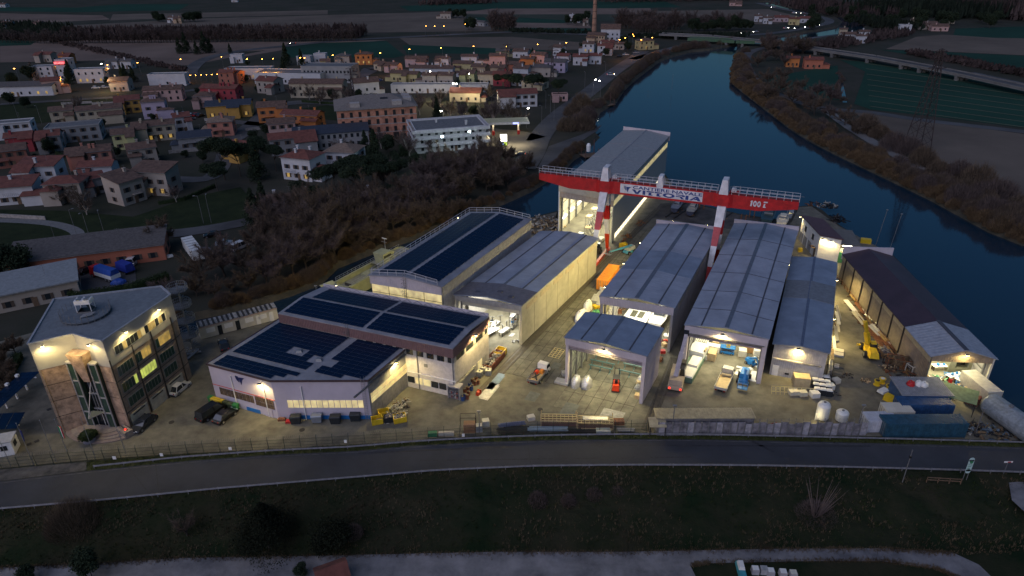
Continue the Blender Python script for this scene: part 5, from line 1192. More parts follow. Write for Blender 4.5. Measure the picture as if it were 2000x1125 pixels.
def leafy(kind_,h,r,seed,n,lm,label,grp,size=.35,trunk_h=.3,name='evergreen_tree',bm=bark):
    rnd=random.Random(seed);t=proto(name,label,'tree',grp);tr=MB();tr.bar((0,0,-.2),(rnd.uniform(-.2,.2),0,h*max(trunk_h,.5)),h*.035,None,6,h*.015)
    cl=[]
    if kind_=='umbrella':
        for k in range(14):a=rnd.random()*6.28;rr=r*math.sqrt(rnd.random())*.85;cl.append((Vc((cos(a)*rr,sin(a)*rr,h*(.80+rnd.uniform(-.05,.10)-.10*(rr/r)))),r*rnd.uniform(.28,.42),.55))
        for c_,_,_2 in cl[::2]:tr.bar((0,0,h*.45),tuple(c_*.9),h*.012,None,4,h*.006)
    elif kind_=='cone':
        for k in range(26):f_=(k+.5)/26;a=rnd.random()*6.28;rr=r*(1-f_)*.6;cl.append((Vc((cos(a)*rr,sin(a)*rr,h*(.08+.9*f_))),r*(1-f_)*.55+.25,.9))
    elif kind_=='column':
        for k in range(16):f_=(k+.5)/16;cl.append((Vc((rnd.uniform(-.15,.15),rnd.uniform(-.15,.15),h*(.06+.9*f_))),r*(1-.6*f_**2.5),1.0))
    else:
        for k in range(16):a=rnd.random()*6.28;e=rnd.random();rr=r*.6*math.sqrt(rnd.random());cl.append((Vc((cos(a)*rr,sin(a)*rr,h*(.35+.5*e))),r*rnd.uniform(.32,.5),.85))
    ob('trunk',tr,bm,t,False);vs,fs=[],[]
    for k in range(n):
        c_,cr0,fl_=cl[rnd.randrange(len(cl))];d=Vc((rnd.gauss(0,1),rnd.gauss(0,1),rnd.gauss(0,1))).normalized();p=c_+Vc((d.x,d.y,d.z*fl_))*cr0*rnd.uniform(.55,1.08)
        a=Vc((rnd.gauss(0,1),rnd.gauss(0,1),rnd.gauss(0,.6))).normalized()*size*rnd.uniform(.5,1.1);b=d.cross(a).normalized()*size*rnd.uniform(.3,.7);i=len(vs)
        vs+=[p-a*.5-b*.5,p+a*.5-b*.3,p+d*size*.4+b*.5];fs.append((i,i+1,i+2))
    me=bpy.data.meshes.new('crown');me.from_pydata(vs,[],fs);me.materials.append(lm);link('crown',me,t);return freeze(t)
def shrubp(h,r,seed,n,tm,label,grp,th=.02,name='shrub'):
    rnd=random.Random(seed);t=proto(name,label,'shrub',grp);vs,fs=[],[];st=MB()
    for k in range(7):
        a=rnd.random()*6.28;st.bar((0,0,-.1),(cos(a)*r*.5,sin(a)*r*.5,h*.6),.07,None,3,.03)
    ob('stems',st,bark,t,False)
    for k in range(n):
        a=rnd.random()*6.28;rr=r*math.sqrt(rnd.random());z=h*rnd.random()*math.sqrt(max(0,1-(rr/r)**2));p=Vc((cos(a)*rr,sin(a)*rr,z))
        d=(p*.5+Vc((rnd.gauss(0,.5),rnd.gauss(0,.5),h*.5+rnd.random()*h*.4))).normalized();L=h*rnd.uniform(.15,.4);sd=d.cross(Vc((rnd.gauss(0,1),rnd.gauss(0,1),.1))).normalized()*th*rnd.uniform(.6,1.5);i=len(vs)
        vs+=[p-sd,p+sd,p+d*L];fs.append((i,i+1,i+2))
    me=bpy.data.meshes.new('twigs');me.from_pydata(vs,[],fs);me.materials.append(tm);link('twigs',me,t);return freeze(t)
GC='bare trees along the canal bank';LC='leafless brown tree on the wooded canal bank'
PB=[bare(10,1.0,s,label=LC,grp=GC,tm=m_,th=.028,tlen=1.0)for s,m_ in((1,twig),(2,twigd),(3,twig))]
PB2=[bare(7.5,1.1,s,n3=12,ntw=9000,label=LC,grp=GC,tm=twig2,th=.026,tlen=.8)for s in(11,12)]
GV='bare trees in the village';LV='tall pale leafless tree standing in the village'
PV=[bare(13,.8,s,label=LV,grp=GV,tm=m_,bm=barkp,th=.03,tlen=1.1,ntw=3600,up=1.05)for s,m_ in((21,twigd),(22,twig))]
PP=[bare(15,.45,s,label='leafless poplar in a row',grp='poplars',tm=twigd,th=.05,tlen=1.6,ntw=1500,n3=5,up=1.25,name='poplar')for s in(31,)]
PU_=[leafy('umbrella',11,5.2,s,9000,leafd,'dark umbrella pine','umbrella pines by the village houses',.5)for s in(41,42)]
PC=[leafy('cone',11,3.0,s,4500,leafd,'dark conical conifer','conifers',.55)for s in(51,)]
PR=[leafy('round',6,3.0,s,4200,leafd,'dark round evergreen tree','round evergreens in the village',.5)for s in(61,62)]
PY=[leafy('column',7,1.1,s,2500,leafd,'slim dark cypress','cypresses',.35,name='cypress')for s in(71,)]
PS=[shrubp(3.2,2.6,s,2600,m_,'brown shrub on the river bank','shrubs',.035)for s,m_ in((81,twig2),(82,twigd),(83,twig))]
PRd=[shrubp(2.4,2.4,s,2800,reedm,'pale dry reeds','reed clumps',.03,name='reed_clump')for s in(91,92)]
ALLP=PB+PB2+PV+PP+PU_+PC+PR+PY+PS+PRd
def put(ps,x,y,sc=1.0,label=None,group=None,z=0.0,vary=.2,dx=0,dy=0):
    p=W(x,y,z)+Vc((dx,dy,0));s=sc*RU(1-vary,1+vary)
    return copyt(random.choice(ps)if isinstance(ps,list)else ps,p,rq()*6.28,label,s,group,s*RU(.9,1.15))
def ZN(x):
    for(x0,x1,t_)in((0,330,'behind the office'),(330,400,'behind the spiral stairs'),(400,470,'behind the left cabin'),(470,550,'behind the right cabin'),(550,610,'behind the workshop roof corner'),(610,660,'opposite the landing craft bow'),(660,740,'opposite the landing craft wheelhouse'),(740,820,'opposite the middle of the tall solar hall'),(820,900,'opposite the lit end of the tall solar hall'),(900,960,'behind the far end of the tall solar hall'),(960,1010,'between the price sign and the canal'),(1010,1100,'at the canal mouth left of the crane')):
        if x0<=x<x1:return t_
    return 'near the water'
# canal bank wood
random.seed(3)
zone=lambda x,y:ZN(x)
for(x,y,sc)in[(318,592,.9),(352,585,.8),(385,578,.9),(420,580,.8),(455,570,.9),(490,568,1),(520,556,1.1),(548,546,1),(575,536,1.1),(600,528,1),(628,512,1),(655,500,1),(690,486,.9),(720,478,.9),(745,466,.9),
   (400,548,1.1),(440,540,1.2),(480,538,1.2),(515,525,1.2),(555,515,1.3),(590,500,1.2),(620,486,1.2),(650,476,1.2),(690,462,1.1),(730,452,1.1),(770,452,1),(800,448,1),(840,436,1),
   (505,490,1.2),(540,480,1.2),(580,470,1.3),(620,458,1.3),(665,446,1.2),(700,436,1.2),(745,428,1.1),(790,420,1.1),(830,410,1.1),(870,404,1.1),(905,396,1.1),
   (880,376,1.2),(915,366,1.2),(950,372,1.2),(985,362,1.2),(1015,345,1.1),(960,340,1.3),(925,335,1.2),(995,325,1.3),(1030,335,1.0),(860,350,1.1),(830,360,1.1),(800,380,1.0)]:
    put(PB if rq()<.7 else PB2,x,y,sc*(1.12 if x>520 else .85),'bare tree, canal wood '+zone(x,y)+(', waterside' if any(abs(x-q[0])<30 and abs(y-q[1])<26 for q in left_bank)else ', inland'))
for k in range(46):
    x=RU(520,1000);yy=560-(x-400)*.36;y=yy+RU(-70,10)if x<860 else RU(320,372)
    put(PB,x,y,RU(.95,1.3),'bare tree, canal wood '+ZN(x)+', crowded','dense part of the canal wood')
for(x,y)in[(862,432),(885,424),(845,440),(905,415),(872,428),(820,446),(893,418)]:put(PB2,x,y,.75,'russet leafless bush lit by the floodlight of the tall solar hall','lit bushes opposite the tall solar hall')
for k in range(90):
    i=random.randrange(14,33);a,b=left_bank[i],left_bank[i+1]if i+1<len(left_bank)else left_bank[i];t_=rq();put(PS if rq()<.6 else PRd,a[0]+(b[0]-a[0])*t_-3,a[1]+(b[1]-a[1])*t_-5,.7,'low brown brushwood at the canal edge under the bare trees','brushwood at the canal edge')
# left river bank up to the bridge
for k in range(75):
    i=random.randrange(0,9);a,b=left_bank[i],left_bank[i+1];t_=rq();put(PS,a[0]+(b[0]-a[0])*t_-6,a[1]+(b[1]-a[1])*t_-3,1.15,'brown shrub on the river bank below the village road','shrubs below the village road')
for x,y in((1135,210),(1120,225),(1148,232),(1128,246),(1108,254),(1140,252)):put(PS,x,y,1.7,'large brown thicket between the riverside road and the water','thickets by the riverside road')
# right river bank: reeds, brush, trees
rb=[(2010,474),(1940,444),(1880,412),(1820,380),(1760,352),(1700,324),(1640,296),(1600,276),(1552,248),(1520,224),(1488,200),(1456,176),(1436,160),(1434,138),(1440,110)]
for k in range(215):
    u_=rq()**.8*(len(rb)-1.001);i=int(u_);f_=u_-i;x=rb[i][0]+(rb[i+1][0]-rb[i][0])*f_;y=rb[i][1]+(rb[i+1][1]-rb[i][1])*f_
    r_=rq();o_=RU(0,1)**1.3
    if r_<.5:put(PRd,x+2+o_*16,y-1-o_*14,1.05,'pale dry reeds fringing the far river bank','reeds on the far river bank')
    else:put(PS,x+3+o_*22,y-2-o_*15,1.0,'brown leafless shrub on the far river bank '+('near the bridge' if x<1480 else 'at the bend of the bank path' if x<1560 else 'left of the tall pylon' if x<1720 else 'below the tall pylon' if x<1840 else 'at the right edge'),'shrubs on the far river bank')
for k in range(80):
    u_=rq()**.8*(len(rb)-1.001);i=int(u_);f_=u_-i;x=rb[i][0]+(rb[i+1][0]-rb[i][0])*f_;y=rb[i][1]+(rb[i+1][1]-rb[i][1])*f_;put(PRd,x-1.5,y+1.5,.85,'pale dry reeds fringing the far river bank','reeds on the far river bank',-.5)
for k in range(70):
    i=random.randrange(14,32);a,b=left_bank[i],left_bank[i+1];t_=rq();put(PRd,a[0]+(b[0]-a[0])*t_,a[1]+(b[1]-a[1])*t_-1,.55,'straw coloured grass tussock at the canal water line','grass tussocks at the canal water line',-.3)
for x,y in((1500,196),(1520,185),(1545,205),(1570,212),(1590,225),(1620,232),(1650,245),(1675,262),(1500,165),(1525,160),(1560,180),(1595,190),(1620,205),(1480,132),(1495,120),(1515,118),(1530,130)):put(PB,x,y,1.05,'leafless tree between the far bank path and the green field','bare trees beyond the far bank path')
for x,y in((1800,322),(1775,300),(1830,345),(1690,258),(1715,268),(1745,292),(1905,372),(1950,395),(1870,350),(1990,420)):put(PS,x,y,1.7,'dense thicket beside the far bank path','thickets along the far bank path')
for k in range(24):
    x=1845+RU(0,165);put(PS,x,396+(x-1850)*.37-RU(2,26),1.25,'brown leafless shrub on the far river bank','shrubs on the far river bank')
for k in range(26):
    t_=k/25;put(PRd,1720+t_*150,256+t_*96,.8,'dry reeds along the field ditch behind the far bank path','reeds along the field ditch')
for x,y,n_ in((1540,108,5),(1560,104,4),(1500,100,5)):
    for k in range(n_):put(PB,x+RU(-14,14),y+RU(-4,4),1.3,'leafless tree beside the viaduct','bare trees beside the viaduct')
for k in range(14):put(PS,1640+RU(-8,8),145+k*4,.5,'reeds along the narrow ditch in the green field','reeds along the narrow ditch')
# village trees
for x,y,s in((470,345,1),(440,352,1.1),(425,372,1),(655,372,.85),(690,372,.95),(730,366,1),(750,372,1),(700,392,.9),(770,360,.9),(640,386,.8),(510,330,.8),(540,335,.8),(1010,190,.9),(1040,190,1),(1055,182,.9),(985,180,.8),(1090,195,.9)):put(PU_,x,y,s,'broad dark umbrella pine'+(' beside the white villa' if x>600 and x<800 else ' near the houses'))
for x,y,s in((505,352,1),(520,430,1.1),(500,440,1),(735,325,1),(715,300,1),(135,165,1),(140,158,1.2),(243,165,.9),(262,160,.8),(560,128,1),(590,130,1),(555,142,.9),(352,105,1),(365,104,1.2),(385,106,1),(402,104,1.3),(412,103,1),(450,104,.7),(1040,115,.7),(245,150,.9),(855,240,1)):put(PC,x,y,s,'dark conifer among the village houses','conifers in the village')
for x,y,s in((60,160,1.4),(30,170,1.4),(20,205,1.3),(50,212,1),(100,300,.9),(115,290,.8),(110,385,.9),(200,250,.7),(110,395,.8),(230,306,.7),(520,262,.8),(495,275,.8),(760,300,1),(770,318,1),(905,220,1),(925,228,1.1),(1138,100,1),(1100,112,1),(1218,92,1.2),(1182,110,.9),(790,312,1),(810,330,1),(720,200,.9),(735,205,.9),(560,300,.7),(590,392,1),(610,396,1),(760,400,1),(300,236,.6),(545,250,.7),(130,262,.7),(1225,100,1),(520,215,.8),(660,190,.9),(650,195,1),(700,200,.9),(685,195,.9),(30,540,1.3),(12,548,1.3),(40,546,1.2),(775,340,1.1),(845,335,1)):put(PR,x,y,s,'dark rounded evergreen in the village gardens')
for x,y,s in((150,225,1.1),(155,218,1),(120,400,1.0),(155,405,1.05),(170,420,1),(345,395,.85),(640,320,.8),(665,315,.9),(690,310,.8),(585,190,.8),(605,196,.9),(630,198,.9),(655,198,.9),(680,200,.9),(625,204,.8),(570,192,.8),(600,188,.9),(730,210,.9),(765,215,.9),(790,218,1),(820,225,1),(850,222,1),(880,232,1),(905,238,1),(950,242,1.2),(965,248,1.2),(1000,244,1.1),(990,236,1.1),(1015,246,1),(790,205,.9),(820,205,.9),(860,205,1),(955,195,1),(745,290,1),(785,288,.9),(800,312,1),(60,140,.8),(70,148,.8),(80,172,.9),(930,340,.9),(840,300,.9),(980,300,.9)):
    put(PV,x,y,s*.8,'tall pale leafless tree '+('by the meadow of the twin cream pair' if x<200 and y<240 else 'before the white houses at the left' if x<200 else 'beside the covered terrace' if x<400 else 'beside the long grey hall' if y>280 and x<720 else 'in the row before the long cream house' if x<740 and y<212 else 'in the grove between garages and balcony office' if y<250 else 'before the balcony office'))
for x,y,s in((318,480,.8),):put(PB2,x,y,1.4,'wide russet leafless tree on the lawn beside the lane','tree on the lawn beside the lane')
for x,y in((15,760),(5,720),(30,690),(8,700),(22,735)):put(PB2,x,y,.6,'leafless bush behind the office car port','bushes behind the office car port')
# far poplar rows
for a,b,n_,s in(((0,83),(150,86),26,.8),((150,85),(700,80),120,.85),((640,74),(720,70),16,.8),((960,60),(1005,60),26,1.15),((1206,56),(1330,58),54,1.15),((1330,52),(1450,50),26,.9),((1240,62),(1300,64),20,.9)):
    for k in range(n_):
        t_=(k+RU(-.3,.3))/n_;put(PP,a[0]+(b[0]-a[0])*t_,a[1]+(b[1]-a[1])*t_+RU(-.5,.5),s,'slender leafless poplar, '+{0:'belt behind the ploughed field on the left',150:'long belt behind the road fields',640:'end of the long belt',960:'clump by the country road',1206:'dense stand behind the kiln chimney',1330:'open row on the far field',1240:'stand behind the kiln chimney'}[a[0]],'poplars of the '+{0:'left belt',150:'long belt',640:'belt end',960:'roadside clump',1206:'dense stand',1330:'open row',1240:'dense stand'}[a[0]])
for k in range(16):put(PR,1352+k*7.4,61+RU(-.6,.6)-k*.15,1.5,'small dark round tree in the row beside the riverside road','round trees beside the riverside road')
for k in range(30):put(PR,1570+RU(0,380),26+RU(-2,34),1.6,'dark tree among the scattered far houses','trees among the far houses')
for x,y in((312,43),(318,43),(365,42),(372,43),(380,43),(387,42),(308,42)):put(PR,x,y,1.5,'dark tree beside the lone farmhouse in the fields','trees beside the lone farmhouse')
for x,y in((878,34),(885,35),(892,35),(905,36),(915,58),(922,60),(1130,44),(1140,47),(1125,50),(1108,48),(1205,2),(1145,40)):put(PR,x,y,1.5,'dark tree near a far farmstead','trees near the far farmsteads')
# foreground slope
f1_=leafy('cone',9.5,5.6,77,16000,mat('very_dark_leaves',(.016,.020,.012),.9,var=.3,spec=.1),'very dark bushy evergreen tree on the near bank below the road','',.34,name='bushy_tree');f1_.location=W(525,1068,-2.3);f1_.scale=(.85,.85,.8)
f4_=leafy('round',3.2,3.4,76,6000,mat('very_dark_leaves',(.016,.020,.012)),'low dark mound of brushwood right of the bushy evergreen','',.3,name='brushwood');f4_.location=W(645,1066,-2.4)
f2_=bare(8,.9,78,n2=9,n3=9,ntw=2600,tm=twig,label='thin leafless tree with pale trunk leaning on the near bank',grp='',th=.016,tlen=.8,name='bare_tree');f2_.location=W(366,1046,-2);f2_.scale=(.72,)*3
f3_=shrubp(4.0,3.2,79,7000,twig2,'round leafless brown bush at the left of the near bank','',.012);f3_.location=W(145,1030,-1.5)
t=TH('coppiced_tree','coppiced leafless tree with long upright shoots on the near bank','tree',W(1592,1008,-1.8));rnd=random.Random(5)
mb=MB()
for k in range(34):
    a=rnd.random()*6.28;sp_=rnd.uniform(.1,.62);b=W(1592,1008,-1.8)+Vc((cos(a)*.4,sin(a)*.3,0));p=b
    d=Vc((cos(a)*sp_,sin(a)*sp_,1)).normalized();L_=rnd.uniform(2.5,6.6)
    for s_ in range(4):
        q_=p+d*L_/4;mb.bar(p,q_,.10*(1-s_*.23),None,4,.10*(1-(s_+1)*.23));d=(d+Vc((cos(a)*.05,sin(a)*.05,.1))).normalized();p=q_
ob('shoots',mb,mat('shoot_bark',(.13,.10,.09),.9),t)
mb=MB();vs,fs=[],[]
for k in range(3000):
    a=rnd.random()*6.28;r_=rnd.random()**.6*2.6;b=W(1592,1008,-1.8)+Vc((cos(a)*r_,sin(a)*r_,rnd.random()*2.4*(1-r_/3.2)));d=Vc((cos(a)*.6,sin(a)*.6,rnd.uniform(0,1))).normalized()*rnd.uniform(.3,.8);i=len(vs);vs+=[b,b+Vc((.03,0,0)),b+d];fs.append((i,i+1,i+2))
me=bpy.data.meshes.new('twigs');me.from_pydata([tuple(MW[t.name].inverted()@v)for v in vs],[],fs);me.materials.append(twigd);link('twigs',me,t)
for x,y,s in((1050,985,.5),(1110,985,.45),(1160,975,.5),(1205,970,.5),(690,1045,.5)):put(PS[1],x,y,s,'small leafless bush on the dark bank','small bushes on the near bank',-1.6)
for x,y,s in((60,1135,.5),(180,1128,.55),(590,1125,.4)):put(PR,x,y,s,'dark evergreen shrub at the bottom edge beside the gravel lane','shrubs beside the gravel lane',ZL)
# hedges
def hedge(pts,w,h,label,nm=1800,size=.3,m=None,base=True):
    P_=wpts(pts);t=TH('hedge',label,'hedge',P_[0]);vs,fs=[],[];rnd=random.Random(len(pts)+int(pts[0][0]))
    L=[(P_[i],P_[i+1])for i in range(len(P_)-1)];tot=sum((b-a).length for a,b in L);inv=MW[t.name].inverted();mb=MB()
    for a,b in L:
        mb.bar(a+Vc((0,0,h*.42)),b+Vc((0,0,h*.42)),w*.7,h*.8)
        for k in range(int(nm*(b-a).length/tot)):
            p=a.lerp(b,rnd.random());d=Vc((rnd.gauss(0,1),rnd.gauss(0,1),abs(rnd.gauss(0,1)))).normalized();n_=Vc((-(b-a).y,(b-a).x,0)).normalized()
            p=p+n_*rnd.uniform(-.5,.5)*w+Vc((0,0,h*rnd.uniform(.1,1.05)));a1=Vc((rnd.gauss(0,1),rnd.gauss(0,1),rnd.gauss(0,1))).normalized()*size;b1=d.cross(a1).normalized()*size*.6;i=len(vs);vs+=[p,p+a1,p+a1*.4+b1];fs.append((i,i+1,i+2))
    ob('twigs',mb,m or leafg,t);me=bpy.data.meshes.new('leaves');me.from_pydata([tuple(inv@v)for v in vs],[],fs);me.materials.append(m or leafg);link('leaves',me,t);return t
hedge([(124,520),(128,545),(142,586)],1.4,2.2,'tall clipped hedge at the left of the orange house courtyard',2600)
hedge([(146,588),(200,580),(262,568),(300,556),(330,545)],1.6,2.0,'hedge along the near side of the orange house courtyard, behind the office',3800)
hedge([(-10,742),(20,738),(40,700)],1.5,1.5,'low green hedge behind the office car port',1500)
hedge([(310,400),(360,392),(420,366)],.8,1.2,'dark garden hedge around the beige houses by the lawn',1400)
hedge([(690,206),(640,204),(590,200)],.8,1.4,'garden hedge behind the far roadside trees',900)
hedge([(110,302),(125,308),(150,300)],.8,1.5,'hedge between the red house and the grey gabled house',600)
# ================================================================== HOUSES
RB=mat('brown_tiles',(0.125,0.075,0.055),.9,var=.25,scale=.9);RR=mat('red_tiles',(0.16,0.055,0.04),.9,var=.22,scale=.9);RG=mat('grey_tiles',(0.10,0.09,0.085),.9,var=.2);RT_=mat('tan_tiles',(0.21,0.15,0.11),.9,var=.2);RK=mat('dark_blue_roof',(0.03,0.04,0.06),.7,var=.2);RF=mat('flat_roof',(0.14,0.145,0.15),.9,var=.2)
WC={}
def wm(n,c):
    if n not in WC:WC[n]=mat(n+'_plaster',c,.85,var=.07,scale=.3)
    return WC[n]
COL=dict(white=(.50,.50,.51),cream=(.42,.36,.26),beige=(.36,.31,.26),pink=(.46,.30,.27),salmon=(.42,.18,.13),red=(.30,.04,.05),brick=(.26,.10,.07),orange=(.50,.18,.05),yellow=(.46,.39,.19),lime=(.44,.44,.22),lilac=(.42,.35,.44),grey=(.26,.26,.26),terracotta=(.42,.14,.08),amber=(.46,.26,.06),olive=(.24,.23,.14),tan=(.40,.29,.19),mauve=(.42,.32,.32))
winm=MB().add([(-.5,0,0),(.5,0,0),(.5,0,1.35),(-.5,0,1.35),(-.5,-.07,0),(.5,-.07,0),(.5,-.07,1.35),(-.5,-.07,1.35)],[(7,6,5,4),(0,1,5,4),(1,2,6,5),(2,3,7,6),(3,0,4,7)])
WIN=winm.mesh('window',glass);WINL=winm.mesh('window',litamber);DOORM=MB().box(-.5,.5,-.08,0,0,2.1).mesh('door',woodd);SHUT=MB().box(-.28,.28,-.06,0,0,1.35).mesh('shutter',mat('shutter_brown',(.10,.07,.05),.8))
hrnd=random.Random(12)
def hous(x,y,L,D,h,ang,col,roof=RB,rt='gable',label='',lit=0,ch=1,wing=None,cat='house',group='village houses',rise=None,nw=None,big=False,fl=None,name='house'):
    """x, y: survey pixel of the middle of the footprint"""
    k_=.56 if y<176 else(.68 if y<430 else 1.0);L*=k_;D*=k_;h*=(.86 if y<176 else 1)
    if wing:wing=tuple(v*k_ if isinstance(v,(int,float))and i<4 else v for i,v in enumerate(wing))
    t=TH(name,label,cat,W(x,y),R(ang),group);f=None;m_=wm(col,COL[col]);rise=rise if rise is not None else D*.20
    def blk(x0,x1,y0,y1,h,rt,rise,first=True):
        w_=MB();w_.box(x0,x1,y0,y1,0,h)
        ym=(y0+y1)/2;o=.45
        if rt=='gable':w_.add([(x0,y0,h),(x0,y1,h),(x0,ym,h+rise),(x1,y0,h),(x1,y1,h),(x1,ym,h+rise)],[(0,2,1),(3,4,5)])
        r_=MB();k=rise/((y1-y0)/2)*o
        if rt=='gable':
            for a,b,za,zb in((y0-o,ym,h-k,h+rise),(ym,y1+o,h+rise,h-k)):r_.hexa([(x0-o,a,za),(x1+o,a,za),(x1+o,b,zb),(x0-o,b,zb)],[(x0-o,a,za+.16),(x1+o,a,za+.16),(x1+o,b,zb+.16),(x0-o,b,zb+.16)])
        elif rt=='hip':
            q=min((y1-y0)/2,(x1-x0)/2-.2);r_.add([(x0-o,y0-o,h-.05),(x1+o,y0-o,h-.05),(x1+o,y1+o,h-.05),(x0-o,y1+o,h-.05),(x0+q,ym,h+rise),(x1-q,ym,h+rise)],[(0,1,5,4),(1,2,5),(2,3,4,5),(3,0,4),(3,2,1,0)])
        elif rt=='mono':r_.hexa([(x0-o,y0-o,h-.02),(x1+o,y0-o,h-.02),(x1+o,y1+o,h+rise),(x0-o,y1+o,h+rise)],[(x0-o,y0-o,h+.16),(x1+o,y0-o,h+.16),(x1+o,y1+o,h+rise+.18),(x0-o,y1+o,h+rise+.18)]);w_.add([(x0,y0,h),(x0,y1,h),(x0,y1,h+rise),(x1,y0,h),(x1,y1,h),(x1,y1,h+rise)],[(0,2,1),(3,4,5),(1,2,5,4)])
        else:
            r_.box(x0+.25,x1-.25,y0+.25,y1-.25,h,h+.05);pr=MB()
            for q in((x0-.05,x1+.05,y0-.05,y0+.25),(x0-.05,x1+.05,y1-.25,y1+.05),(x0-.05,x0+.25,y0+.25,y1-.25),(x1-.25,x1+.05,y0+.25,y1-.25)):pr.box(*q,h,h+.4)
            ob('parapet',pr,m_,t,False)
        ob('wall',w_,m_,t,False);return ob('roof',r_,roof,t,False)
    rf=blk(-L/2,L/2,-D/2,D/2,h,rt,rise)
    if not wing and not big and not name=='shed' and y<430:
        w_r=random.Random(int(x*7+y));a_=w_r.random();sgn=w_r.choice((-1,1));l2=L*w_r.uniform(.3,.5)
        if a_<.55:wing=(sgn*L/2-l2*(sgn>0),sgn*L/2+l2*(sgn<0),-D/2-w_r.uniform(1.5,3.2),D*.1,h*w_r.uniform(.55,.98),'gable' if rt=='gable' else rt);wing=(wing[0],wing[1],wing[2],wing[3],wing[4],wing[5]if wing[5]!='mono' else 'gable')
        elif a_<.85:e_=w_r.uniform(2.5,4.5);wing=((L/2+.02,L/2+e_)if sgn>0 else(-L/2-e_,-L/2-.02))+(-D*.4,D*.3,h*.5,'hip')
    if wing:blk(*wing[:4],wing[4],wing[5],(wing[3]-wing[2])*.2)
    for k in range(ch):
        cx=hrnd.uniform(-L*.35,L*.35);cy=hrnd.choice((-1,1))*D*.2;z=h+(rise*.45 if rt!='flat' else 0);ob('chimney',MB().box(cx-.35,cx+.35,cy-.35,cy+.35,z,z+1.5).box(cx-.45,cx+.45,cy-.45,cy+.45,z+1.5,z+1.65),m_,rf,False)
    fl_=fl or max(1,int(h/2.9));sh=(not big)and y>200
    def row(n,Lx,M0,zbase,li=0):
        for k in range(n):
            xx=-Lx/2+Lx*(k+.5)/n;l_=li and hrnd.random()<.5;link('window',WINL if l_ else WIN,t,M0@Mt.Translation((xx,0,zbase)))
            if sh:link('shutter',SHUT,t,M0@Mt.Translation((xx-.80,0,zbase)));link('shutter',SHUT,t,M0@Mt.Translation((xx+.80,0,zbase)))
    for f_ in range(fl_):
        zb=.95+f_*(h/fl_ if big else 2.9);n1=nw or max(2,int(L/3.4));n2=max(1,int(D/4.5))
        row(n1,L*.94,Mt.Translation((0,-D/2-.01,0)),zb,lit and f_==0);row(n2,D*.9,Mt.Translation((-L/2-.01,0,0))@Mt.Rotation(-PI/2,4,'Z'),zb);row(n2,D*.9,Mt.Translation((L/2+.01,0,0))@Mt.Rotation(PI/2,4,'Z'),zb)
    if y>196 and not big and name=='house' and hrnd.random()<.6:
        bx0=hrnd.uniform(-L*.4,0);bl=L*hrnd.uniform(.25,.5);mb_=MB()
        for z_ in(3.35,3.8):mb_.box(bx0,bx0+bl,-D/2-1.2,-D/2-1.15,z_,z_+.05)
        for q_ in range(int(bl/.5)+1):mb_.box(bx0+q_*.5,bx0+q_*.5+.05,-D/2-1.2,-D/2-1.15,2.95,3.8)
        bc_=ob('balcony',MB().box(bx0,bx0+bl,-D/2-1.25,-D/2,2.78,2.95),m_,t,False);ob('railing',mb_,galvd,bc_,False)
    if y>196 and not big:ob('gutter',MB().bar((-L/2-.3,-D/2-.5,h-.1),(L/2+.3,-D/2-.5,h-.1),.14),galvd,t,False);ob('aerial',MB().bar((L*.2,0,h+.5),(L*.2,0,h+rise+2.2),.05).bar((L*.2-.5,0,h+rise+2.0),(L*.2+.5,0,h+rise+2.0),.04),galvd,t,False)
    link('door',DOORM,t,Mt.Translation((L*.06,-D/2-.01,0)))
    return t
H_=hous
H_(29,322,15,11,6,28,'brick',RB,'gable','brick red house with brown roof at the left edge');H_(184,325,20,10,6,22,'salmon',RB,'gable','large salmon house with three gables and balcony',wing=(-8,-2,-8,-4,5.6,'gable'),ch=3)
H_(283,318,13,11,6,30,'beige',RB,'gable','beige house with brown roof and solar strip, below the lime house',ch=2);H_(248,288,11,10,6,24,'lime',RB,'gable','pale lime gabled house with dark solar panels')
H_(307,272,22,10,6.2,24,'cream',RB,'gable','long cream terrace with brown tiles next to the lime house',ch=3,lit=1);H_(128,240,13,10,6,24,'cream',RB,'gable','cream gabled house, left one of the twin pair');H_(202,238,26,10,6.2,22,'cream',RB,'gable','long cream house with balconies, right one of the twin pair',ch=3)
H_(153,272,28,14,6,20,'grey',RF,'flat','grey unfinished flat roofed house wrapped in scaffolding',ch=0);H_(35,266,20,10,6,18,'white',RF,'flat','white flat roofed modern house with lit ground floor at the left edge',ch=0,lit=1)
H_(47,292,13,9,5.6,24,'red',RR,'gable','bright red house with red tiles near the left edge',ch=1);H_(105,292,11,11,6,24,'grey',RR,'gable','grey gabled house with a small solar array on red tiles')
H_(307,228,14,11,7.5,18,'lilac',RB,'hip','lilac villa with several brown roofs and terrace',wing=(2,12,-9,-4,4,'hip'),ch=3);H_(360,256,9,9,6.5,30,'white',RR,'gable','small white house with red gable roof behind the lime terrace');H_(385,286,17,12,4.5,20,'grey',RK,'gable','grey gabled hall like house with dark blue roof',ch=0)
H_(437,262,14,12,6,12,'salmon',RT_,'hip','salmon villa with tan hipped roof on the street bend',ch=2);H_(452,226,28,12,5.5,12,'amber',RK,'gable','dark blue roofed houses with amber and orange gables lit from below',ch=2,lit=1,wing=(0,7,-10,-5,5,'gable'))
H_(250,392,11,12,7,60,'beige',RB,'mono','tall beige house with sloping roof and stout chimney by the lawn');H_(313,375,17,10,7.5,-10,'beige',RB,'mono','beige house with covered terrace lit warm yellow',lit=1,ch=0)
H_(140,388,15,11,6,8,'beige',RR,'hip','white house with red hipped roof and balcony, behind two pale trees');H_(45,392,15,10,5.5,12,'white',RR,'mono','white modern house with stepped red roofs at the left edge',wing=(4,12,-9,-4,3.2,'mono'),ch=1);H_(92,360,17,10,7,4,'white',RR,'mono','white house with tall blank wall, left of the bare trees')
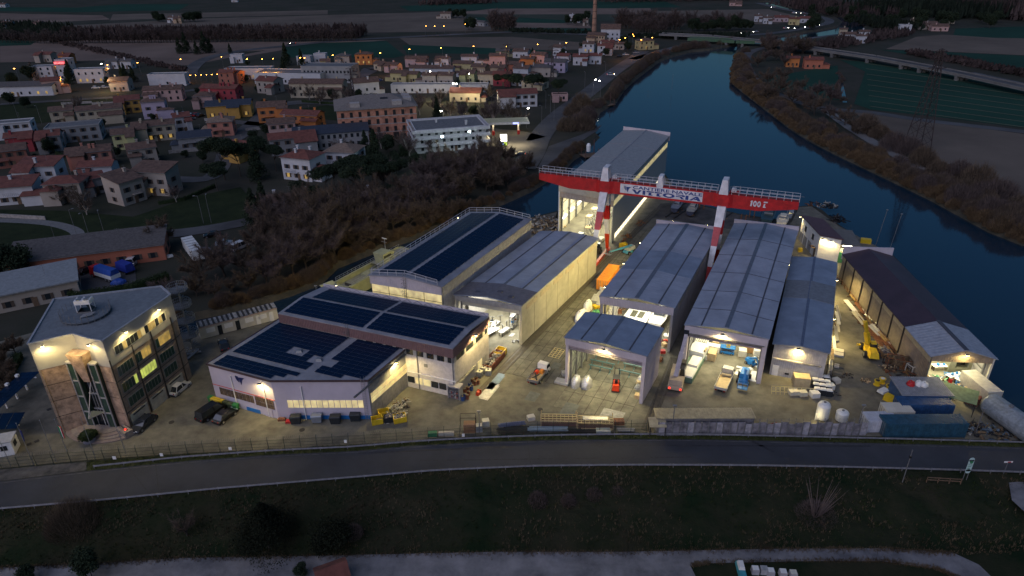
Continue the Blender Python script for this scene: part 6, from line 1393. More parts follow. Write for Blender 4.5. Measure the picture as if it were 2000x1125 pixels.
H_(200,352,15,9,5.5,8,'white',RR,'gable','white low house with red roof behind the beige twin houses');H_(186,374,9,9,5,40,'grey',RR,'gable','small grey walled house behind the white red roofed one');H_(255,218,15,11,6,24,'amber',RR,'gable','ochre house with red roof between the fields and the twin pair')
H_(325,196,26,10,6,10,'pink',RB,'gable','pale terracotta terrace with three tall chimneys',ch=4);H_(437,196,28,10,6.5,-12,'red',RR,'gable','long dark red terrace with many chimneys',ch=5);H_(403,208,13,10,5.5,8,'pink',RB,'hip','low pinkish house in front of the dark red terrace')
H_(240,176,14,11,5.5,6,'beige',RB,'gable','whitish house with wide dark gable near the clinic car park');H_(107,182,12,10,7,24,'pink',RR,'gable','pink house with steep red roof beside the long shed');H_(40,184,60,18,5,4,'white',RG,'gable','long white shed with ribbed grey roof and two lit windows',ch=0,lit=1,big=True,rise=1.5,fl=1,nw=9,name='warehouse',cat='warehouse')
H_(93,156,22,14,9,6,'white',RF,'flat','white clinic block with narrow windows, left wing',ch=0,big=True,name='office_block',cat='office building',fl=3);cl_=H_(136,154,13,14,13,6,'white',RF,'flat','white clinic tower with glowing red sign',ch=0,big=True,name='office_block',cat='office building',fl=3);H_(184,160,28,12,8.5,6,'white',RF,'flat','white clinic wing with lit entrance at its right end',ch=0,big=True,name='office_block',cat='office building',fl=2,lit=1)
ob('sign',MB().box(-3.9,3.7,-4.65,-4.5,9.0,10.5),emat('red_sign_light',(1,.03,.05),1.0),cl_,False)
mb=MB();rr_=random.Random(4);xx=-3.7
while xx<3.3:w_=rr_.uniform(.3,.6);mb.box(xx,xx+w_,-4.72,-4.66,9.3,10.2 if rr_.random()<.7 else 10.0);xx+=w_+.3
ob('lettering',mb,emat('red_sign_letters',(1,.25,.25),1.6),cl_,False)
H_(333,166,36,11,7,2,'white',RF,'flat','blank white box shaped store at the start of the curved road',ch=0,big=True,nw=1,fl=1,name='warehouse',cat='warehouse');H_(95,120,18,11,6,-6,'beige',RR,'gable','red roofed farmhouse at the far edge of the village');H_(134,124,14,11,6.5,-4,'orange',RR,'gable','orange house behind the clinic tower')
H_(226,133,14,10,5.5,-8,'white',RG,'gable','white house with blue grey roof, left of two behind the clinic');H_(252,133,13,9,5.5,-6,'white',RG,'gable','white house with blue grey roof, right of two behind the clinic');H_(466,122,14,9,6,0,'white',RB,'flat','white house half hidden behind the curved road',ch=0);H_(455,162,24,11,7,-20,'brick',RR,'gable','row of brick houses with steep dark red roofs',ch=4,wing=(4,10,-9,-4,7,'gable'))
H_(490,152,46,16,6.5,-2,'white',RF,'flat','long white store with lit green glass front',ch=0,big=True,lit=1,nw=10,fl=1,name='warehouse',cat='warehouse');H_(574,160,70,26,6.5,-10,'white',RF,'flat','wide white store with dark flat roof',ch=0,big=True,nw=16,fl=1,name='warehouse',cat='warehouse');H_(648,158,52,22,10,-8,'grey',RF,'flat','grey and white office with rows of square windows',ch=0,big=True,lit=1,nw=13,fl=2,name='office_block',cat='office building')
H_(530,180,16,12,6.5,-20,'beige',RR,'gable','beige house with dark red roof in front of the wide white store',ch=2);H_(597,126,16,10,6,-4,'white',RF,'flat','white flat roofed house behind the stores, left',ch=1);H_(628,122,14,9,6.5,-4,'white',RF,'flat','white flat roofed house behind the stores, right',ch=1);H_(637,130,11,9,4.5,8,'yellow',RB,'gable','small yellow house with lamp by its gable',lit=1)
H_(672,126,16,13,6.5,0,'beige',RG,'hip','beige house with pyramid roof at the field edge');H_(713,125,19,12,7.5,0,'orange',RB,'hip','large orange house at the field edge',lit=1);H_(746,136,13,11,4.5,-30,'cream',RB,'gable','low cream house near the roundabout');H_(770,140,15,10,5,-24,'mauve',RB,'gable','mauve house near the roundabout')
H_(780,158,14,10,5.5,-16,'yellow',RB,'gable','pale yellow house, left of the yellow pair');H_(806,160,14,10,5.5,-16,'yellow',RB,'gable','pale yellow house, right of the yellow pair');H_(815,130,24,11,6,-8,'mauve',RB,'gable','long mauve house with small windows at the field edge');H_(845,148,46,11,5.5,-10,'white',RB,'gable','very long white terrace with brown roof',nw=13,ch=3)
H_(842,164,14,10,6,-14,'beige',RB,'gable','beige house left of the bright street light');H_(873,164,16,11,6,-14,'beige',RB,'gable','beige house right of the bright street light');H_(866,128,15,9,5.5,-14,'white',RB,'gable','white gabled house behind the long terrace, left');H_(918,124,18,9,5.5,-12,'white',RB,'gable','white gabled house behind the long terrace, right')
H_(906,140,20,11,6,-16,'yellow',RB,'gable','mustard yellow house with brown roof');H_(916,160,14,12,6,-12,'lime',RB,'gable','pink and lime house above the second bright light');H_(938,148,15,11,6.5,-18,'tan',RB,'gable','tan house with deep roof in the middle of the quarter');H_(973,126,18,11,6.5,-10,'pink',RB,'gable','pink house with three roofs at the field edge')
H_(975,150,15,11,6.5,-18,'tan',RB,'gable','tan house behind the bright red one');H_(951,164,15,10,6.5,-12,'cream',RB,'gable','cream house left of the bright red one',ch=2);H_(982,166,17,11,7,-8,'red',RR,'gable','bright red house in the far quarter');H_(1008,142,16,11,6,-18,'terracotta',RB,'gable','terracotta house, lower one of the orange row')
H_(1032,132,15,10,6.5,-18,'orange',RB,'gable','orange house, upper one of the orange row');H_(1020,150,16,11,6,-20,'white',RB,'gable','white house with brown roof beside the terracotta one');H_(1014,166,15,10,5.5,-26,'white',RB,'gable','white low gabled house near the dark grove');H_(1045,172,22,13,5,-24,'cream',RG,'hip','low house with wide grey hipped roof near the dark grove',ch=1)
H_(1056,148,24,12,6,-16,'beige',RG,'hip','house with two yellow wall lamps under a grey roof',lit=1);H_(1086,140,22,12,7,-18,'lilac',RG,'gable','pale lilac house with chimneys beside the two lamp house',ch=2);H_(1018,112,18,11,5,-14,'white',RB,'gable','white barn like house at the field edge');H_(983,110,16,10,4.5,-8,'olive',RG,'gable','olive house behind the pink one')
H_(1054,122,16,12,6,-24,'pink',RB,'gable','pink house with grey brown roof near the field');H_(1092,108,12,12,6.5,-30,'white',RB,'gable','white gable beside the round dark tree');H_(1101,120,14,11,4.5,-20,'white',RR,'gable','small white house with orange wall lamp',lit=1);H_(1134,126,16,11,6,-12,'white',RR,'gable','white house with dark red roof before the kiln street',ch=1)
H_(1163,124,13,10,6,-12,'white',RR,'gable','white house behind the dark red roofed one');H_(1150,102,14,11,7,-16,'white',RB,'gable','white house with lit ochre side at the kiln street',lit=1);H_(1182,106,18,11,7,-14,'white',RR,'gable','white house with a lamp on its front at the kiln street',lit=1);H_(1192,78,26,15,10,-10,'white',RB,'gable','tall whitish mill house with three storeys beside the chimney',lit=1,ch=0,rise=3)
H_(1166,84,24,14,7,-22,'tan',RB,'gable','old tan kiln building at the foot of the chimney',ch=0,nw=6);H_(1187,92,16,10,4.5,-14,'cream',RR,'gable','cream house between kiln and river road');H_(1258,96,20,13,7,14,'yellow',RB,'hip','yellow villa with street lamps beside the bridge',lit=1,ch=2);H_(1210,96,12,9,4.5,-14,'beige',RB,'gable','low beige house near the bridge villa')
H_(595,249,24,10,6,-14,'orange',RR,'gable','long orange and white terrace with brown roof behind the unfinished hotel',ch=2);H_(536,236,17,11,7,10,'orange',RB,'gable','bright orange house with dark pergola',ch=1,wing=(4,10,-9,-4,6.5,'gable'));H_(650,282,40,20,6,14,'grey',RK,'gable','long grey hall with dark roof and glazed upper band',ch=0,big=True,rise=1.6,nw=12,fl=2,name='warehouse',cat='warehouse')
H_(553,266,15,10,6,20,'pink',RB,'gable','pink house with grey brown roof below the bright orange one');H_(575,296,24,11,6,20,'grey',RR,'gable','long grey house with dull red roof behind the dark trees',ch=2);H_(470,308,15,11,5,-20,'amber',RR,'gable','ochre house with blue solar panels beside the big pines');H_(598,345,16,13,7.5,-20,'white',RR,'hip','white villa with porch columns among the umbrella pines',lit=1,ch=3)
H_(677,326,16,14,6.5,-12,'white',RT_,'hip','white villa with tan hipped roof above the umbrella pines',ch=1);H_(552,413,20,9,4,12,'white',RB,'gable','low white house with brown roof hidden behind the canal trees, left');H_(700,410,16,9,4.5,12,'white',RB,'gable','low white house with brown roof hidden behind the canal trees, right')
bo_=H_(876,284,38,24,8.2,14,'white',RF,'flat','white three storey office with wrap around balconies and rooftop lamps',ch=2,big=True,nw=9,fl=3,name='office_block',cat='office building');H_(625,188,40,12,7,-6,'cream',RB,'gable','long cream house behind the row of bare trees',ch=2);H_(716,190,18,12,8,20,'white',RB,'gable','white house end between the bare trees')
H_(1010,206,26,12,6,8,'white',RR,'gable','white house with dark red roof near the fuel station',ch=0);H_(1093,196,11,7,3,0,'pink',RB,'flat','small lit kiosk beside the riverside road',lit=1,ch=0);H_(912,196,22,12,4.5,-10,'cream',RR,'gable','low house lit by a yellow ground lamp');H_(830,180,50,8,4,-4,'white',RF,'flat','long low white garage row lit by street lights',ch=0,big=True,fl=1,nw=8);H_(926,178,22,8,3.5,-4,'white',RF,'flat','low white garage under the second bright light',ch=0)
H_(186,512,33,9,4.2,18,'terracotta',RG,'mono','long orange house with dark mono pitch roof behind the office',rise=1.6,ch=0);H_(62,582,19,10,4,30,'beige',mat('zinc_roof',(.24,.26,.27),.6),'mono','shed with pale zinc roof at the left edge behind the office',rise=1,ch=0,cat='shed',name='shed')
for(x,y,L_,col,r_,lb_)in((340,44,16,'white',RB,'lone farmhouse between dark trees in the far fields'),(351,45,14,'tan',RB,'low barn beside the lone far farmhouse'),(872,36,20,'beige',RB,'far farmstead on the left of the poplar clump'),(935,50,40,'grey',RG,'long grey barn lying diagonally by the country road'),(1117,40,9,'white',RF,'small white tower like house in the far fields'),(1126,44,12,'white',RB,'white farmhouse beside the tower like house'),(1144,50,8,'beige',RB,'small farm building right of the white farmhouse'),
   (1436,11,24,'pink',RB,'pale pink house at the top near the far road'),(1498,46,13,'white',RB,'white house left of the far yellow house'),(1525,42,22,'mauve',RR,'mauve farmhouse with several roofs beside the far yellow house'),(1549,48,15,'yellow',RR,'bright yellow gabled house at the far river bend'),(1575,44,22,'white',RR,'long white house right of the far yellow house'),(1480,42,12,'white',RB,'small white house with bright lamps on the far field edge'),
   (1546,130,13,'orange',RR,'orange brick house with two chimneys near the viaduct'),(1586,133,18,'terracotta',RR,'low red roofed house right of the orange house near the viaduct'),(1654,80,17,'white',RB,'white house below the far river bend, left of three'),(1685,75,13,'white',RB,'white house below the far river bend, upper right of three'),(1679,84,13,'white',RB,'low white house below the far river bend, lowest of three'),(1645,70,10,'cream',RB,'cream house behind the three white ones'),
   (1758,30,15,'orange',RR,'orange house among the trees at the upper right'),(1797,32,10,'beige',RB,'small beige house among the trees at the upper right'),(1765,62,16,'white',RF,'white house with bright lamp at the upper right'),(1785,51,12,'cream',RB,'cream house behind the bright lamp house'),(1806,56,28,'beige',RB,'long hipped farmhouse at the upper right'),(1832,60,22,'pink',RB,'low pink barn at the upper right'),(1854,46,12,'cream',RB,'pale square house standing alone at the upper right'),
   (1590,12,12,'beige',RB,'far house beyond the river bend, left'),(1618,17,11,'cream',RB,'far house beyond the river bend, right'),(1690,23,14,'brick',RR,'brick red house near the far river bend'),(8,14,22,'white',RB,'far white farm at the upper left edge'),(10,54,14,'white',RB,'white house in the far tree line at the left, first'),(22,54,14,'white',RB,'white house in the far tree line at the left, second'),(78,54,16,'pink',RB,'pinkish house in the far tree line at the left, third'),(458,4,12,'white',RB,'tiny far white house at the top')):
    H_(x,y,L_,L_*.6 if L_<30 else 8,6 if L_<22 else 4.5,-12 if x!=935 else-50,col,r_,'gable' if r_ is not RF else 'flat',lb_,ch=1,group='far houses',nw=3)
for z_ in(2.6,5.2,7.6):
    for q_ in((-14.2,14.2,-9.6,-9.45),(-14.2,14.2,9.45,9.6),(-14.2,-14.05,-9.45,9.45),(14.05,14.2,-9.45,9.45)):ob('balcony_band',MB().box(*q_,z_,z_+1.1),mat('balcony_white',(.52,.52,.54),.6),bo_,False)
    ob('balcony_floor',MB().box(-14.05,14.05,-9.45,-8.2,z_-.15,z_).box(12.95,14.05,-8.2,9.45,z_-.15,z_),mat('balcony_white',(.52,.52,.54)),bo_,False)
# garden walls, hedges and shrubs between the houses
for k in range(46):
    gx,gy=RU(10,1090),RU(118,330)
    if gx>560 and gy>250 or(gx<290 and gy>195 and gy<236)or(gx>760 and gy>205):continue
    put(PR,gx,gy,RU(.35,.7),'dark garden shrub between the village houses','garden shrubs in the village')
for i,(a,b)in enumerate((((0,268),(60,262)),((60,345),(130,340)),((160,306),(232,300)),((330,300),(420,292)),((210,258),(290,252)),((400,236),(450,240)),((0,425),(90,430)),((410,216),(470,222)),((480,256),(540,250)),((560,240),(620,244)),((180,205),(300,200)),((120,205),(180,202)))):
    A,B=W2(a),W2(b);t=TH('garden_wall','low pale garden wall in the village, '+['before the white modern house','below the brick red house','below the large salmon house','before the grey gabled hall house','before the cream terrace','before the amber gables','along the lawn at the left edge','before the pinkish low house','behind the salmon villa','before the orange terrace','along the meadow behind the twin pair','at the left end of the meadow'][i],'wall',A);ob('wall',MB().bar(A+Vc((0,0,.6)),B+Vc((0,0,.6)),.25,1.2),mat('garden_wall_plaster',(.30,.28,.26),.9,var=.2),t)
# unfinished brick hotel
bt=TH('unfinished_hotel','unfinished four storey brick building with empty window openings and grey hipped roof','building',W(738,262),R(14));Lh,Dh,hh=30,21,12.5;brickm=mat('bare_brick',(.50,.23,.15),.9,var=.25,scale=.5);bandm=mat('concrete_band',(.36,.33,.31),.9)
ob('wall',MB().box(-Lh/2,Lh/2,-Dh/2,Dh/2,0,hh),brickm,bt,False)
for z in(3.1,6.2,9.3,12.2):ob('floor_band',MB().box(-Lh/2-.08,Lh/2+.08,-Dh/2-.08,Dh/2+.08,z,z+.3),bandm,bt,False)
r_=MB();r_.add([(-Lh/2-.8,-Dh/2-.8,hh),(Lh/2+.8,-Dh/2-.8,hh),(Lh/2+.8,Dh/2+.8,hh),(-Lh/2-.8,Dh/2+.8,hh),(-Lh/2+9,0,hh+3.4),(Lh/2-9,0,hh+3.4)],[(0,1,5,4),(1,2,5),(2,3,4,5),(3,0,4),(3,2,1,0)]);rf=ob('roof',r_,mat('concrete_roof',(.18,.16,.145),.9,var=.15),bt,False)
for x in(-8,8):ob('dormer',MB().box(x-1.8,x+1.8,-Dh/2+1,-Dh/2+4,hh+.2,hh+2.1),bandm,rf,False)
for y in(-3,3):ob('dormer',MB().box(Lh/2-4,Lh/2-1,y-1.8,y+1.8,hh+.2,hh+2.1),bandm,rf,False)
ob('roof_opening',MB().hexa([(2,-5.4,hh+1.62),(5,-5.4,hh+1.62),(5,-3,hh+2.4),(2,-3,hh+2.4)],[(2,-5.4,hh+1.75),(5,-5.4,hh+1.75),(5,-3,hh+2.53),(2,-3,hh+2.53)]),black,rf,False)
op_=MB().box(-.55,.55,-.12,0,0,1.9).mesh('window_opening',black);opb=MB().box(-1.1,1.1,-.14,0,0,2.6).mesh('door_opening',black)
for f_ in range(4):
    for k in range(9):link('door_opening' if f_==0 else 'window_opening',opb if f_==0 and k%2==0 else op_,bt,Mt.Translation((-Lh/2+2+k*3.25,-Dh/2,.3+f_*3.1)))
    for k in range(6):link('window_opening',op_ if f_ else opb,bt,Mt.Translation((Lh/2,-Dh/2+2.2+k*3.3,.3+f_*3.1))@Mt.Rotation(PI/2,4,'Z'))
# kiln chimney
ct=TH('kiln_chimney','very tall tapering brick kiln chimney on the far side of the village','chimney',W(1160,72));ob('shaft',MB().cyl(0,0,0,44,2.0,18,1.25),mat('chimney_brick',(.33,.19,.13),.9,var=.2,scale=.3),ct,False);ob('rim',MB().cyl(0,0,43.6,44.6,1.45,18),bandm,ct,False)
for z in range(4,44,5):ob('iron_band',MB().cyl(0,0,z,z+.25,2.06-(.75*z/44),18),RDK,ct,False)
# lattice pylons
def pylon(x,y,h,w,label):
    t=TH('pylon',label,'pylon',W(x,y));mb=MB();n=9;c_=[(-1,-1),(1,-1),(1,1),(-1,1)]
    P_=lambda i,z:Vc((c_[i][0]*w/2*(1-.86*z/h),c_[i][1]*w/2*(1-.86*z/h),z))
    for i in range(4):
        mb.bar(P_(i,0),P_(i,h),.2)
        for k in range(n):
            z0,z1=h*(1-(1-k/n)**1.15)if False else h*k/n,h*(k+1)/n;j=(i+1)%4
            mb.bar(P_(i,z0),P_(j,z1),.1).bar(P_(j,z0),P_(i,z1),.1).bar(P_(i,z1),P_(j,z1),.08)
    ob('lattice',mb,mat('pylon_steel',(.045,.032,.03),.8),t,False)
    for z,l in((h*.98,2.2),(h*.9,3.4),(h*.82,3.2)):ob('cross_arm',MB().bar((-l,0,z),(l,0,z),.22).bar((-l,0,z),(0,0,z+1),.1).bar((l,0,z),(0,0,z+1),.1),mat('pylon_steel',(.12,.08,.07)),t,False)
    return t
pylon(1790,290,34,6.5,'tall dark lattice pylon beyond the right river bank');pylon(992,172,22,2.4,'slim lattice pylon standing among the orange row houses');pylon(1078,168,20,2.2,'slim grey lattice pylon beside the dark grove');pylon(692,205,17,2,'slim lattice pylon behind the unfinished hotel')
# viaduct and river bridges
dk=mat('bridge_concrete',(.17,.165,.16),.85,var=.15,scale=.2)
def bridge(pts,w,z,label,piers,name='bridge',gm=None,th=1.2):
    P_=wpts(pts,z);P_=[Vc((p.x,p.y,0))for p in P_];t=TH(name,label,'bridge',P_[0]);q=resamp(P_,24)
    for i in range(23):
        d=(q[i+1]-q[i]);e=d.normalized()*.02;ob('deck',MB().bar(q[i]+Vc((0,0,z-th/2)),q[i+1]-e+Vc((0,0,z-th/2)),w,th),gm or dk,t);
    for s in(-1,1):
        mb=MB();
        for i in range(23):
            d=(q[i+1]-q[i]).normalized();n_=Vc((-d.y,d.x,0))*s*w/2;mb.bar(q[i]+n_+Vc((0,0,z+.3)),q[i+1]+n_+Vc((0,0,z+.3)),.2,.6)
        ob('parapet',mb,gm or dk,t)
    mb=MB()
    for i in range(23):mb.bar(q[i]+Vc((0,0,z+.03)),q[i+1]+Vc((0,0,z+.03)),w-.8,.04)
    ob('carriageway',mb,asph2,t)
    for k in piers:
        p=q[int(k*23)];d=(q[min(23,int(k*23)+1)]-q[max(0,int(k*23)-1)]).normalized();n_=Vc((-d.y,d.x,0))
        for s in(-.38,0,.38):ob('pier',MB().bar(p+n_*w*s+Vc((0,0,-3)),p+n_*w*s+Vc((0,0,z-th)),1.6),dk,t)
        ob('pier_cap',MB().bar(p-n_*w*.48+Vc((0,0,z-th-.5)),p+n_*w*.48+Vc((0,0,z-th-.5)),1.8,.9),dk,t)
bridge([(1290,66),(1380,70),(1455,77),(1520,84),(1560,90),(1700,110),(1800,128),(1900,148),(2000,170),(2100,192)],8,3.4,'long concrete viaduct crossing the river and running out to the right fields',(.08,.15,.24,.31,.38,.45,.52,.59,.66,.73,.8),'viaduct',th=.9)
bridge([(1345,74),(1400,76),(1440,79),(1475,80)],8,3.2,'low green steel bridge over the river before the viaduct',(.3,.62,.85),'bridge',mat('bridge_green',(.05,.12,.06),.6),1.6)
ribbon('road',[(1890,143),(1950,156),(2000,168),(2100,196)],9,.35,asph2)
# street lamps
def lamp_proto(h,em,label,grp,dbl=False):
    t=TH('street_lamp',label,'street lamp',(0,0,0),0,grp);ob('pole',MB().bar((0,0,0),(0,0,h),.14,None,6,.08),galvd,t,False)
    for s in((1,-1)if dbl else(1,)):
        ob('arm',MB().bar((0,0,h),(s*.9,0,h+.15),.07),galvd,t,False);hd_=ob('head',MB().box(min(s*.6,s*1.2),max(s*.6,s*1.2),-.14,.14,h+.08,h+.22),galvd,t,False)
        if em:ob('glass',MB().box(min(s*.6,s*1.2),max(s*.6,s*1.2),-.22,.22,h-.12,h+.05),em,t,False)
    return freeze(t)
lo=lamp_proto(7,lampo,'lit orange street lamp in the village streets','orange street lamps');lc=lamp_proto(8,emat('lamp_white_far',(1,.95,.8),60),'lit white street lamp','white street lamps');ld_=lamp_proto(8,None,'slim unlit street lamp beside a village lane or lawn','unlit street lamps')
for x,y,e in((358,138,1),(437,134,0),(488,138,1),(516,138,1),(537,138,1),(655,130,1),(742,126,1),(799,118,1),(831,68,0),(852,68,0),(869,68,0),(909,64,0),(865,115,1),(927,112,1),(1051,108,1),(1211,98,1),(1236,90,1),(1222,94,0),(587,136,0),(597,136,0),(988,112,1),(122,154,1),(216,150,1),(38,158,2),(276,146,0),(215,158,1),(1104,104,0),(1235,86,0),(1271,94,1),(1253,98,0)):
    c_=copyt(lo,W(x,y),rq()*6,None,1.0)
    if e:bolt(W(x,y,6.6),900*e,SODIUM,'street_light',.2)
for k in range(6):copyt(lo,W(373+k*10.5,162-k*.4),0,'lit low lamp in the row beside the white box store',.6,'lamps beside the white box store')
for x,y,e in((840,170,5000),(918,174,5000),(890,196,2500),(890,196,0),(202,152,2500),(868,255,0),(1028,250,300),(1172,190,0),(1158,188,400)):
    copyt(lc,W(x,y),rq()*6,'brightly lit white street lamp '+('by the garages' if x<930 and x>800 else 'on the street'))
    if e:bolt(W(x,y,7.5),e,(1,.82,.45),'street_light',.25)
for x,y,h_ in((413,436,1),(398,437,1),(208,470,1),(152,466,1),(178,472,1),(112,480,.8),(82,242,1),(38,238,1),(690,230,1),(700,228,1),(1182,150,1),(1142,172,1),(1066,212,1),(1058,244,1),(1082,236,1),(1075,222,1),(600,420,1),(842,340,1),(910,325,1),(1312,175,.9),(1408,96,.8),(1572,196,.7),(1310,300,.001)):
    if h_>.01:copyt(ld_,W(x,y),rq()*6,None,h_)
# fuel station
ft=TH('fuel_station','fuel station with lit canopy among the trees by the riverside road','fuel station',W(988,262),R(4));ob('canopy',MB().box(-9,9,-4,4,4.8,5.6),mat('canopy_yellow',(.55,.50,.28),.5),ft,False);ob('canopy_edge',MB().box(-9.1,9.1,-4.1,-4.0,4.75,5.65),mat('canopy_edge_white',(.6,.6,.55)),ft,False)
for x in(-5,5):ob('pillar',MB().box(x-.3,x+.3,-.3,.3,0,4.8),white,ft,False);ob('pump',MB().box(x-.5,x+.5,-1.6,-.9,0,1.7),redp,ft,False);ob('lamp_panel',MB().box(x-1,x+1,-2,2,4.7,4.78),emat('canopy_lamp',(1,.8,.45),12),ft,False)
area(W(988,262,4.5),14,6,2200,(1,.8,.45));ob('emblem',MB().box(2.6,4.8,-4.2,-4.12,4.85,5.55),emat('blue_red_sign',(.35,.4,1),2),ft,False)
st_=TH('price_sign','lit white and yellow price sign of the fuel station behind the bare trees','sign',W(984,292));ob('post',MB().box(-.9,-.7,-.1,.1,0,5.6).box(.7,.9,-.1,.1,0,5.6),galvd,st_,False);ob('panel',MB().box(-1.2,1.2,-.15,.15,3.0,5.6),emat('sign_white',(1,.98,.85),5),st_,False);ob('panel',MB().box(-1.2,-.1,-.15,.15,1.6,2.8),emat('sign_blue',(.15,.35,.8),2),st_,False);ob('panel',MB().box(.1,1.2,-.15,.15,1.6,2.8),emat('sign_green',(.5,.7,.05),2),st_,False)
ob('shade',MB().box(-1.1,1.1,-.2,-.16,3.9,4.1),emat('sign_orange',(1,.5,.1),3),st_,False)
gt=TH('marquee','small white marquee tent beside the wrap around balcony office','tent',W(824,285));ob('tent_roof',MB().add([(-3,-3,2.4),(3,-3,2.4),(3,3,2.4),(-3,3,2.4),(0,0,4.2)],[(0,1,4),(1,2,4),(2,3,4),(3,0,4)]),white,gt,False)
for x in(-2.9,2.8):
    for y in(-2.9,2.8):ob('pole',MB().box(x,x+.1,y,y+.1,0,2.4),galv,gt,False)
for x,y,e,c_ in((864,262,900,(.75,1,.95)),(917,252,700,(.75,1,.95))):
    p=W(x,y+6,10.2);t=TH('rooftop_lamp','cool white lamp on the flat roof of the balcony office, '+('left' if x<900 else 'right'),'lamp',p);ob('head',MB().box(p.x-.3,p.x+.3,p.y-.3,p.y+.3,p.z,p.z+.4),emat('cool_lamp',(.8,1,.95),80),t);bolt(p+Vc((0,-.8,0)),e,c_,'street_light',.2)
# jetties on the river
def jetty(x,y,L_,w_,a,label,sign=False):
    t=TH('jetty',label,'jetty',W(x,y,-.6),R(a));ob('deck',MB().box(-L_/2,L_/2,-w_/2,w_/2,-.1,.15),woodd,t,False)
    for i,(sx,sy)in enumerate(((-1,-1),(1,-1),(1,1),(-1,1))):ob('pile',MB().bar((sx*L_*.42,sy*w_*.4,-2),(sx*L_*.42,sy*w_*.4,2.6 if i!=2 else 5),.3,None,8),mat('pile_rust',(.12,.06,.05)),t,False)
    if sign:ob('sign_board',MB().lathe([(0,0),(.75,.3),(.8,2.4),(.5,3.1),(0,3.3)],10,(-L_*.1,0,1.2)),white,t,False)
jetty(1152,303,6,4.5,20,'small floating jetty with white oval sign off the stepped bank',True);jetty(1185,206,9,3,40,'timber landing stage at the bank upriver of the stepped quay')
# ================================================================== VEHICLES AND YARD CONTENTS
def wang(a,b):p,q=W2(a),W2(b);return math.atan2(q.y-p.y,q.x-p.x)
def T0(name,label,cat,x,y,rz=0.0,z=0.0,group=None):return TH(name,label,cat,W(x,y,z),rz,group)
def O(name,mb,m,t):return ob(name,mb,m,t,False)
UA=R(64) # direction of the halls
tail=emat('tail_lamp',(1,.04,.02),2.5,(.3,.01,.01));headl=mat('headlamp',(.6,.6,.55),.1,var=0);tailoff=mat('tail_lens',(.35,.01,.01),.2,var=0);headon=emat('headlamp_on',(1,.93,.8),40)
def wheel(t,x,y,r=.32,w=.22,name='wheel'):
    mb=MB().bar((x,y-w/2,r),(x,y+w/2,r),2*r,None,14);wh=O(name,mb,rubber,t);s=1 if y>0 else-1
    O('rim',MB().bar((x,y+s*w*.42,r),(x,y+s*(w*.52+.01),r),1.15*r,None,10),galv,wh);return wh
def car(x,y,rz,col,label,L=4.3,Wd=1.75,h=1.45,van=False,group=None,lit=False,small=False):
    t=T0('parked_car' if not lit else 'car',label,'van' if van else 'car',x,y,rz,group=group);m=mat('car_'+col[0],col[1],.25,.2,var=.03,spec=.6);l,w=L/2,Wd/2
    z0,zb=.28,(.95 if van else .82)
    body=[(-l,z0),(-l-.02,zb-.12),(-l+.12,zb),(l*.5 if not van else l*.74,zb+.04),(l-.2,zb-.14),(l,zb-.34),(l,z0)];nb=len(body);mb=MB()
    mb.add([(p,-w,q)for p,q in body]+[(p,w,q)for p,q in body],[tuple(range(nb)),tuple(range(2*nb-1,nb-1,-1))]+[(i,i+nb,(i+1)%nb+nb,(i+1)%nb)for i in range(nb)]);O('body',mb,m,t)
    a0,a1,b0,b1=(-l+.15,l*.74,-l+.3,l*.45)if van else(-l+.35,l*.5,-l+.95,l*.14)
    O('windows',MB().hexa([(a0,-w+.04,zb),(a1,-w+.04,zb+.03),(a1,w-.04,zb+.03),(a0,w-.04,zb)],[(b0,-w+.2,h-.05),(b1,-w+.2,h-.04),(b1,w-.2,h-.04),(b0,w-.2,h-.05)]),glass,t)
    O('roof',MB().tbox(b0-.02,b1+.02,-w+.18,w-.18,h-.06,h,.06),m,t)
    if not small:
        mb=MB()
        for s in(-1,1):
            for xx,xt in((a0+.05,b0),(0,0),(a1-.05,b1)):mb.bar((xx,s*(w-.03),zb),(xt,s*(w-.19),h-.04),.07)
        O('pillars',mb,m,t)
    for xx in(-l*.62,l*.62):
        for s in(-1,1):
            if small:O('wheel',MB().bar((xx,s*(w-.1)-.1,.31),(xx,s*(w-.1)+.1,.31),.6,None,8),rubber,t)
            else:wheel(t,xx,s*(w-.08))
    for s in(-.62,.62):
        O('headlight',MB().box(l-.08,l+.02,s*w-.15,s*w+.15,.58,.72),headon if lit else headl,t);O('tail_light',MB().box(-l-.04,-l+.02,s*w-.12,s*w+.12,.62,.78),tail if lit else tailoff,t)
    if not small:O('number_plate',MB().box(l,l+.03,-.25,.25,.4,.52),white,t);O('bumper',MB().box(-l-.05,-l+.02,-w+.1,w-.1,.3,.5),black,t)
    return t
K_=('black',(.01,.01,.012));Wh=('white',(.62,.62,.62));Dg=('dark',(.03,.035,.045));Sv=('silver',(.30,.31,.33));Rd=('red',(.35,.02,.02));Bl=('blue',(.03,.07,.2))
car(352,763,wang((338,774),(366,751)),Wh,'white hatchback parked beside the office garage doors',4.1,1.7,1.6)
car(414,810,wang((397,820),(433,796)),K_,'black van parked before the white annex by the coloured bins',5.0,1.95,1.95,van=True)
car(441,817,wang((427,826),(456,804)),K_,'black compact car parked beside the black van',4.1,1.75,1.5)
car(282,832,wang((296,819),(268,843)),Dg,'dark sedan parked at the near corner of the office',4.5)
car(438,678,wang((441,688),(434,668)),Dg,'dark car parked in front of the long cabins by the canal',4.3)
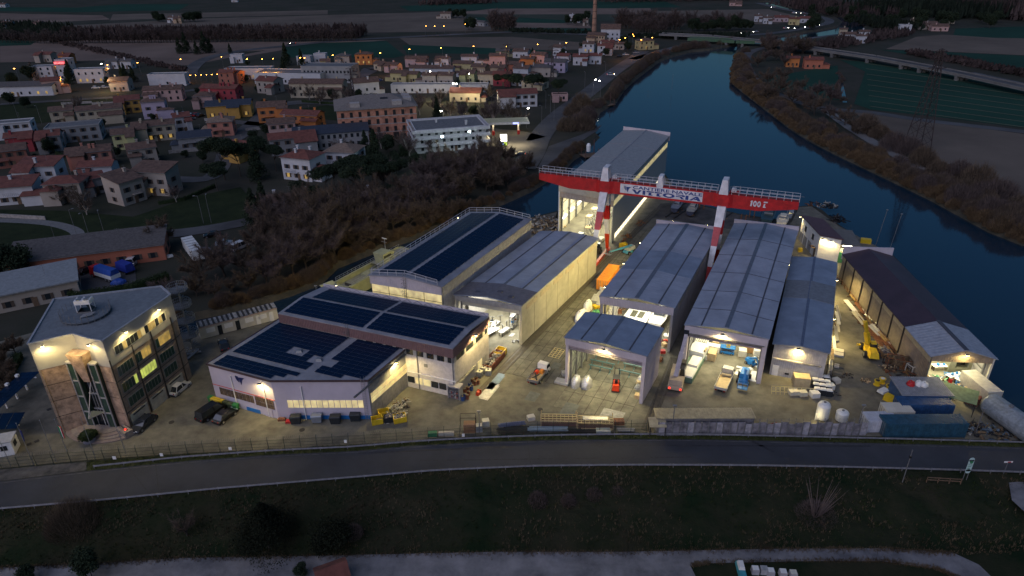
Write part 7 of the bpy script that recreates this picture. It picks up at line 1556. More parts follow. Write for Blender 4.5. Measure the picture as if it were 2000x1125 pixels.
def flatbed(x,y,rz,label,cabm,bedm,L=6.2,load=None,plank=wood):
    t=T0('flatbed_truck',label,'truck',x,y,rz);l=L/2
    O('chassis',MB().box(-l,l-.3,-.4,.4,.45,.75),black,t);cb=O('cab',MB().hexa([(l-1.7,-.95,.45),(l,-.95,.45),(l,.95,.45),(l-1.7,.95,.45)],[(l-1.65,-.85,2.15),(l-.55,-.85,2.15),(l-.55,.85,2.15),(l-1.65,.85,2.15)]),cabm,t)
    O('windscreen',MB().hexa([(l-.28,-.85,1.35),(l-.24,-.85,1.35),(l-.24,.85,1.35),(l-.28,.85,1.35)],[(l-.62,-.78,2.05),(l-.5,-.78,2.05),(l-.5,.78,2.05),(l-.62,.78,2.05)]),glass,cb);O('side_window',MB().box(l-1.5,l-.6,-.97,.97,1.35,1.95),glass,cb)
    O('bed',MB().box(-l,l-1.85,-1.0,1.0,.85,.95),plank,t);
    for b_ in((-l,l-1.85,-1.04,-.98),(-l,l-1.85,.98,1.04),(-l-.05,-l,-1.04,1.04),(l-1.85,l-1.8,-1.04,1.04)):O('side_board',MB().box(*b_,.85,1.3),bedm,t)
    for xx in(-l*.55,l*.62):
        for s in(-1,1):wheel(t,xx,s*.85,.38,.26)
    for s in(-.7,.7):O('tail_light',MB().box(-l-.1,-l-.04,s-.15,s+.15,.6,.75),tailoff,t);O('mirror',MB().box(l-.7,l-.6,s*1.5-.06,s*1.5+.06,1.4,1.8),black,t)
    if load:load(t,l)
    return t
flatbed(1053,738,wang((1041,752),(1066,722)),'white pickup truck with open bed of orange toolboxes in the yard',white,galv,5.6,lambda t,l:(O('toolbox',MB().tbox(.0,.8,-.7,.0,.95,1.5,.05),orangec,t),O('toolbox',MB().tbox(-.4,.3,.1,.8,.95,1.4,.05),orangep,t),O('tools',MB().bar((-2.2,-.5,1.1),(-.3,.6,1.2),.2).bar((-2.0,.4,1.1),(-.8,-.4,1.3),.15),RDK,t)))
flatbed(1414,750,wang((1405,768),(1421,733)),'cream tipper truck with empty timber bed before the longest hall',mat('truck_cream',(.45,.42,.36),.5),mat('pale_board',(.5,.48,.42),.6),6.4,lambda t,l:O('tarpaulin_roll',MB().bar((l-2.1,-.8,1.25),(l-2.3,.8,1.25),.5,None,10),mat('tarp_tan',(.4,.33,.2),.8),t),mat('bed_ply',(.55,.42,.22),.7))
# orange forklift in the small hall
t=T0('forklift','orange forklift with raised black mast inside the small open hall','forklift',1203,757,wang((1203,768),(1207,735)))
O('chassis',MB().tbox(-1.2,.9,-.6,.6,.3,1.15,.08),orangep,t);O('counterweight',MB().tbox(-1.6,-.9,-.62,.62,.35,1.35,.18),orangep,t);O('seat',MB().box(-.5,0,-.25,.25,1.15,1.6),black,t)
for xx in(-.8,.5):
    for s in(-.55,.5):O('roof_post',MB().box(xx,xx+.07,s,s+.07,1.1,2.2),black,t)
O('overhead_guard',MB().box(-.85,.6,-.58,.6,2.2,2.28),black,t)
mst=O('mast',MB().box(1.0,1.15,-.45,-.33,.1,3.4).box(1.0,1.15,.33,.45,.1,3.4).box(1.0,1.12,-.33,.33,1.6,1.7).box(1.0,1.12,-.33,.33,3.2,3.32).box(1.15,1.25,-.5,.5,.3,.9),RDK,t)
for s in(-.35,.25):O('fork',MB().box(1.25,2.3,s,s+.12,.12,.18),RDK,t)
for xx,r_ in((.55,.38),(-1.1,.3)):
    for s in(-1,1):wheel(t,xx,s*.55,r_,.25)
def wrap(x,y,L,Wd,h,rz,m,label,name='wrapped_boat',cat='wrapped load',z=0.0):
    t=T0(name,label,cat,x,y,rz,z);mb=MB();n=8;m_=7;vs=[];sd=rq()*30
    for i in range(m_+1):
        u_=i/m_;tap=(1-abs(2*u_-1)**2.5*.6)
        for k in range(n):
            a=PI*(k/(n-1));yy=cos(a)*Wd/2*tap*(1.05 if k in(0,n-1)else 1);zz_=(sin(a)**.6)*h*tap
            d=noise.noise(Vc((u_*4+sd,k*.9,0)))*.28;vs.append((-L/2+L*u_+d*.6,yy+d*.5,max(0,zz_+d)))
    mb.add(vs,[(i*n+k,i*n+k+1,(i+1)*n+k+1,(i+1)*n+k)for i in range(m_)for k in range(n-1)]+[tuple(range(n-1,-1,-1)),tuple(m_*n+k for k in range(n))]);O('cover',mb,m,t);O('cradle',MB().box(-L*.35,L*.35,-Wd*.35,Wd*.35,0,.12),woodd,t)
    O('strap',MB().bar((-L*.15,-Wd*.52,.1),(-L*.15,0,h*1.04),.05).bar((-L*.15,0,h*1.04),(-L*.15,Wd*.52,.1),.05),galvd,t);return t
silv=mat('silver_wrap',(.62,.62,.60),.25,.5,var=.15,scale=2,bump=.8,bscale=4);shw=mat('shrink_wrap',(.78,.78,.76),.45,var=.05,bump=.4,bscale=3)
wrap(1125,752,2.6,1.6,2.0,UA,silv,'left of two silver wrapped bundles in the small hall');wrap(1146,754,2.7,1.8,2.0,UA,silv,'right of two silver wrapped bundles in the small hall')
wrap(1135,622,4.2,2.0,1.9,UA-.1,shw,'white shrink wrapped boat in the yard beside the middle hall, nearer half');wrap(1148,604,3.0,1.6,2.1,UA,shw,'white shrink wrapped boat in the yard beside the middle hall, farther half')
wrap(1250,748,1.4,1.2,1.5,0,silv,'small silver wrapped bundle at the right wall of the small hall');wrap(1246,760,1.2,1.0,1.0,0,mat('grey_wrap',(.35,.36,.36),.5,var=.2),'grey wrapped bundle before the silver one by the right wall')
def CRT(x,y,L,Wd,h,rz,m,label,z=0.0,name='crate',cat='crate',group=None):
    t=T0(name,label,cat,x,y,rz,z,group);O('box',MB().tbox(-L/2,L/2,-Wd/2,Wd/2,.12,h,.02),m,t);O('pallet',MB().box(-L/2,L/2,-Wd/2,-Wd/2+.15,0,.12).box(-L/2,L/2,-.07,.07,0,.12).box(-L/2,L/2,Wd/2-.15,Wd/2,0,.12),wood,t);return t
CRT(1247,777,1.3,1.0,.7,-.4,wood,'wooden crate at the front right corner of the small hall');CRT(1250,752,1.2,.9,.9,.2,mat('carton',(.5,.40,.25),.8),'carton on a pallet at the right wall of the small hall')
CRT(1098,748,2.4,1.4,.5,-.42,mat('sheet_stack',(.45,.46,.47),.5,.3),'low stack of metal sheets outside the left post of the small hall',0.0);CRT(1104,733,1.2,1.0,.8,.2,mat('grey_wrap',(.35,.36,.36)),'small grey bundle behind the sheet stack by the left post')
# trestle benches in the small hall
teal=mat('teal_steel',(.12,.22,.22),.5,.3)
for i,(x,y,L_)in enumerate(((1172,725,4.2),(1176,715,4.6),(1186,704,5),(1198,697,5),(1229,735,4),(1238,722,4),(1244,712,3.4),(1222,703,4))):
    t=TH('trestle','long teal steel trestle on the floor inside the small hall','trestle',W(x,y),R(-24),'trestles in the small hall')
    O('top',MB().box(-L_/2,L_/2,-.12,.12,.85,1.0),teal,t)
    for s in(-.42,0,.42):O('leg',MB().box(L_*s-.06,L_*s+.06,-.06,.06,0,.85),teal,t);O('foot',MB().box(L_*s-.08,L_*s+.08,-.5,.5,0,.08),teal,t)
# grid of timber laid on the yard, steel plates
def grid(x,y,L,Wd,nx,ny,rz,m,label,tilt=0,h=.1,z=0.0):
    t=T0('timber_grid',label,'timber frame',x,y,rz,z)
    for i in range(nx+1):O('slat',MB().box(-L/2+L*i/nx-.05,-L/2+L*i/nx+.05,-Wd/2,Wd/2,h*.5,h),m,t)
    for j in range(ny+1):O('rail',MB().box(-L/2,L/2,-Wd/2+Wd*j/ny-.06,-Wd/2+Wd*j/ny+.06,0,h*.5),m,t)
    return t
grid(1087,690,3.2,2.0,5,3,UA,mat('pale_timber',(.62,.52,.26),.7),'flat lattice of pale timber lying on the yard left of the small hall',z=.08)
t=grid(1553,772,7.6,2.6,11,3,R(-8),mat('pale_timber',(.62,.52,.26)),'leaning lattice frame of pale timber before the grey covered tanks');t.rotation_euler[0]=R(52)
for i,(x,y,L_,w_,rz,c_)in enumerate(((956,766,4.6,1.6,UA,STB),(968,748,5.0,1.2,UA,mat('blueish_plate',(.20,.26,.30),.3,.7)))):
    t=T0('steel_plate',['bright steel sheet lying by the rail end','bluish steel sheet lying beside the bright one'][i],'steel sheet',x,y,rz,.08);O('sheet',MB().box(-L_/2,L_/2,-w_/2,w_/2,.0,.04),c_,t);O('sheet',MB().box(-L_/2+.3,L_/2+.4,-w_/2+.2,w_/2+.25,.05,.08),c_,t)
t=T0('buffer','orange buffer stop at the near end of the crane rail','buffer',934,771,UA);O('block',MB().tbox(-.4,.4,-.3,.3,0,.7,.1),orangep,t);O('plate',MB().box(.4,.5,-.35,.35,.2,.8),orangep,t)
# scrap skip, yellow skip, tanks, barrels, lean-to shed at the workshop corner
def skip(x,y,L,Wd,h,rz,m,label,scrap=True,z=0.0):
    t=T0('skip',label,'skip',x,y,rz,z);l,w=L/2,Wd/2
    for b_ in(((-l,-w),(l,-w)),((l,-w),(l,w)),((l,w),(-l,w)),((-l,w),(-l,-w))):
        (x0,y0),(x1,y1)=b_;O('side',MB().bar((x0,y0,.1+h/2),(x1,y1,.1+h/2),.08,h),m,t)
    O('floor',MB().box(-l,l,-w,w,.05,.15),m,t);mb=MB();n=int(L/.7)
    for k in range(n+1):
        for s in(-1,1):mb.box(-l+L*k/n-.04,-l+L*k/n+.04,s*w-.08,s*w+.08,.1,h+.1)
    o=O('ribs',mb,m,t);o['kind']='stuff'
    if scrap:
        mb=MB();rn=random.Random(int(x))
        for k in range(46):p=Vc((rn.uniform(-l+.2,l-.2),rn.uniform(-w+.2,w-.2),h*rn.uniform(.55,1.15)));q=p+Vc((rn.uniform(-.8,.8),rn.uniform(-.6,.6),rn.uniform(-.2,.35)));q.x=max(-l+.1,min(l-.1,q.x));q.y=max(-w+.1,min(w-.1,q.y));mb.bar(p,q,rn.uniform(.05,.25),rn.uniform(.03,.1))
        for k in range(6):mb.blob((rn.uniform(-l+.4,l-.4),rn.uniform(-w+.4,w-.4),h*.6),.45,.4)
        o=O('scrap',mb,mat('mixed_scrap',(.32,.30,.27),.5,.4,var=.5,scale=3),t);o['kind']='stuff'
    return t
skip(963,710,5.6,2.0,1.2,UA,mat('rust_red_paint',(.20,.06,.035),.7,var=.2),'rust red skip full of bright metal scrap beside the workshop');skip(977,694,2.0,1.6,1.2,UA,yellowp,'yellow skip behind the rust red scrap skip',False)
def ibc(x,y,rz,label,z=0.0,group=None):
    t=T0('tank_cage',label,'plastic tank',x,y,rz,z,group);O('tank',MB().tbox(-.5,.5,-.5,.5,.15,1.15,.05),mat('milky_plastic',(.55,.53,.42),.5,var=.1),t);mb=MB()
    for z_ in(.2,.55,.85,1.15):
        for a,b in(((-.54,-.54),(.54,-.54)),((.54,-.54),(.54,.54)),((.54,.54),(-.54,.54)),((-.54,.54),(-.54,-.54))):mb.bar((*a,z_),(*b,z_),.04)
    for k in range(5):
        for s in(-.54,.54):mb.bar((-.54+.27*k,s,.1),(-.54+.27*k,s,1.17),.035).bar((s,-.54+.27*k,.1),(s,-.54+.27*k,1.17),.035)
    O('cage',mb,galv,t);O('pallet',MB().box(-.55,.55,-.55,.55,0,.12),woodd,t);O('lid',MB().cyl(0,0,1.15,1.22,.14,10),black,t);return t
for i,(x,y)in enumerate(((937,735),(945,727),(934,724),(954,732))):ibc(x,y,UA+.1*i,['caged plastic tank before the lean-to, nearest','caged plastic tank beside the scrap skip','caged plastic tank against the workshop wall','caged plastic tank alone near the rail'][i])
def barrel_p(m,label,grp):
    t=TH('barrel',label,'barrel',(0,0,0),0,grp);O('drum',MB().lathe([(.29,0),(.29,.28),(.305,.3),(.29,.32),(.29,.58),(.305,.6),(.29,.62),(.29,.88)],12),m,t);O('lid',MB().cyl(0,0,.885,.90,.25,12),RDK,t);return freeze(t)
bR=barrel_p(mat('brown_barrel',(.28,.09,.04),.6,var=.3),'x','barrels');bB=barrel_p(mat('navy_barrel',(.03,.08,.25),.5,var=.2),'x','barrels')
for i,(x,y,b_)in enumerate(((918,756,1),(923,748,0),(928,752,0),(921,762,1),(914,764,0),(908,768,0),(915,772,0),(908,777,1),(904,782,1),(913,779,0),(930,744,0),(934,750,0))):
    copyt(bR if not b_ else bB,W(x,y),0,('brown oil drum' if not b_ else 'navy blue oil drum')+' standing beside the lean-to shed',1.0,'brown drums at the lean-to' if not b_ else 'blue drums at the lean-to')
t=T0('lean_to','grey corrugated lean-to shed against the workshop side wall','shed',905,752,UA);O('wall',MB().box(-3.2,2.6,-.9,-.82,0,2.4).box(-3.2,-3.1,-.9,.9,0,2.6).box(2.5,2.6,-.9,.9,0,2.6),greywall,t);O('roof',MB().hexa([(-3.3,-1.1,2.4),(2.7,-1.1,2.4),(2.7,1.0,3.0),(-3.3,1.0,3.0)],[(-3.3,-1.1,2.5),(2.7,-1.1,2.5),(2.7,1.0,3.1),(-3.3,1.0,3.1)]),mat('old_ribbed_roof',(.20,.20,.17),.8,var=.2),t);mb=MB()
for k in range(15):mb.bar((-3.2+k*.41,-1.1,2.53),(-3.2+k*.41,1.0,3.13),.08,.06)
o=O('roof_ribs',mb,mat('old_ribbed_roof',(.20,.20,.17)),t);o['kind']='stuff'
t=T0('store_cabinet','open fronted metal store cabinet of paint tins at the workshop corner','cabinet',890,776,R(-22));O('casing',MB().box(-1.1,-1.0,-.7,.7,0,2.5).box(1.0,1.1,-.7,.7,0,2.5).box(-1.1,1.1,.6,.7,0,2.5).box(-1.2,1.2,-.85,.75,2.5,2.6),greywall,t)
for z in(.1,.9,1.7):O('shelf',MB().box(-1.0,1.0,-.6,.6,z,z+.06),galvd,t)
for i in range(12):O('tin',MB().cyl(-.8+.32*(i%6),-.4,.17+.8*(i//6),.5+.8*(i//6),.13,8),mat('tin_'+'abc'[i%3],[(.4,.4,.4),(.3,.1,.08),(.15,.15,.2)][i%3],.4),t)
# orange container and lifts in the crane yard
def container(x,y,rz,m,label,L=12.2,h=2.6,z=0.0,name='shipping_container',Wd=2.44,rib=.38):
    t=T0(name,label,'container',x,y,rz,z);l,w=L/2,Wd/2;O('body',MB().box(-l,l,-w,w,.15,h),m,t);mb=MB();n=int(L/rib)
    for k in range(n):
        xx=-l+.15+(L-.3)*(k+.5)/n
        for s in(-1,1):mb.box(xx-.07,xx+.07,min(s*w,s*(w+.05)),max(s*w,s*(w+.05)),.3,h-.15)
        mb.box(xx-.07,xx+.07,-w+.1,w-.1,h,h+.03)
    o=O('ribs',mb,m,t);o['kind']='stuff'
    for s in(-1,1):
        for q in(-l,l-.12):O('corner_post',MB().box(q,q+.12,s*w-.07,s*w+.07,0,h+.04),m,t)
    O('door',MB().box(-l-.05,-l,-w+.1,-.03,.25,h-.1),m,t);O('door',MB().box(-l-.05,-l,.03,w-.1,.25,h-.1),m,t)
    for y_ in(-.8,-.35,.35,.8):O('locking_bar',MB().bar((-l-.08,y_,.3),(-l-.08,y_,h-.15),.05),galvd,t)
    return t
container(1187,552,wang((1176,560),(1200,528)),orangec,'orange shipping container standing beside the middle hall',8.6,2.6)
for i,(x,y,L_)in enumerate(((1170,580,3.4),(1163,586,3.2),(1172,596,2.6),(1177,568,3))):CRT(x,y,L_,1.4,.5+.15*i,UA+.1*i,mat('sheet_stack',(.45,.46,.47)),['stack of grey sheets before the orange container, left','stack of grey sheets before the orange container, nearest','small stack of grey sheets at the hall post','stack of sheets touching the orange container'][i])
CRT(1166,601,1.6,1.2,.6,.4,yellowp,'yellow box at the left post of the middle hall');wrap(1163,612,1.8,1.2,.8,.3,greenp,'small green tarpaulin bundle near the white wrapped boat')
def boomlift(x,y,rz,m,label,elev=12,reach=7.0,basket=True,cover=None,s=1.0,fold=False):
    t=T0('boom_lift',label,'boom lift',x,y,rz);O('chassis',MB().tbox(-1.4,1.4,-.8,.8,.35,.9,.12),m,t)
    for xx in(-1.0,1.0):
        for q in(-1,1):wheel(t,xx,q*.95,.45,.32)
    O('turret',MB().tbox(-1.7,.9,-.75,.75,.95,1.75,.15),cover or m,t);b0=Vc((-1.0,0,1.7))
    if fold:
        k1=Vc((1.5,.2,3.0));tip=Vc((2.6,.2,1.0));O('boom',MB().bar(b0,k1,.42,.36),m,t);O('jib',MB().bar(k1,tip,.3,.28),m,t)
    else:
        tip=b0+Vc((cos(R(elev))*reach,0,sin(R(elev))*reach));O('boom',MB().bar(b0,b0.lerp(tip,.55),.42,.40),m,t);O('boom',MB().bar(b0.lerp(tip,.5),tip,.30,.28),m,t)
    mb=MB();p=tip+Vc((.2,0,-.4))
    for z in(0,.55,1.1):
        for a,b in(((0,-.8),(.9,-.8)),((.9,-.8),(.9,.8)),((.9,.8),(0,.8)),((0,.8),(0,-.8))):mb.bar(p+Vc((*a,z)),p+Vc((*b,z)),.06)
    for a in((0,-.8),(.9,-.8),(.9,.8),(0,.8),(.9,0)):mb.bar(p+Vc((*a,0)),p+Vc((*a,1.1)),.06)
    mb.box(p.x,p.x+.9,p.y-.8,p.y+.8,p.z-.03,p.z+.03);O('basket',mb,m if not cover else galv,t);return t
boomlift(1228,494,wang((1238,482),(1186,505)),cyanp,'light blue boom lift with its boom laid towards the crane leg',6,8.5,cover=mat('cream_cover',(.55,.55,.45),.5))
boomlift(1452,743,wang((1456,725),(1444,768)),bluep,'bright blue articulated lift parked right of the tipper truck',fold=True)
t=T0('scissor_lift','blue scissor lift standing in the middle of the longest hall','scissor lift',1420,690,R(-20));O('chassis',MB().box(-1.2,1.2,-.6,.6,.2,.6),bluep,t);O('platform',MB().box(-1.3,1.3,-.65,.65,1.3,1.4),bluep,t);mb=MB()
for z in(.5,1.0):
    for s in(-.65,.65):mb.bar((-1.3,s,1.4+z),(1.3,s,1.4+z),.06)
    for s in(-1.3,1.3):mb.bar((s,-.65,1.4+z),(s,.65,1.4+z),.06)
for a in(-1.3,0,1.3):
    for s in(-.65,.65):mb.bar((a,s,1.4),(a,s,2.4),.06)
O('guard_rail',mb,bluep,t);O('scissor',MB().bar((-1.1,-.4,.6),(1.1,-.4,1.3),.1).bar((1.1,-.4,.6),(-1.1,-.4,1.3),.1).bar((-1.1,.4,.6),(1.1,.4,1.3),.1).bar((1.1,.4,.6),(-1.1,.4,1.3),.1),RDK,t);O('control_box',MB().box(-.3,.4,-.3,.3,1.4,2.2),yellowp,t)
for xx in(-.8,.8):
    for s in(-1,1):wheel(t,xx,s*.55,.22,.18)
boomlift(1466,712,R(-60),bluep,'small blue lift folded up at the right side of the longest hall',fold=True).scale=(.62,.62,.62)
t=T0('winch_machine','yellow cable winch machine near the light blue lift','winch',1217,484,.4);O('drum',MB().bar((-.5,0,.9),(.5,0,.9),1.1,None,14),yellowp,t);O('frame',MB().box(-.9,.9,-.6,.6,0,.35).tbox(-.9,-.6,-.6,.6,.35,1.3,.05).tbox(.6,.9,-.6,.6,.35,1.3,.05),yellowp,t)
t=T0('handler','dark telescopic handler with orange arm at the mouth of the waterside hall','handler',1166,492,UA+.2);O('body',MB().tbox(-1.6,1.4,-.8,.8,.5,1.4,.15),RDK,t);O('cab',MB().tbox(-.6,.5,-.8,.0,1.4,2.4,.1),glass,t);O('arm',MB().bar((-1.4,.4,1.5),(2.4,.4,2.4),.4,.4),orangec,t)
for xx in(-1.1,1.0):
    for s in(-1,1):wheel(t,xx,s*.85,.5,.35)
# tan mobile crane truck with raised boom beside the longest hall
t=T0('mobile_crane','tan mobile crane truck with its telescopic boom raised along the longest hall','mobile crane',1322,745,wang((1318,762),(1326,725)));tanp=mat('crane_tan',(.45,.36,.26),.5,var=.08)
O('chassis',MB().box(-3.6,3.8,-1.2,1.2,.6,1.1),tanp,t);O('deck',MB().tbox(-3.6,1.6,-1.25,1.25,1.1,1.4,.05),tanp,t);O('cab',MB().tbox(2.2,3.8,-1.2,.1,1.1,2.4,.15),RDK,t);O('operator_cab',MB().tbox(-.2,1.3,-1.2,-.3,1.4,2.7,.12),glass,t);O('counterweight',MB().tbox(-3.2,-1.6,-1.1,1.1,1.4,2.2,.1),tanp,t)
q0=Vc((-1.6,.2,2.2));bw_=MW[t.name].inverted()@(W(1341,650,9.6));O('boom',MB().bar(q0,q0.lerp(bw_,.55),.85,.75),mat('boom_lilac',(.46,.42,.46),.5),t);O('boom',MB().bar(q0.lerp(bw_,.5),bw_,.62,.55),mat('boom_lilac',(.46,.42,.46)),t);O('boom_head',MB().bar(bw_-Vc((.3,0,.2)),bw_+Vc((.4,0,.1)),.8,.6),black,t);O('hoist_rope',MB().bar(bw_+Vc((.3,0,0)),bw_+Vc((.3,0,-3)),.05),black,t)
for xx in(-2.6,-1.4,2.4,3.2):
    for s in(-1,1):wheel(t,xx,s*1.05,.5,.38)
for s in(-.9,.9):
    for z in(.75,.95):O('tail_light',MB().box(-3.7,-3.62,s-.15,s+.15,z,z+.12),tail,t)
# contents of the longest hall
whm=mat('white_grp',(.70,.70,.66),.4,var=.05);gcl=mat('green_cover',(.12,.20,.14),.7,var=.15)
t=T0('machine_bed','long white machine on a dark green bed at the left side of the longest hall','machine',1352,715,wang((1340,735),(1372,680)));O('bed',MB().box(-5.5,5.5,-1.5,1.5,0,1.0),gcl,t)
O('cover',MB().tbox(-5.4,-2.2,-1.45,1.45,1.0,1.25,.08),whm,t);O('cover',MB().tbox(-2.0,1.4,-1.35,.5,1.0,1.5,.1),whm,t);O('cover',MB().tbox(1.6,5.4,-1.45,1.45,1.0,2.1,.1),whm,t);O('tray',MB().box(-2.0,1.2,.6,1.4,1.0,1.12),gcl,t);O('panel',MB().tbox(2.2,3.4,-1.5,-1.2,2.1,2.5,.03),wood,t)
t=T0('rack','rack of upright white pipes behind the green machine','rack',1373,668,UA);O('frame',MB().box(-1.5,1.5,-1.4,-1.3,0,1.6).box(-1.5,1.5,1.3,1.4,0,1.6).box(-1.5,1.5,-1.4,1.4,.1,.2),galvd,t)
for k in range(7):O('pipe',MB().bar((-2.4,-1.1+.36*k,1.3),(2.0,-1.1+.36*k,1.5),.26,None,8),whm,t)
for i,(x,y,L_,w_,h_,m_,lb_)in enumerate(((1390,700,2.2,1.4,1.6,wood,'tall wooden crate beside the white machine in the longest hall'),(1392,686,1.2,2.4,1.4,whm,'white crate behind the tall wooden crate in the longest hall'),(1397,676,1.2,1.2,1.2,wood,'small wooden crate in the longest hall'),(1449,695,1.4,1.4,1.4,cream,'cream crate at the right side of the longest hall'),(1462,686,1.6,1.4,1.3,mat('brown_board',(.40,.22,.09),.7),'brown crate behind the small blue lift'),(1479,692,1.8,1.6,1.2,whm,'white boat part on a pallet at the right wall of the longest hall'),(1374,702,1.0,1.0,1.0,cream,'cream box on the green bed side of the longest hall'))):
    CRT(x,y,L_,w_,h_,UA+.06*i,m_,lb_)
for i,(x,y,L_,w_,rz)in enumerate(((1458,722,2.4,.9,.3),(1450,726,2.0,.8,-.3),(1472,735,3.4,1.2,UA),(1476,712,1.6,1.1,.9),(1440,728,1.5,.7,.9),(1446,718,1.4,.6,-.5))):
    t=T0('white_sheet','loose white sheet on the floor of the longest hall, '+['under the blue lift','left of the blue lift','long one along the right post','rounded one by the wall','small one left','small upper one'][i],'panel',x,y,rz);O('panel',MB().tbox(-L_/2,L_/2,-w_/2,w_/2,.02,.12,.1),whm,t);O('stick',MB().bar((-L_/2,.2,.02),(L_/2,-.2,.02),.08),wood,t)
# middle hall: white twin hull and a second boat
f4m=UA
t=T0('catamaran','white twin hull boat with two dark hatches inside the middle hall','boat',1244,628,UA)
for s in(-1,1):O('hull',MB().hexa([(-4.8,s*1.9-.35,.5),(4.2,s*1.9-.35,.5),(4.2,s*1.9+.35,.5),(-4.8,s*1.9+.35,.5)],[(-5,s*1.9-.6,1.5),(5,s*1.9-.3,1.5),(5,s*1.9+.3,1.5),(-5,s*1.9+.6,1.5)]),whm,t)
O('deck',MB().tbox(-4.0,3.6,-1.5,1.5,1.3,1.6,.1),whm,t);
for s in(-.7,.7):
    h_=O('hatch',MB().box(-1.2,1.4,s-.55,s+.55,1.62,1.68),mat('hatch_dark',(.10,.10,.06),.4),t);O('grille',MB().box(-.8,-.75,s-.5,s+.5,1.68,1.74).box(-.1,-.05,s-.5,s+.5,1.68,1.74).box(.6,.65,s-.5,s+.5,1.68,1.74),galvd,h_)
O('bench',MB().box(-3.9,-3.3,-1.4,1.4,1.6,2.2),wood,t);O('cradle',MB().box(-3,-2.7,-2.2,2.2,0,.5).box(2,2.3,-2.2,2.2,0,.5),woodd,t)
def boat(x,y,rz,label,L=8,B=2.6,hm=None,z=0.0,cab=True,h=1.3,cradle=True,cabm=None,name='boat'):
    t=T0(name,label,'boat',x,y,rz,z);hm=hm or whm;st=[(-.5,.80),(-.2,1.0),(.15,.95),(.35,.65),(.5,.04)];vs=[]
    z0=.5 if cradle else-.4
    for u_,k in st:
        for yy,zz_ in((-B/2*k,h+z0+(.25 if u_>.3 else 0)),(-B/2*k*.75,z0+.35),(0,z0),(B/2*k*.75,z0+.35),(B/2*k,h+z0+(.25 if u_>.3 else 0))):vs.append((u_*L,yy,zz_))
    O('hull',MB().add(vs,[(i*5+k,(i+1)*5+k,(i+1)*5+k+1,i*5+k+1)for i in range(4)for k in range(4)]+[(0,1,2,3,4)]),hm,t)
    O('deck',MB().add([(-.48*L,-B*.39,h+z0-.1),(-.2*L,-B*.49,h+z0-.1),(.15*L,-B*.46,h+z0-.1),(.36*L,-B*.3,h+z0+.05),(.49*L,0,h+z0+.1),(.36*L,B*.3,h+z0+.05),(.15*L,B*.46,h+z0-.1),(-.2*L,B*.49,h+z0-.1),(-.48*L,B*.39,h+z0-.1)],[tuple(range(9))]),cabm or hm,t)
    if cab:c_=O('cabin',MB().tbox(-.15*L,.2*L,-B*.32,B*.32,h+z0-.1,h+z0+.9,.25,.15),cabm or hm,t);O('window',MB().tbox(-.16*L,.17*L,-B*.325,B*.325,h+z0+.3,h+z0+.65,.12,.08),glass,c_)
    mb=MB()
    for s in(-1,1):mb.bar((-.45*L,s*B*.42,h+z0+.45),(.2*L,s*B*.44,h+z0+.45),.04)
    O('rail',mb,galv,t)
    if cradle:O('cradle',MB().box(-.3*L,-.26*L,-B*.4,B*.4,0,.55).box(.15*L,.19*L,-B*.35,B*.35,0,.55),woodd,t)
    return t
boat(1288,628,UA,'white motor boat beside the twin hull boat inside the middle hall',8.5,3.2)
t=T0('post_base','round white base plate at the right post of the middle hall','base',1303,656,0);O('disc',MB().cyl(0,0,0,.25,.7,16),whm,t);O('post',MB().cyl(0,0,.25,2.2,.08,8),galvd,t)
for i,(x,y,s)in enumerate(((1208,612,1),(1214,604,1.1),(1262,604,1))):CRT(x,y,1.2*s,1.0,1.1,.2*i,[rust,woodd,wood][i],['rust coloured machine at the left wall of the middle hall','dark crate behind the rust coloured machine','wooden crate at the back of the middle hall'][i])
for i,(x,y)in enumerate(((1294,690),(1289,705),(1297,676))):CRT(x,y,.9,.8,.7,i,[redp,rust,wood][i],['red box in the gap behind the small hall','rusty box in the gap behind the small hall, nearest','wooden box in the gap behind the small hall'][i])
# cream hall contents
for i,(x,y)in enumerate(((945,642),(958,648),(970,640),(982,648),(962,632),(977,630),(990,640),(948,630),(935,636))):
    t=TH('steel_stand','slim steel stand on the bright floor of the long cream hall','stand',W(x,y),i*.7,'stands in the cream hall');O('post',MB().box(-.06,.06,-.06,.06,0,1.6),RDK,t);O('foot',MB().box(-.5,.5,-.05,.05,0,.08).box(-.05,.05,-.5,.5,0,.08),RDK,t);O('arm',MB().box(-.6,.6,-.05,.05,1.5,1.6),galvd,t)
for i,(x,y,L_,w_)in enumerate(((966,640,3,1.2),(930,625,2.4,1.2),(985,652,2.6,1.0),(955,655,4.4,1.6))):
    t=T0('work_table',['steel work table in the middle of the long cream hall','white topped work table at the left of the long cream hall','steel work table by the right post of the long cream hall','big white sheet on trestles at the mouth of the long cream hall'][i],'table',x,y,UA-.1*i);O('top',MB().box(-L_/2,L_/2,-w_/2,w_/2,.85,.92),whm if i in(1,3)else STB,t)
    for a in(-L_*.42,L_*.42):
        for b in(-w_*.4,w_*.4):O('leg',MB().box(a-.05,a+.05,b-.05,b+.05,0,.85),RDK,t)
for i,(x,y)in enumerate(((1003,640),(1006,628),(1003,615))):
    t=T0('shelf_rack','tall steel shelf rack at the right wall of the long cream hall, '+['nearest','middle','farthest'][i],'shelf',x,y,UA)
    for a in(-1.1,1.0):
        for b in(-.4,.35):O('post',MB().box(a,a+.08,b,b+.08,0,3),RDK,t)
    for z in(.4,1.3,2.2,2.9):O('shelf',MB().box(-1.1,1.1,-.4,.45,z,z+.05),galvd,t)
    for k in range(5):O('box',MB().box(-.9+.4*k,-.6+.4*k,-.2,.3,.46+.9*(k%3),.46+.9*(k%3)+.4),[whm,bluep,black,cream,rust][k],t)
CRT(1000,655,1.4,.8,.15,UA,STB,'shiny sheet on the floor at the mouth of the long cream hall')
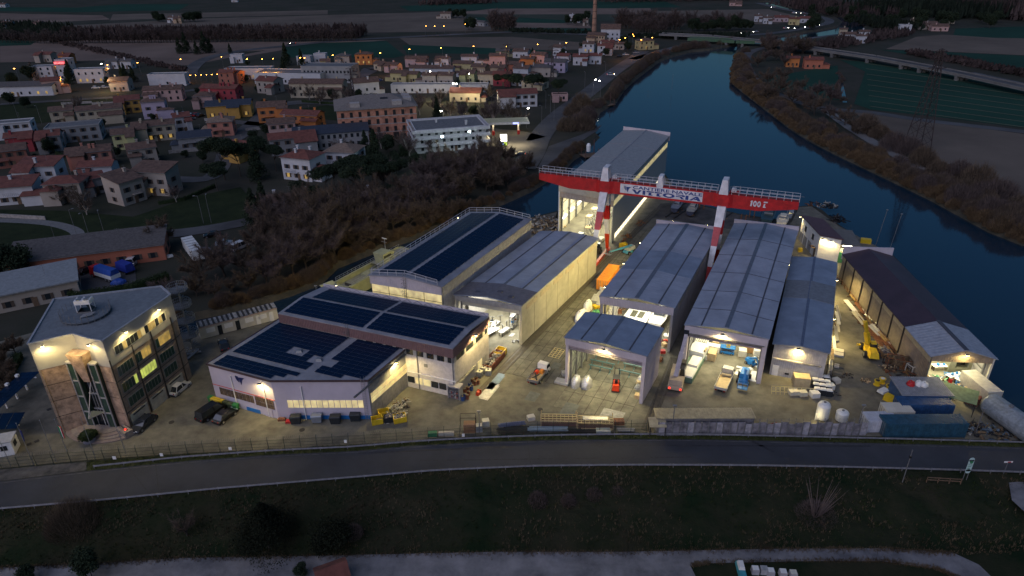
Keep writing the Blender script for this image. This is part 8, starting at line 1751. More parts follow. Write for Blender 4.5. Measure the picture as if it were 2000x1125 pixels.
# waterside hall contents: scaffold and hull frame
t=T0('hull_frame','ribbed grey hull frame standing in the waterside hall','hull frame',1178,438,R(65))
for k in range(9):
    x=-9+k*2.2;w_=2.2*(1-abs(k-4)/7);mb=MB()
    for a in range(6):
        t0,t1=PI*a/6+PI,PI*(a+1)/6+PI;mb.bar((x,cos(t0)*w_,3.2+sin(t0)*2.4),(x,cos(t1)*w_,3.2+sin(t1)*2.4),.18)
    O('rib',mb,galvd,t)
O('keel',MB().bar((-9.5,0,.8),(9,0,.8),.3),galvd,t);
for s in(-1,1):O('stringer',MB().bar((-9.2,s*1.4,2.8),(8.7,s*1.4,2.8),.14),galvd,t)
for i,(x,y,h_)in enumerate(((1150,448,4.2),(1160,440,5.2),(1148,462,3.0))):
    t=T0('scaffold','scaffold tower inside the waterside hall, '+['before the crane leg','tallest','nearest the opening'][i],'scaffold',x,y,R(60));mb=MB()
    for a in(-.9,.9):
        for b in(-.6,.6):mb.bar((a,b,0),(a,b,h_),.07)
    for k in range(int(h_)):
        mb.bar((-.9,-.6,k),(.9,-.6,k+1),.05).bar((-.9,.6,k+1),(.9,.6,k),.05).bar((-.9,-.6,k+.5),(-.9,.6,k+.5),.05).bar((.9,-.6,k+.5),(.9,.6,k+.5),.05)
    O('frame',mb,STB,t);O('platform',MB().box(-1,1,-.7,.7,h_-.4,h_-.3),wood,t)
for i,(x,y,L_)in enumerate(((1132,466,3.4),(1140,474,3.0),(1172,470,2.2))):CRT(x,y,L_,1.6,1.2-.2*i,R(62),[whm,mat('sheet_stack',(.45,.46,.47)),cream][i],['white cabin module at the mouth of the waterside hall','pile of sheets at the mouth of the waterside hall','cream box between the crane legs'][i])
# rubble and timber heap beside the waterside hall
def heap(x,y,rx,ry,n,label,mats_,rz=0,s=.6,kindm='heap',hmax=1.2,z=0.0):
    t=T0('scrap_heap',label,'heap',x,y,rz,z);rn=random.Random(int(x*y));
    for mi,m_ in enumerate(mats_):
        mb=MB()
        for k in range(n//len(mats_)):
            a=rn.random()*6.28;r_=math.sqrt(rn.random());p=Vc((cos(a)*rx*r_,sin(a)*ry*r_,rn.uniform(.05,hmax)*(1-r_*.8)))
            if rn.random()<.6:q=p+Vc((rn.uniform(-1,1),rn.uniform(-1,1),rn.uniform(-.15,.3)))*s*1.6;q.z=max(.05,q.z);mb.bar(p,q,rn.uniform(.08,.3)*s*1.5,rn.uniform(.04,.2)*s*1.5)
            else:mb.blob(p,rn.uniform(.2,.6)*s,.4,6,4,.7)
        o=O('pieces',mb,m_,t);o['kind']='stuff'
    return t
DW=mat('dirty_white_scrap',(.42,.40,.34),.8,var=.3,scale=2);browns=mat('brown_scrap',(.16,.11,.06),.9,var=.3,scale=2)
heap(1068,442,7,4,150,'heap of broken timber and rubble left of the waterside hall',[wood,browns,DW],R(60),1.0);heap(1052,432,5,3,60,'smaller rubble heap at the water edge left of the waterside hall',[browns,DW],R(60),.8)
heap(772,806,3.4,1.6,80,'heap of scrap pipes and white foil before the grey sliding doors',[DW,STB,black],UA,.55);heap(785,792,2.2,1.0,40,'smaller scrap heap behind the yellow skips',[DW,browns],UA,.5);
heap(1250,437,2.2,.9,36,'row of dark scrap along the slipway rail, upper',[browns,rust],UA,.6);heap(1222,466,3,.8,36,'row of dark scrap along the slipway rail, lower',[browns,rust],UA,.6)
# bins and skips at the annex
def bin_(x,y,rz,m,label,L=1.3,w=.8,h=1.2,lidm=None):
    t=T0('waste_bin',label,'bin',x,y,rz);O('body',MB().hexa([(-L*.42,-w*.4,.15),(L*.42,-w*.4,.15),(L*.42,w*.4,.15),(-L*.42,w*.4,.15)],[(-L/2,-w/2,h),(L/2,-w/2,h),(L/2,w/2,h),(-L/2,w/2,h)]),m,t);O('lid',MB().tbox(-L/2-.03,L/2+.03,-w/2-.03,w/2+.03,h,h+.15,.08),lidm or m,t)
    for a in(-L*.35,L*.35):
        for b in(-w*.3,w*.3):O('wheel',MB().bar((a,b-.04,.09),(a,b+.04,.09),.18,None,8),rubber,t)
    return t
aA=wang((417,785),(502,808))
bing=mat('bin_green',(.03,.20,.05),.5);biny=mat('bin_yellow',(.70,.48,.02),.5);bind=mat('bin_dark_green',(.05,.07,.03),.5);bink=mat('bin_black',(.02,.025,.03),.5)
for x,y,m_,lb_ in((414,785,bing,'green bin at the left end of the bin row'),(420,788,biny,'first yellow bin from the left in the bin row'),(427,790,biny,'second yellow bin from the left in the bin row'),(434,792,biny,'third yellow bin from the left in the bin row'),(443,795,bind,'dark olive bin beside the yellow ones'),(452,798,bind,'dark olive bin next to the right end green bin'),(462,800,bing,'green bin at the right end of the bin row')):bin_(x,y,aA,m_,lb_,.95,.7,1.05)
for x,y,m_,lb_ in((579,826,bink,'black skip bin left of the grey one before the annex'),(620,824,mat('bin_grey',(.30,.33,.38),.4,.4),'grey metal skip bin before the annex windows'),(656,826,bink,'black skip bin with a red notice before the annex'),(695,821,bink,'black skip bin beside the annex ladder')):b_=bin_(x,y,R(2),m_,lb_,1.7,1.1,1.35)
for x,y,m_,lb_,sc in((737,826,biny,'tilted yellow skip nearest the fence by the annex corner',1.2),(781,822,biny,'yellow skip with white bags right of the black one',1.4),(762,822,bink,'black skip full of white foil between two yellow ones',1.2),(750,812,biny,'yellow skip behind the nearest one by the annex corner',1.2)):skip(x,y,1.4*sc,1.0*sc,.95,.3,m_,lb_,scrap=(m_ is not biny or x==781))
CRT(551,822,1.2,.6,.5,0,rust,'small rusty box left of the red crate before the annex');CRT(566,826,1.2,.7,.5,0,redp,'small red crate before the annex')
CRT(854,763,1.2,.8,.7,R(-22),mat('grey_wrap',(.35,.36,.36)),'grey equipment box at the workshop wall left of the cabinet')
# front storage along the fence
def BDL(x,y,L,n,r,rz,m,label,w=1.2,z=0.0,name='pipe_bundle'):
    t=T0(name,label,'bundle',x,y,rz,z);k=0;per=max(2,int(w/(2*r)))
    for i in range(n):
        row,c_=divmod(i,per);yy=-w/2+r+c_*2*r;zz_=.2+r+row*1.8*r;O('pipe',MB().bar((-L/2+RU(-.2,.2),yy,zz_),(L/2+RU(-.2,.2),yy,zz_),2*r,None,8 if r>.08 else 5),m,t)
    for s in(-.3,.3):O('bearer',MB().box(L*s-.08,L*s+.08,-w/2-.1,w/2+.1,0,.2),woodd,t)
    return t
def lumber(x,y,L,label,sheet_=False):
    t=T0('timber_rack',label,'timber rack',x,y,R(-3));
    for k in range(3):O('board_pack',MB().box(-L/2,L/2,-.9,.9,.1+.32*k,.38+.32*k),[woodd,mat('maroon_board',(.16,.08,.07),.8),woodd][k],t)
    for k in range(10):O('slat',MB().box(-L/2+L*k/9-.05,-L/2+L*k/9+.05,-.95,.95,1.1,1.2),wood,t)
    for s in(-.9,-.3,.3,.85):O('runner',MB().box(-L/2,L/2,s-.05,s+.05,1.2,1.3),mat('pale_timber',(.62,.52,.26)),t)
    for s in(-L/2,L/2-.1):
        for b in(-.95,.85):O('post',MB().box(s,s+.1,b,b+.1,0,1.9),wood,t)
    if sheet_:O('foil_sheet',MB().box(-L*.35,L*.35,-.2,.7,1.32,1.36),STB,t)
lumber(1091,828,5.6,'timber rack with ladder like top, left of two by the front fence');lumber(1162,832,5.6,'timber rack with shiny foil on top, right of two by the front fence',True)
BDL(1000,832,4.2,5,.14,R(8),mat('blue_film_pipe',(.10,.12,.20),.35),'bundle wrapped in bluish film lying by the fence',.8);BDL(1070,841,6.0,8,.11,R(-1),mat('striped_blue_pack',(.22,.30,.36),.4),'pale blue banded bundle nearest the fence',1.0);BDL(1003,843,5,10,.06,R(2),RDK,'stack of dark steel bars by the fence, left',1.2);BDL(1010,838,4.4,8,.06,R(-1),RDK,'stack of dark steel bars by the fence, rear',1.0)
BDL(1145,844,6,10,.06,R(-3),RDK,'long dark steel bars right of the pale blue bundle',1.0);BDL(1165,840,5,5,.05,R(-4),wood,'thin timber battens on the dark steel bars',.6);BDL(1222,842,2.6,12,.05,R(-3),STB,'bundle of bright metal profiles at the end of the fence',.9);CRT(1178,846,2.2,1.0,.7,0,mat('banded_grey',(.25,.30,.32),.5),'grey banded pack near the bright metal profiles');CRT(1208,828,1.7,1.0,.8,0,rust,'rusty box right of the timber racks')
CRT(936,842,1.0,1.0,1.2,.1,mat('grey_wrap',(.35,.36,.36)),'grey bag stack by the fence, left of two');CRT(949,832,1.1,1.0,1.2,.2,mat('milky_plastic',(.55,.53,.42)),'pale bag stack by the fence, right of two');CRT(918,842,1.9,1.2,1.6,0,mat('rusty_mesh',(.30,.16,.08),.8),'rust brown cage box by the fence');CRT(845,852,1.4,.8,.8,0,greenp,'dark green box behind the fence');CRT(872,851,2.4,.6,.7,0,cream,'pale long box behind the fence beside the green one');CRT(1037,820,1.2,.9,.8,.3,cream,'pale tilted box between bundle and timber racks')
t=T0('steel_portal','open brown steel frame standing by the fence','frame',915,838,0);mb=MB()
for a in(-1.2,1.2):
    for b in(-.6,.6):mb.bar((a,b,0),(a,b,2.6),.07)
for b in(-.6,.6):mb.bar((-1.2,b,2.6),(1.2,b,2.6),.07)
mb.bar((-1.2,-.6,2.6),(-1.2,.6,2.6),.07).bar((1.2,-.6,2.6),(1.2,.6,2.6),.07);O('frame',mb,RDK,t)
# sheds and concrete panel wall at the right front
bw1=mat('weathered_panel',(.22,.21,.23),.85,var=.35,scale=.7)
wp=wpts([(1284,851),(1450,851),(1690,850)]);q=resamp(wp,30);t=TH('panel_wall','long weathered wall of concrete panels along the road, right of the wire fence','wall',q[0])
for i in range(29):
    d=q[i+1]-q[i];h_=2.5 if i<11 else 2.2+.5*((i*7)%3)/3;ob('panel',MB().bar(q[i]+d*.01+Vc((0,0,h_/2)),q[i+1]-d*.01+Vc((0,0,h_/2)),.12,h_),bw1 if i%4 else mat('pale_panel',(.36,.35,.38),.8,var=.3,scale=.8),t);ob('post',MB().bar(q[i],q[i]+Vc((0,-.05,h_+.15)),.18),galvd,t)
mb=MB()
for i in range(29):
    for z in(2.9,3.1):mb.bar(q[i]+Vc((0,0,z)),q[i+1]+Vc((0,0,z)),.02)
    mb.bar(q[i]+Vc((0,0,2.3)),q[i]+Vc((0,.2,3.15)),.04)
ob('barbed_wire',mb,galvd,t)
t=T0('long_shed','low tan roofed shed behind the panel wall near the crane rail','shed',1372,836,R(-1));O('wall',MB().box(-7.4,7.4,-1.0,1.2,0,2.7),bw1,t);O('roof',MB().box(-7.6,7.6,-1.2,1.4,2.7,2.82),mat('tan_sheet_roof',(.42,.36,.22),.6,var=.15),t);mb=MB()
for k in range(38):mb.box(-7.5+k*.4,-7.42+k*.4,-1.2,1.4,2.82,2.88)
o=O('roof_ribs',mb,mat('tan_sheet_roof',(.42,.36,.22)),t);o['kind']='stuff'
t=T0('small_shed','small open tan roofed lean-to at the left end of the panel wall','shed',1283,848,R(-1));O('roof',MB().hexa([(-1.4,-.9,2.0),(1.2,-.9,2.0),(1.2,.9,2.5),(-1.4,.9,2.5)],[(-1.4,-.9,2.1),(1.2,-.9,2.1),(1.2,.9,2.6),(-1.4,.9,2.6)]),mat('tan_sheet_roof',(.42,.36,.22)),t)
for a in(-1.3,1.0):
    for b in(-.8,.7):O('post',MB().box(a,a+.1,b,b+.1,0,2.0),RDK,t)
def vtank(x,y,r,h,label,m=None):
    t=T0('silo',label,'tank',x,y,0);O('shell',MB().lathe([(r*.95,.3),(r,.5),(r,h*.82),(r*.8,h*.94),(r*.3,h)],18),m or whm,t);O('cap',MB().cyl(0,0,h,h+.12,r*.2,10),galvd,t)
    for k in range(4):a=k*1.57+.78;O('leg',MB().box(cos(a)*r*.7-.07,cos(a)*r*.7+.07,sin(a)*r*.7-.07,sin(a)*r*.7+.07,0,.4),RDK,t)
    return t
vtank(1604,818,1.0,3.2,'taller white dome topped tank behind the panel wall');vtank(1642,822,.95,2.0,'lower white dome topped tank behind the panel wall')
t=T0('gas_bottle_rack','bright white fluted rack lit beside the taller white tank','rack',1592,820,0)
for k in range(4):O('bottle',MB().lathe([(.12,0),(.12,1.3),(.05,1.5)],8,(k*.28,0,0)),whm,t)
bolt(W(1596,822,1.2)+Vc((0,.8,0)),70,WARM2,'ground_light')
# store yard before the low hall
CRT(1563,752,2.6,1.8,1.9,R(-12),mat('tan_box',(.50,.40,.22),.7),'big tan crate shed before the low hall');
k=0
for r_ in range(4):
    for c_ in range(3):
        x,y=1588+c_*12+r_*2,742+r_*9+c_*2;bx_=TH('bulk_bag_crate','white topped black crate in the block of crates beside the tan crate','crate',W(x,y),R(-14),'block of black crates');O('box',MB().box(-.5,.5,-.4,.4,0,1.1),bink,bx_);O('white_top',MB().tbox(-.48,.48,-.38,.38,1.1,1.3,.1),whm,bx_)
CRT(1620,760,1.3,1.0,1.0,.1,whm,'white box at the right of the crate block');CRT(1632,748,1.2,1.0,.9,.3,cream,'cream box at the lane edge beside the crate block');CRT(1590,775,1.4,1.2,1.0,.1,whm,'white bag crate nearest the taller tank');CRT(1549,770,1.6,1.1,.8,.1,mat('milky_plastic',(.55,.53,.42)),'pale bag behind the timber lattice');CRT(1567,772,1.3,1.1,.8,.1,mat('milky_plastic',(.55,.53,.42)),'second pale bag behind the timber lattice')
car(1515,842,R(10),Rd,'small red car behind the panel wall',2.6,1.4,1.3);CRT(1533,838,1.2,.9,.7,0,cream,'pale crate beside the small red car')
# goods along the lane side of the low hall
for i,(x,y)in enumerate(((1612,735),(1614,722),(1616,708),(1618,696),(1622,672),(1626,655),(1629,640),(1629,625),(1630,612),(1618,742))):
    BDL(x+6,y,4+(i%3),6,.07+.03*(i%2),UA+.02*i,[whm,STB,cream,wood,whm,galv,cream,whm,STB,RDK][i],['white profiles nearest the crates along the low hall','second bundle from the crates along the low hall','cream boards leaning along the low hall','timber boards along the low hall','white profiles half way along the low hall','galvanised tubes under the wall lamp of the low hall','cream profiles beyond the wall lamp of the low hall','white tubes beyond the cream profiles','steel tubes at the far part of the low hall','dark bars behind the crate block'][i],.7,0,'profile_bundle')
for i,(x,y,L_,w_,m_)in enumerate(((1636,690,2.6,2.0,cream),(1635,712,2.6,2.2,CNC),(1636,728,1.6,1.6,CNC),(1632,742,2.0,1.6,RDK),(1634,716,1.0,.8,cream))):
    t=T0('plate_stack',['pale square tarpaulin pack in the lane','stack of concrete plates in the lane','smaller plate behind the crates in the lane','dark steel plate in the lane near the crates','small pale plate lying on the concrete plates'][i],'plate stack',x,y,UA,.0 if i<4 else .35);O('plate',MB().tbox(-L_/2,L_/2,-w_/2,w_/2,.03,.35,.04),m_,t);O('strap',MB().box(-.04,.04,-w_/2,w_/2,.35,.38),black,t)
# yellow rough terrain crane in the lane
t=T0('yellow_crane','yellow rough terrain crane with raised boom in the lane by the riverside shed','mobile crane',1697,690,wang((1707,694),(1690,655)))
O('chassis',MB().tbox(-1.9,1.9,-1.0,1.0,.6,1.2,.1),yellowp,t);O('bonnet',MB().tbox(-3.4,-.9,-.85,.85,.9,1.9,.25),yellowp,t);O('cab',MB().tbox(-.8,.3,-.8,.3,1.2,2.6,.12),yellowp,t);O('cab_window',MB().tbox(-.85,.35,-.83,.33,1.8,2.35,.03),glass,t)
tip=MW[t.name].inverted()@W(1690,628,7.2);b0=Vc((.2,.5,2.0));kn=b0.lerp(tip,.5);O('boom',MB().bar(b0,kn,.75,.7),yellowp,t);O('boom',MB().bar(kn,tip,.5,.48),yellowp,t);O('boom_head',MB().bar(tip,tip+Vc((.5,0,-.3)),.6,.4),yellowp,t);O('ram',MB().bar((1.2,.5,1.2),tuple(b0.lerp(tip,.35)),.2,None,8),STB,t)
O('outrigger',MB().box(1.2,1.6,-1.9,1.9,.7,.95),yellowp,t)
for xx in(-1.6,1.3):
    for s in(-1,1):wheel(t,xx,s*1.1,.65,.45)
# pipe stacks along the riverside shed
sd=(W2((1812,743))-W2((1640,545)));ar=math.atan2(-sd.y,-sd.x)
for i,(x,y,L_,n_,r_,m_)in enumerate(((1676,625,5,4,.16,mat('pale_pipe',(.55,.50,.36),.5)),(1690,640,7,9,.09,rust),(1706,655,8,10,.08,rust),(1716,650,5.5,3,.2,galv),(1720,672,7,8,.08,rust),(1732,686,6,8,.07,mat('brown_bar',(.26,.15,.05),.8)),(1660,600,5,5,.1,whm),(1744,700,6,6,.07,rust),(1672,612,5,6,.07,mat('brown_bar',(.26,.15,.05))),(1690,618,4.6,2,.18,STB),(1730,662,5,4,.14,cream),(1776,735,6,8,.06,mat('brown_bar',(.26,.15,.05))),(1790,748,6,8,.06,woodd))):
    BDL(x,y,L_,n_,r_,ar+.03*(i%3),m_,['pair of pale round pipes behind the yellow crane boom','rusty bars under the yellow boom','wide stack of rusty bars right of the yellow boom','galvanised channel on the rusty stack','rusty bars next to the shed wall','brown bars next to the scrap container','white pipes at the far end of the pipe stacks','rusty bars before the shed post','brown bars left of the white pipes','bright steel pipe leaning near the boom head','cream beams along the shed wall','brown battens before the open end of the shed','dark planks before the open end of the shed'][i],1.2,0)
t=T0('rust_fence','low rusty rail fence along the riverside shed','fence',1640,560,0)
fa,fb_=W(1634,545),W(1745,690);mb=MB();inv=MW[t.name].inverted()
for z in(.5,1.0):mb.bar(inv@(fa+Vc((0,0,z))),inv@(fb_+Vc((0,0,z))),.06)
O('rail',mb,rust,t)
for k in range(20):p=inv@fa.lerp(fb_,k/19);O('post',MB().bar(p,p+Vc((0,0,1.05)),.08),rust,t)
skip(1727,693,2.6,1.8,1.0,ar,mat('tan_rust',(.42,.26,.12),.7,var=.2),'tan scrap container with bright scrap beside the yellow crane')
for i,(x,y,s)in enumerate(((1745,716,1.2),(1758,722,1.3),(1772,720,1.2),(1737,712,.9),(1782,728,1.0))):
    t=T0('steel_cage',['rusty open frame, left one of the frame group','rusty open frame in the middle of the frame group','rusty open frame, right one of the frame group','small dark pipe frame at the left of the frame group','pale frame at the shed side of the frame group'][i],'frame',x,y,R(-20+i*9));mb=MB()
    for a in(-1*s,1*s):
        for b in(-.7*s,.7*s):mb.bar((a,b,0),(a,b,1.7*s),.12)
    for z in(.1,1.7*s):
        for a,b in(((-1,-.7),(1,-.7)),((1,-.7),(1,.7)),((1,.7),(-1,.7)),((-1,.7),(-1,-.7))):mb.bar((a[0]*s,a[1]*s,z),(b[0]*s,b[1]*s,z),.12)
    O('frame',mb,[rust,browns,rust,RDK,cream][i],t)
    if i<3:O('mesh',MB().box(-.9*s,.9*s,.66*s,.7*s,.2,1.5*s),browns,t)
heap(1768,735,3.2,1.4,60,'brown scrap heap at the foot of the rusty frames',[browns,rust,RDK],R(-30),.6);heap(1735,720,1.6,.8,24,'small heap of timber left of the rusty frames',[browns,wood],0,.5)
for i,(x,y)in enumerate(((1712,752),(1722,748),(1735,762))):
    t=T0('cable_drum',['yellow drum, left of three','yellow and white drum, middle of three','yellow drum beside the white cart'][i],'drum',x,y,.4*i);O('drum',MB().lathe([(.55,0),(.55,.1),(.4,.15),(.4,.8),(.55,.85),(.55,.95)],14),yellowp,t);O('top',MB().cyl(0,0,.955,1.0,.35,12),whm if i==1 else RDK,t)
t=T0('cart','small white wheeled cart before the stacked containers','cart',1724,769,.5);O('tray',MB().tbox(-.9,.9,-.6,.6,.4,.8,.05),whm,t);[wheel(t,a,b,.25,.15)for a in(-.6,.6)for b in(-.6,.6)]
t=T0('yellow_cabinet','long yellow box tilted beside the containers','box',1741,786,R(-58));O('box',MB().tbox(-1.2,1.2,-.6,.6,.1,1.0,.05),yellowp,t);O('lid',MB().box(-1.22,1.22,-.62,.62,1.0,1.06),yellowp,t)
# containers in the right corner
container(1796,846,R(-1),bluec,'longest blue green container nearest the road',12.2,2.7);container(1798,808,R(-2),bluec2,'blue container behind the longest one',8.2,2.6);container(1713,836,R(0),mat('white_container',(.45,.47,.52),.5,var=.1),'pale ribbed container left of the longest blue one',4.6,2.3);container(1746,820,R(-2),cream,'cream ribbed container roof between pale and blue containers',4.2,2.5)
t=T0('ribbed_shed','shed with ribbed grey roof among the containers','shed',1795,784,R(-3));O('wall',MB().box(-4.2,3.6,-2.0,2.2,0,2.7),bluec2,t);O('roof',MB().hexa([(-4.4,-2.3,2.7),(3.8,-2.3,2.7),(3.4,2.4,3.1),(-4.4,2.4,3.1)],[(-4.4,-2.3,2.8),(3.8,-2.3,2.8),(3.4,2.4,3.2),(-4.4,2.4,3.2)]),mat('grey_rib_roof',(.26,.27,.28),.6),t);mb=MB()
for k in range(26):mb.bar((-4.3+k*.31,-2.3,2.83),(-4.3+k*.31,2.4,3.23),.1,.08)
o=O('roof_ribs',mb,mat('grey_rib_roof',(.26,.27,.28)),t);o['kind']='stuff'
t=T0('green_canopy','green sheet canopy right of the ribbed grey roof','canopy',1848,788,R(-36));O('roof',MB().hexa([(-3.6,-2.2,2.5),(3.8,-2.2,2.5),(3.8,1.6,2.9),(-3.6,1.6,2.9)],[(-3.6,-2.2,2.58),(3.8,-2.2,2.58),(3.8,1.6,2.98),(-3.6,1.6,2.98)]),mat('green_sheet',(.12,.19,.10),.7,var=.2),t)
for a in(-3.4,3.6):
    for b in(-2.0,1.4):O('post',MB().box(a,a+.1,b,b+.1,0,2.5),RDK,t)
for i,(x,y)in enumerate(((1778,752),(1794,752),(1805,754))):wrap(x,y,1.3,1.1,.8,.3*i,whm if i else redp,['red tarpaulin heap on the container stack','white bag on the container stack, left','white bag on the container stack, right'][i],'bulk_bag','bag',3.0)
container(1909,770,wang((1893,760),(1940,800)),mat('white_container2',(.50,.48,.42),.5,var=.1),'white box container at the river edge behind the big tank',6.4,2.7)
t=T0('storage_tank','large pale horizontal tank lying at the right corner of the yard','tank',1972,838,wang((1925,795),(2000,850)));O('shell',MB().bar((-4.2,0,1.8),(4.8,0,1.8),3.5,None,24),mat('pale_tank',(.27,.31,.34),.45,.2,var=.2),t);O('end_cap',MB().lathe([(1.75,0),(1.6,.3),(1.05,.55),(.2,.68)],24),mat('pale_tank',(.42,.47,.52)),t).matrix_local=Mt.Translation((-4.2,0,1.8))@Mt.Rotation(-PI/2,4,'Y');O('saddle',MB().box(-3,-2.6,-1.2,1.2,0,.9).box(2.6,3,-1.2,1.2,0,.9),RDK,t);O('manhole',MB().cyl(-1,0,3.5,3.75,.35,12),galvd,t)
for i,(x,y)in enumerate(((1897,780),(1903,790),(1890,786))):CRT(x,y,1.4,1.1,1.3+.2*i,.5+.2*i,mat('dark_red_box',(.16,.04,.03),.7),['dark red box stack by the white container, rear','dark red box stack by the white container, front','dark red box stack by the white container, left'][i])
heap(1925,845,4,2.0,90,'dark scrap heap between containers and big tank',[black,browns,mat('blue_scrap',(.08,.12,.16),.6)],R(-20),.7);heap(1885,838,2.4,1.4,50,'dark scrap heap at the right end of the long container',[black,DW,RDK],0,.6);heap(1862,820,1.4,1,24,'scrap behind the right end of the long container',[black,browns],0,.6)
for i,(x,y,c_)in enumerate(((1868,753,0),(1861,760,1),(1876,762,0),(1885,758,1),(1892,752,2),(1855,748,2))):
    t=T0('barrel',['blue drum at the mouth of the riverside shed, nearest the wall','white tank cage at the mouth of the riverside shed','blue drum in the middle of the riverside shed mouth','pale drum at the mouth of the riverside shed','red drum at the right post of the riverside shed','red drum left in the riverside shed mouth'][i],'barrel',x,y,0);O('drum',MB().lathe([(.32,0),(.32,.3),(.34,.32),(.32,.34),(.32,.9)],12),[bluep,whm,redp][c_],t);O('lid',MB().cyl(0,0,.9,.93,.26,10),black,t)
t=T0('press_machine','olive grey machine housing with square window inside the riverside shed','machine',1869,722,R(-10));mb=MB();mb.box(-2,-1.0,-1.2,1.2,0,3.4).box(1.0,2,-1.2,1.2,0,3.4).box(-1.0,1.0,-1.2,1.2,2.4,3.4).box(-1.0,1.0,-1.2,1.2,0,1.0);O('housing',mb,mat('olive_machine',(.20,.20,.14),.6),t);O('window',MB().box(-.9,.9,-.1,.1,1.1,2.3),glass,t)
for i,(x,y)in enumerate(((1836,722),(1862,740),(1875,744))):
    t=T0('work_table',['steel table at the left in the riverside shed','long table with parts before the machine in the riverside shed','second table before the machine in the riverside shed'][i],'table',x,y,.3*i);O('top',MB().box(-1.5,1.5,-.5,.5,.85,.93),whm,t);O('legs',MB().box(-1.4,-1.3,-.4,.4,0,.85).box(1.3,1.4,-.4,.4,0,.85),RDK,t);O('parts',MB().blob((-.6,0,1.1),.3).blob((.5,.1,1.05),.25),bluep,t)
heap(1822,745,2.6,1.4,60,'junk heap at the left post of the riverside shed mouth',[DW,browns,greenp],0,.6);heap(1885,765,2.2,1.0,40,'brown timber heap before the riverside shed mouth',[browns,wood],R(-30),.6);BDL(1852,770,3.0,3,.12,ar,whm,'pair of white rails on the ground before the riverside shed',.6)
# quay items near the white house
container(1612,500,R(70),yellowp,'yellow container with round vents near the quay house',3.4,2.4);vtank(1630,492,.75,3.4,'yellow round tank beside the yellow container',yellowp);CRT(1636,503,1.8,1.4,1.6,.3,yellowp,'yellow box right of the yellow tank');CRT(1562,492,.9,.9,1.0,0,yellowp,'small yellow machine by the far corner of the longest hall');CRT(1643,466,2.0,.9,1.4,0,greenp,'green cabinet at the lean-to door');CRT(1690,475,2.4,1.2,1.2,R(-20),yellowp,'yellow machine at the quay edge behind the riverside shed')
for i,(x,y)in enumerate(((1588,440),(1595,455),(1602,470))):
    t=T0('shrub','dark potted bush by the quay house wall, '+['far','middle','near'][i],'shrub',x-8,y+6,0);mb=MB();[mb.blob((RU(-.5,.5),RU(-.5,.5),.8+rq()*.5),.5,.5)for _ in range(5)];O('foliage',mb,leafd,t);O('pot',MB().cyl(0,0,0,.45,.4,10),rust,t)
heap(1590,400,2.5,1,40,'dark gear on the quay edge behind the white house, left',[black,rust],0,.6);heap(1615,405,3.2,1.2,60,'dark gear on the quay edge behind the white house, middle',[black,RDK,DW],0,.8,hmax=2.4);heap(1636,432,2,1.6,60,'dark machinery heap behind the lean-to shed',[black,RDK],0,.9,hmax=2.6)
for i,(x,y)in enumerate(((1708,486),(1735,495))):
    t=T0('mast_lamp','slim mast behind the riverside shed, '+['left','right'][i],'mast',x,y,0);O('mast',MB().bar((0,0,0),(.8,0,10),.12,None,6),galvd,t);O('lamp',MB().box(.6,1.0,-.15,.15,10,10.2),galv,t)
# slipway: boats and hulls behind the crane beam
slm=mat('dark_slip',(.07,.065,.06),.9,var=.3,scale=.3,world=True)
sl=sheet('slipway',[W(1290,398),W(1335,395),W(1445,421),W(1545,434),W(1535,452),W(1440,450),W(1300,428),W(1265,425)],.045,slm)
for i,(a,b)in enumerate((((1300,425),(1345,392)),((1315,428),(1362,396)),((1470,440),(1500,425)),((1395,440),(1430,416)))):A,B=W2(a),W2(b);t=TH('slip_rail','dark slipway rail running to the water, '+['first','second','fourth','third'][i]+' from the waterside hall','rail',A);ob('rail',MB().bar(A+Vc((0,0,.2)),B+Vc((0,0,.15)),.35,.3),RDK,t);ob('sleeper',MB().bar(A.lerp(B,.5)-Vc((1.2,0,-.08)),A.lerp(B,.5)+Vc((1.2,0,.08)),.3,.15),woodd,t)
boat(1322,410,R(65),'dark hulled boat with covered deck on the slipway, left of two',8,2.6,mat('navy_hull',(.05,.06,.10),.4),cabm=mat('grey_tarp',(.22,.24,.28),.7));boat(1352,416,R(65),'dark hulled boat with pale cabin on the slipway, right of two',8,2.6,mat('navy_hull',(.05,.06,.10),.4),cabm=mat('pale_tarp',(.35,.33,.28),.7))
boat(1500,430,R(64),'long dark boat hull behind the longest hall',11,3.6,mat('dark_teal_hull',(.03,.06,.07),.35),cab=True,cabm=mat('dark_teal_hull',(.03,.06,.07)),h=1.6);boat(1527,440,R(64),'cream cabin cruiser on the quay behind the longest hall',7,3.0,cream,cabm=cream,h=1.6);boat(1544,423,R(70),'small dark patrol boat moored in the basin',7.5,2.4,mat('grey_blue_hull',(.10,.13,.16),.4),-1.3,cradle=False,cabm=mat('grey_blue_top',(.25,.28,.30),.4));boat(1500,410,R(66),'dark barge moored in the basin beside the patrol boat',9,3.2,black,-1.3,cab=False,cradle=False)
for i,(x,y)in enumerate(((1370,408),(1468,425),(1450,440))):t=T0('steel_cage','rusty access tower on the slipway, '+['left','right','nearest'][i],'frame',x,y,R(64));mb=MB();[mb.bar((a,b,0),(a,b,3),.12)for a in(-.6,.6)for b in(-.6,.6)];[mb.bar((-.6,b,z),(.6,b,z+.9),.08)for b in(-.6,.6)for z in(0,1,2)];O('frame',mb,rust,t)
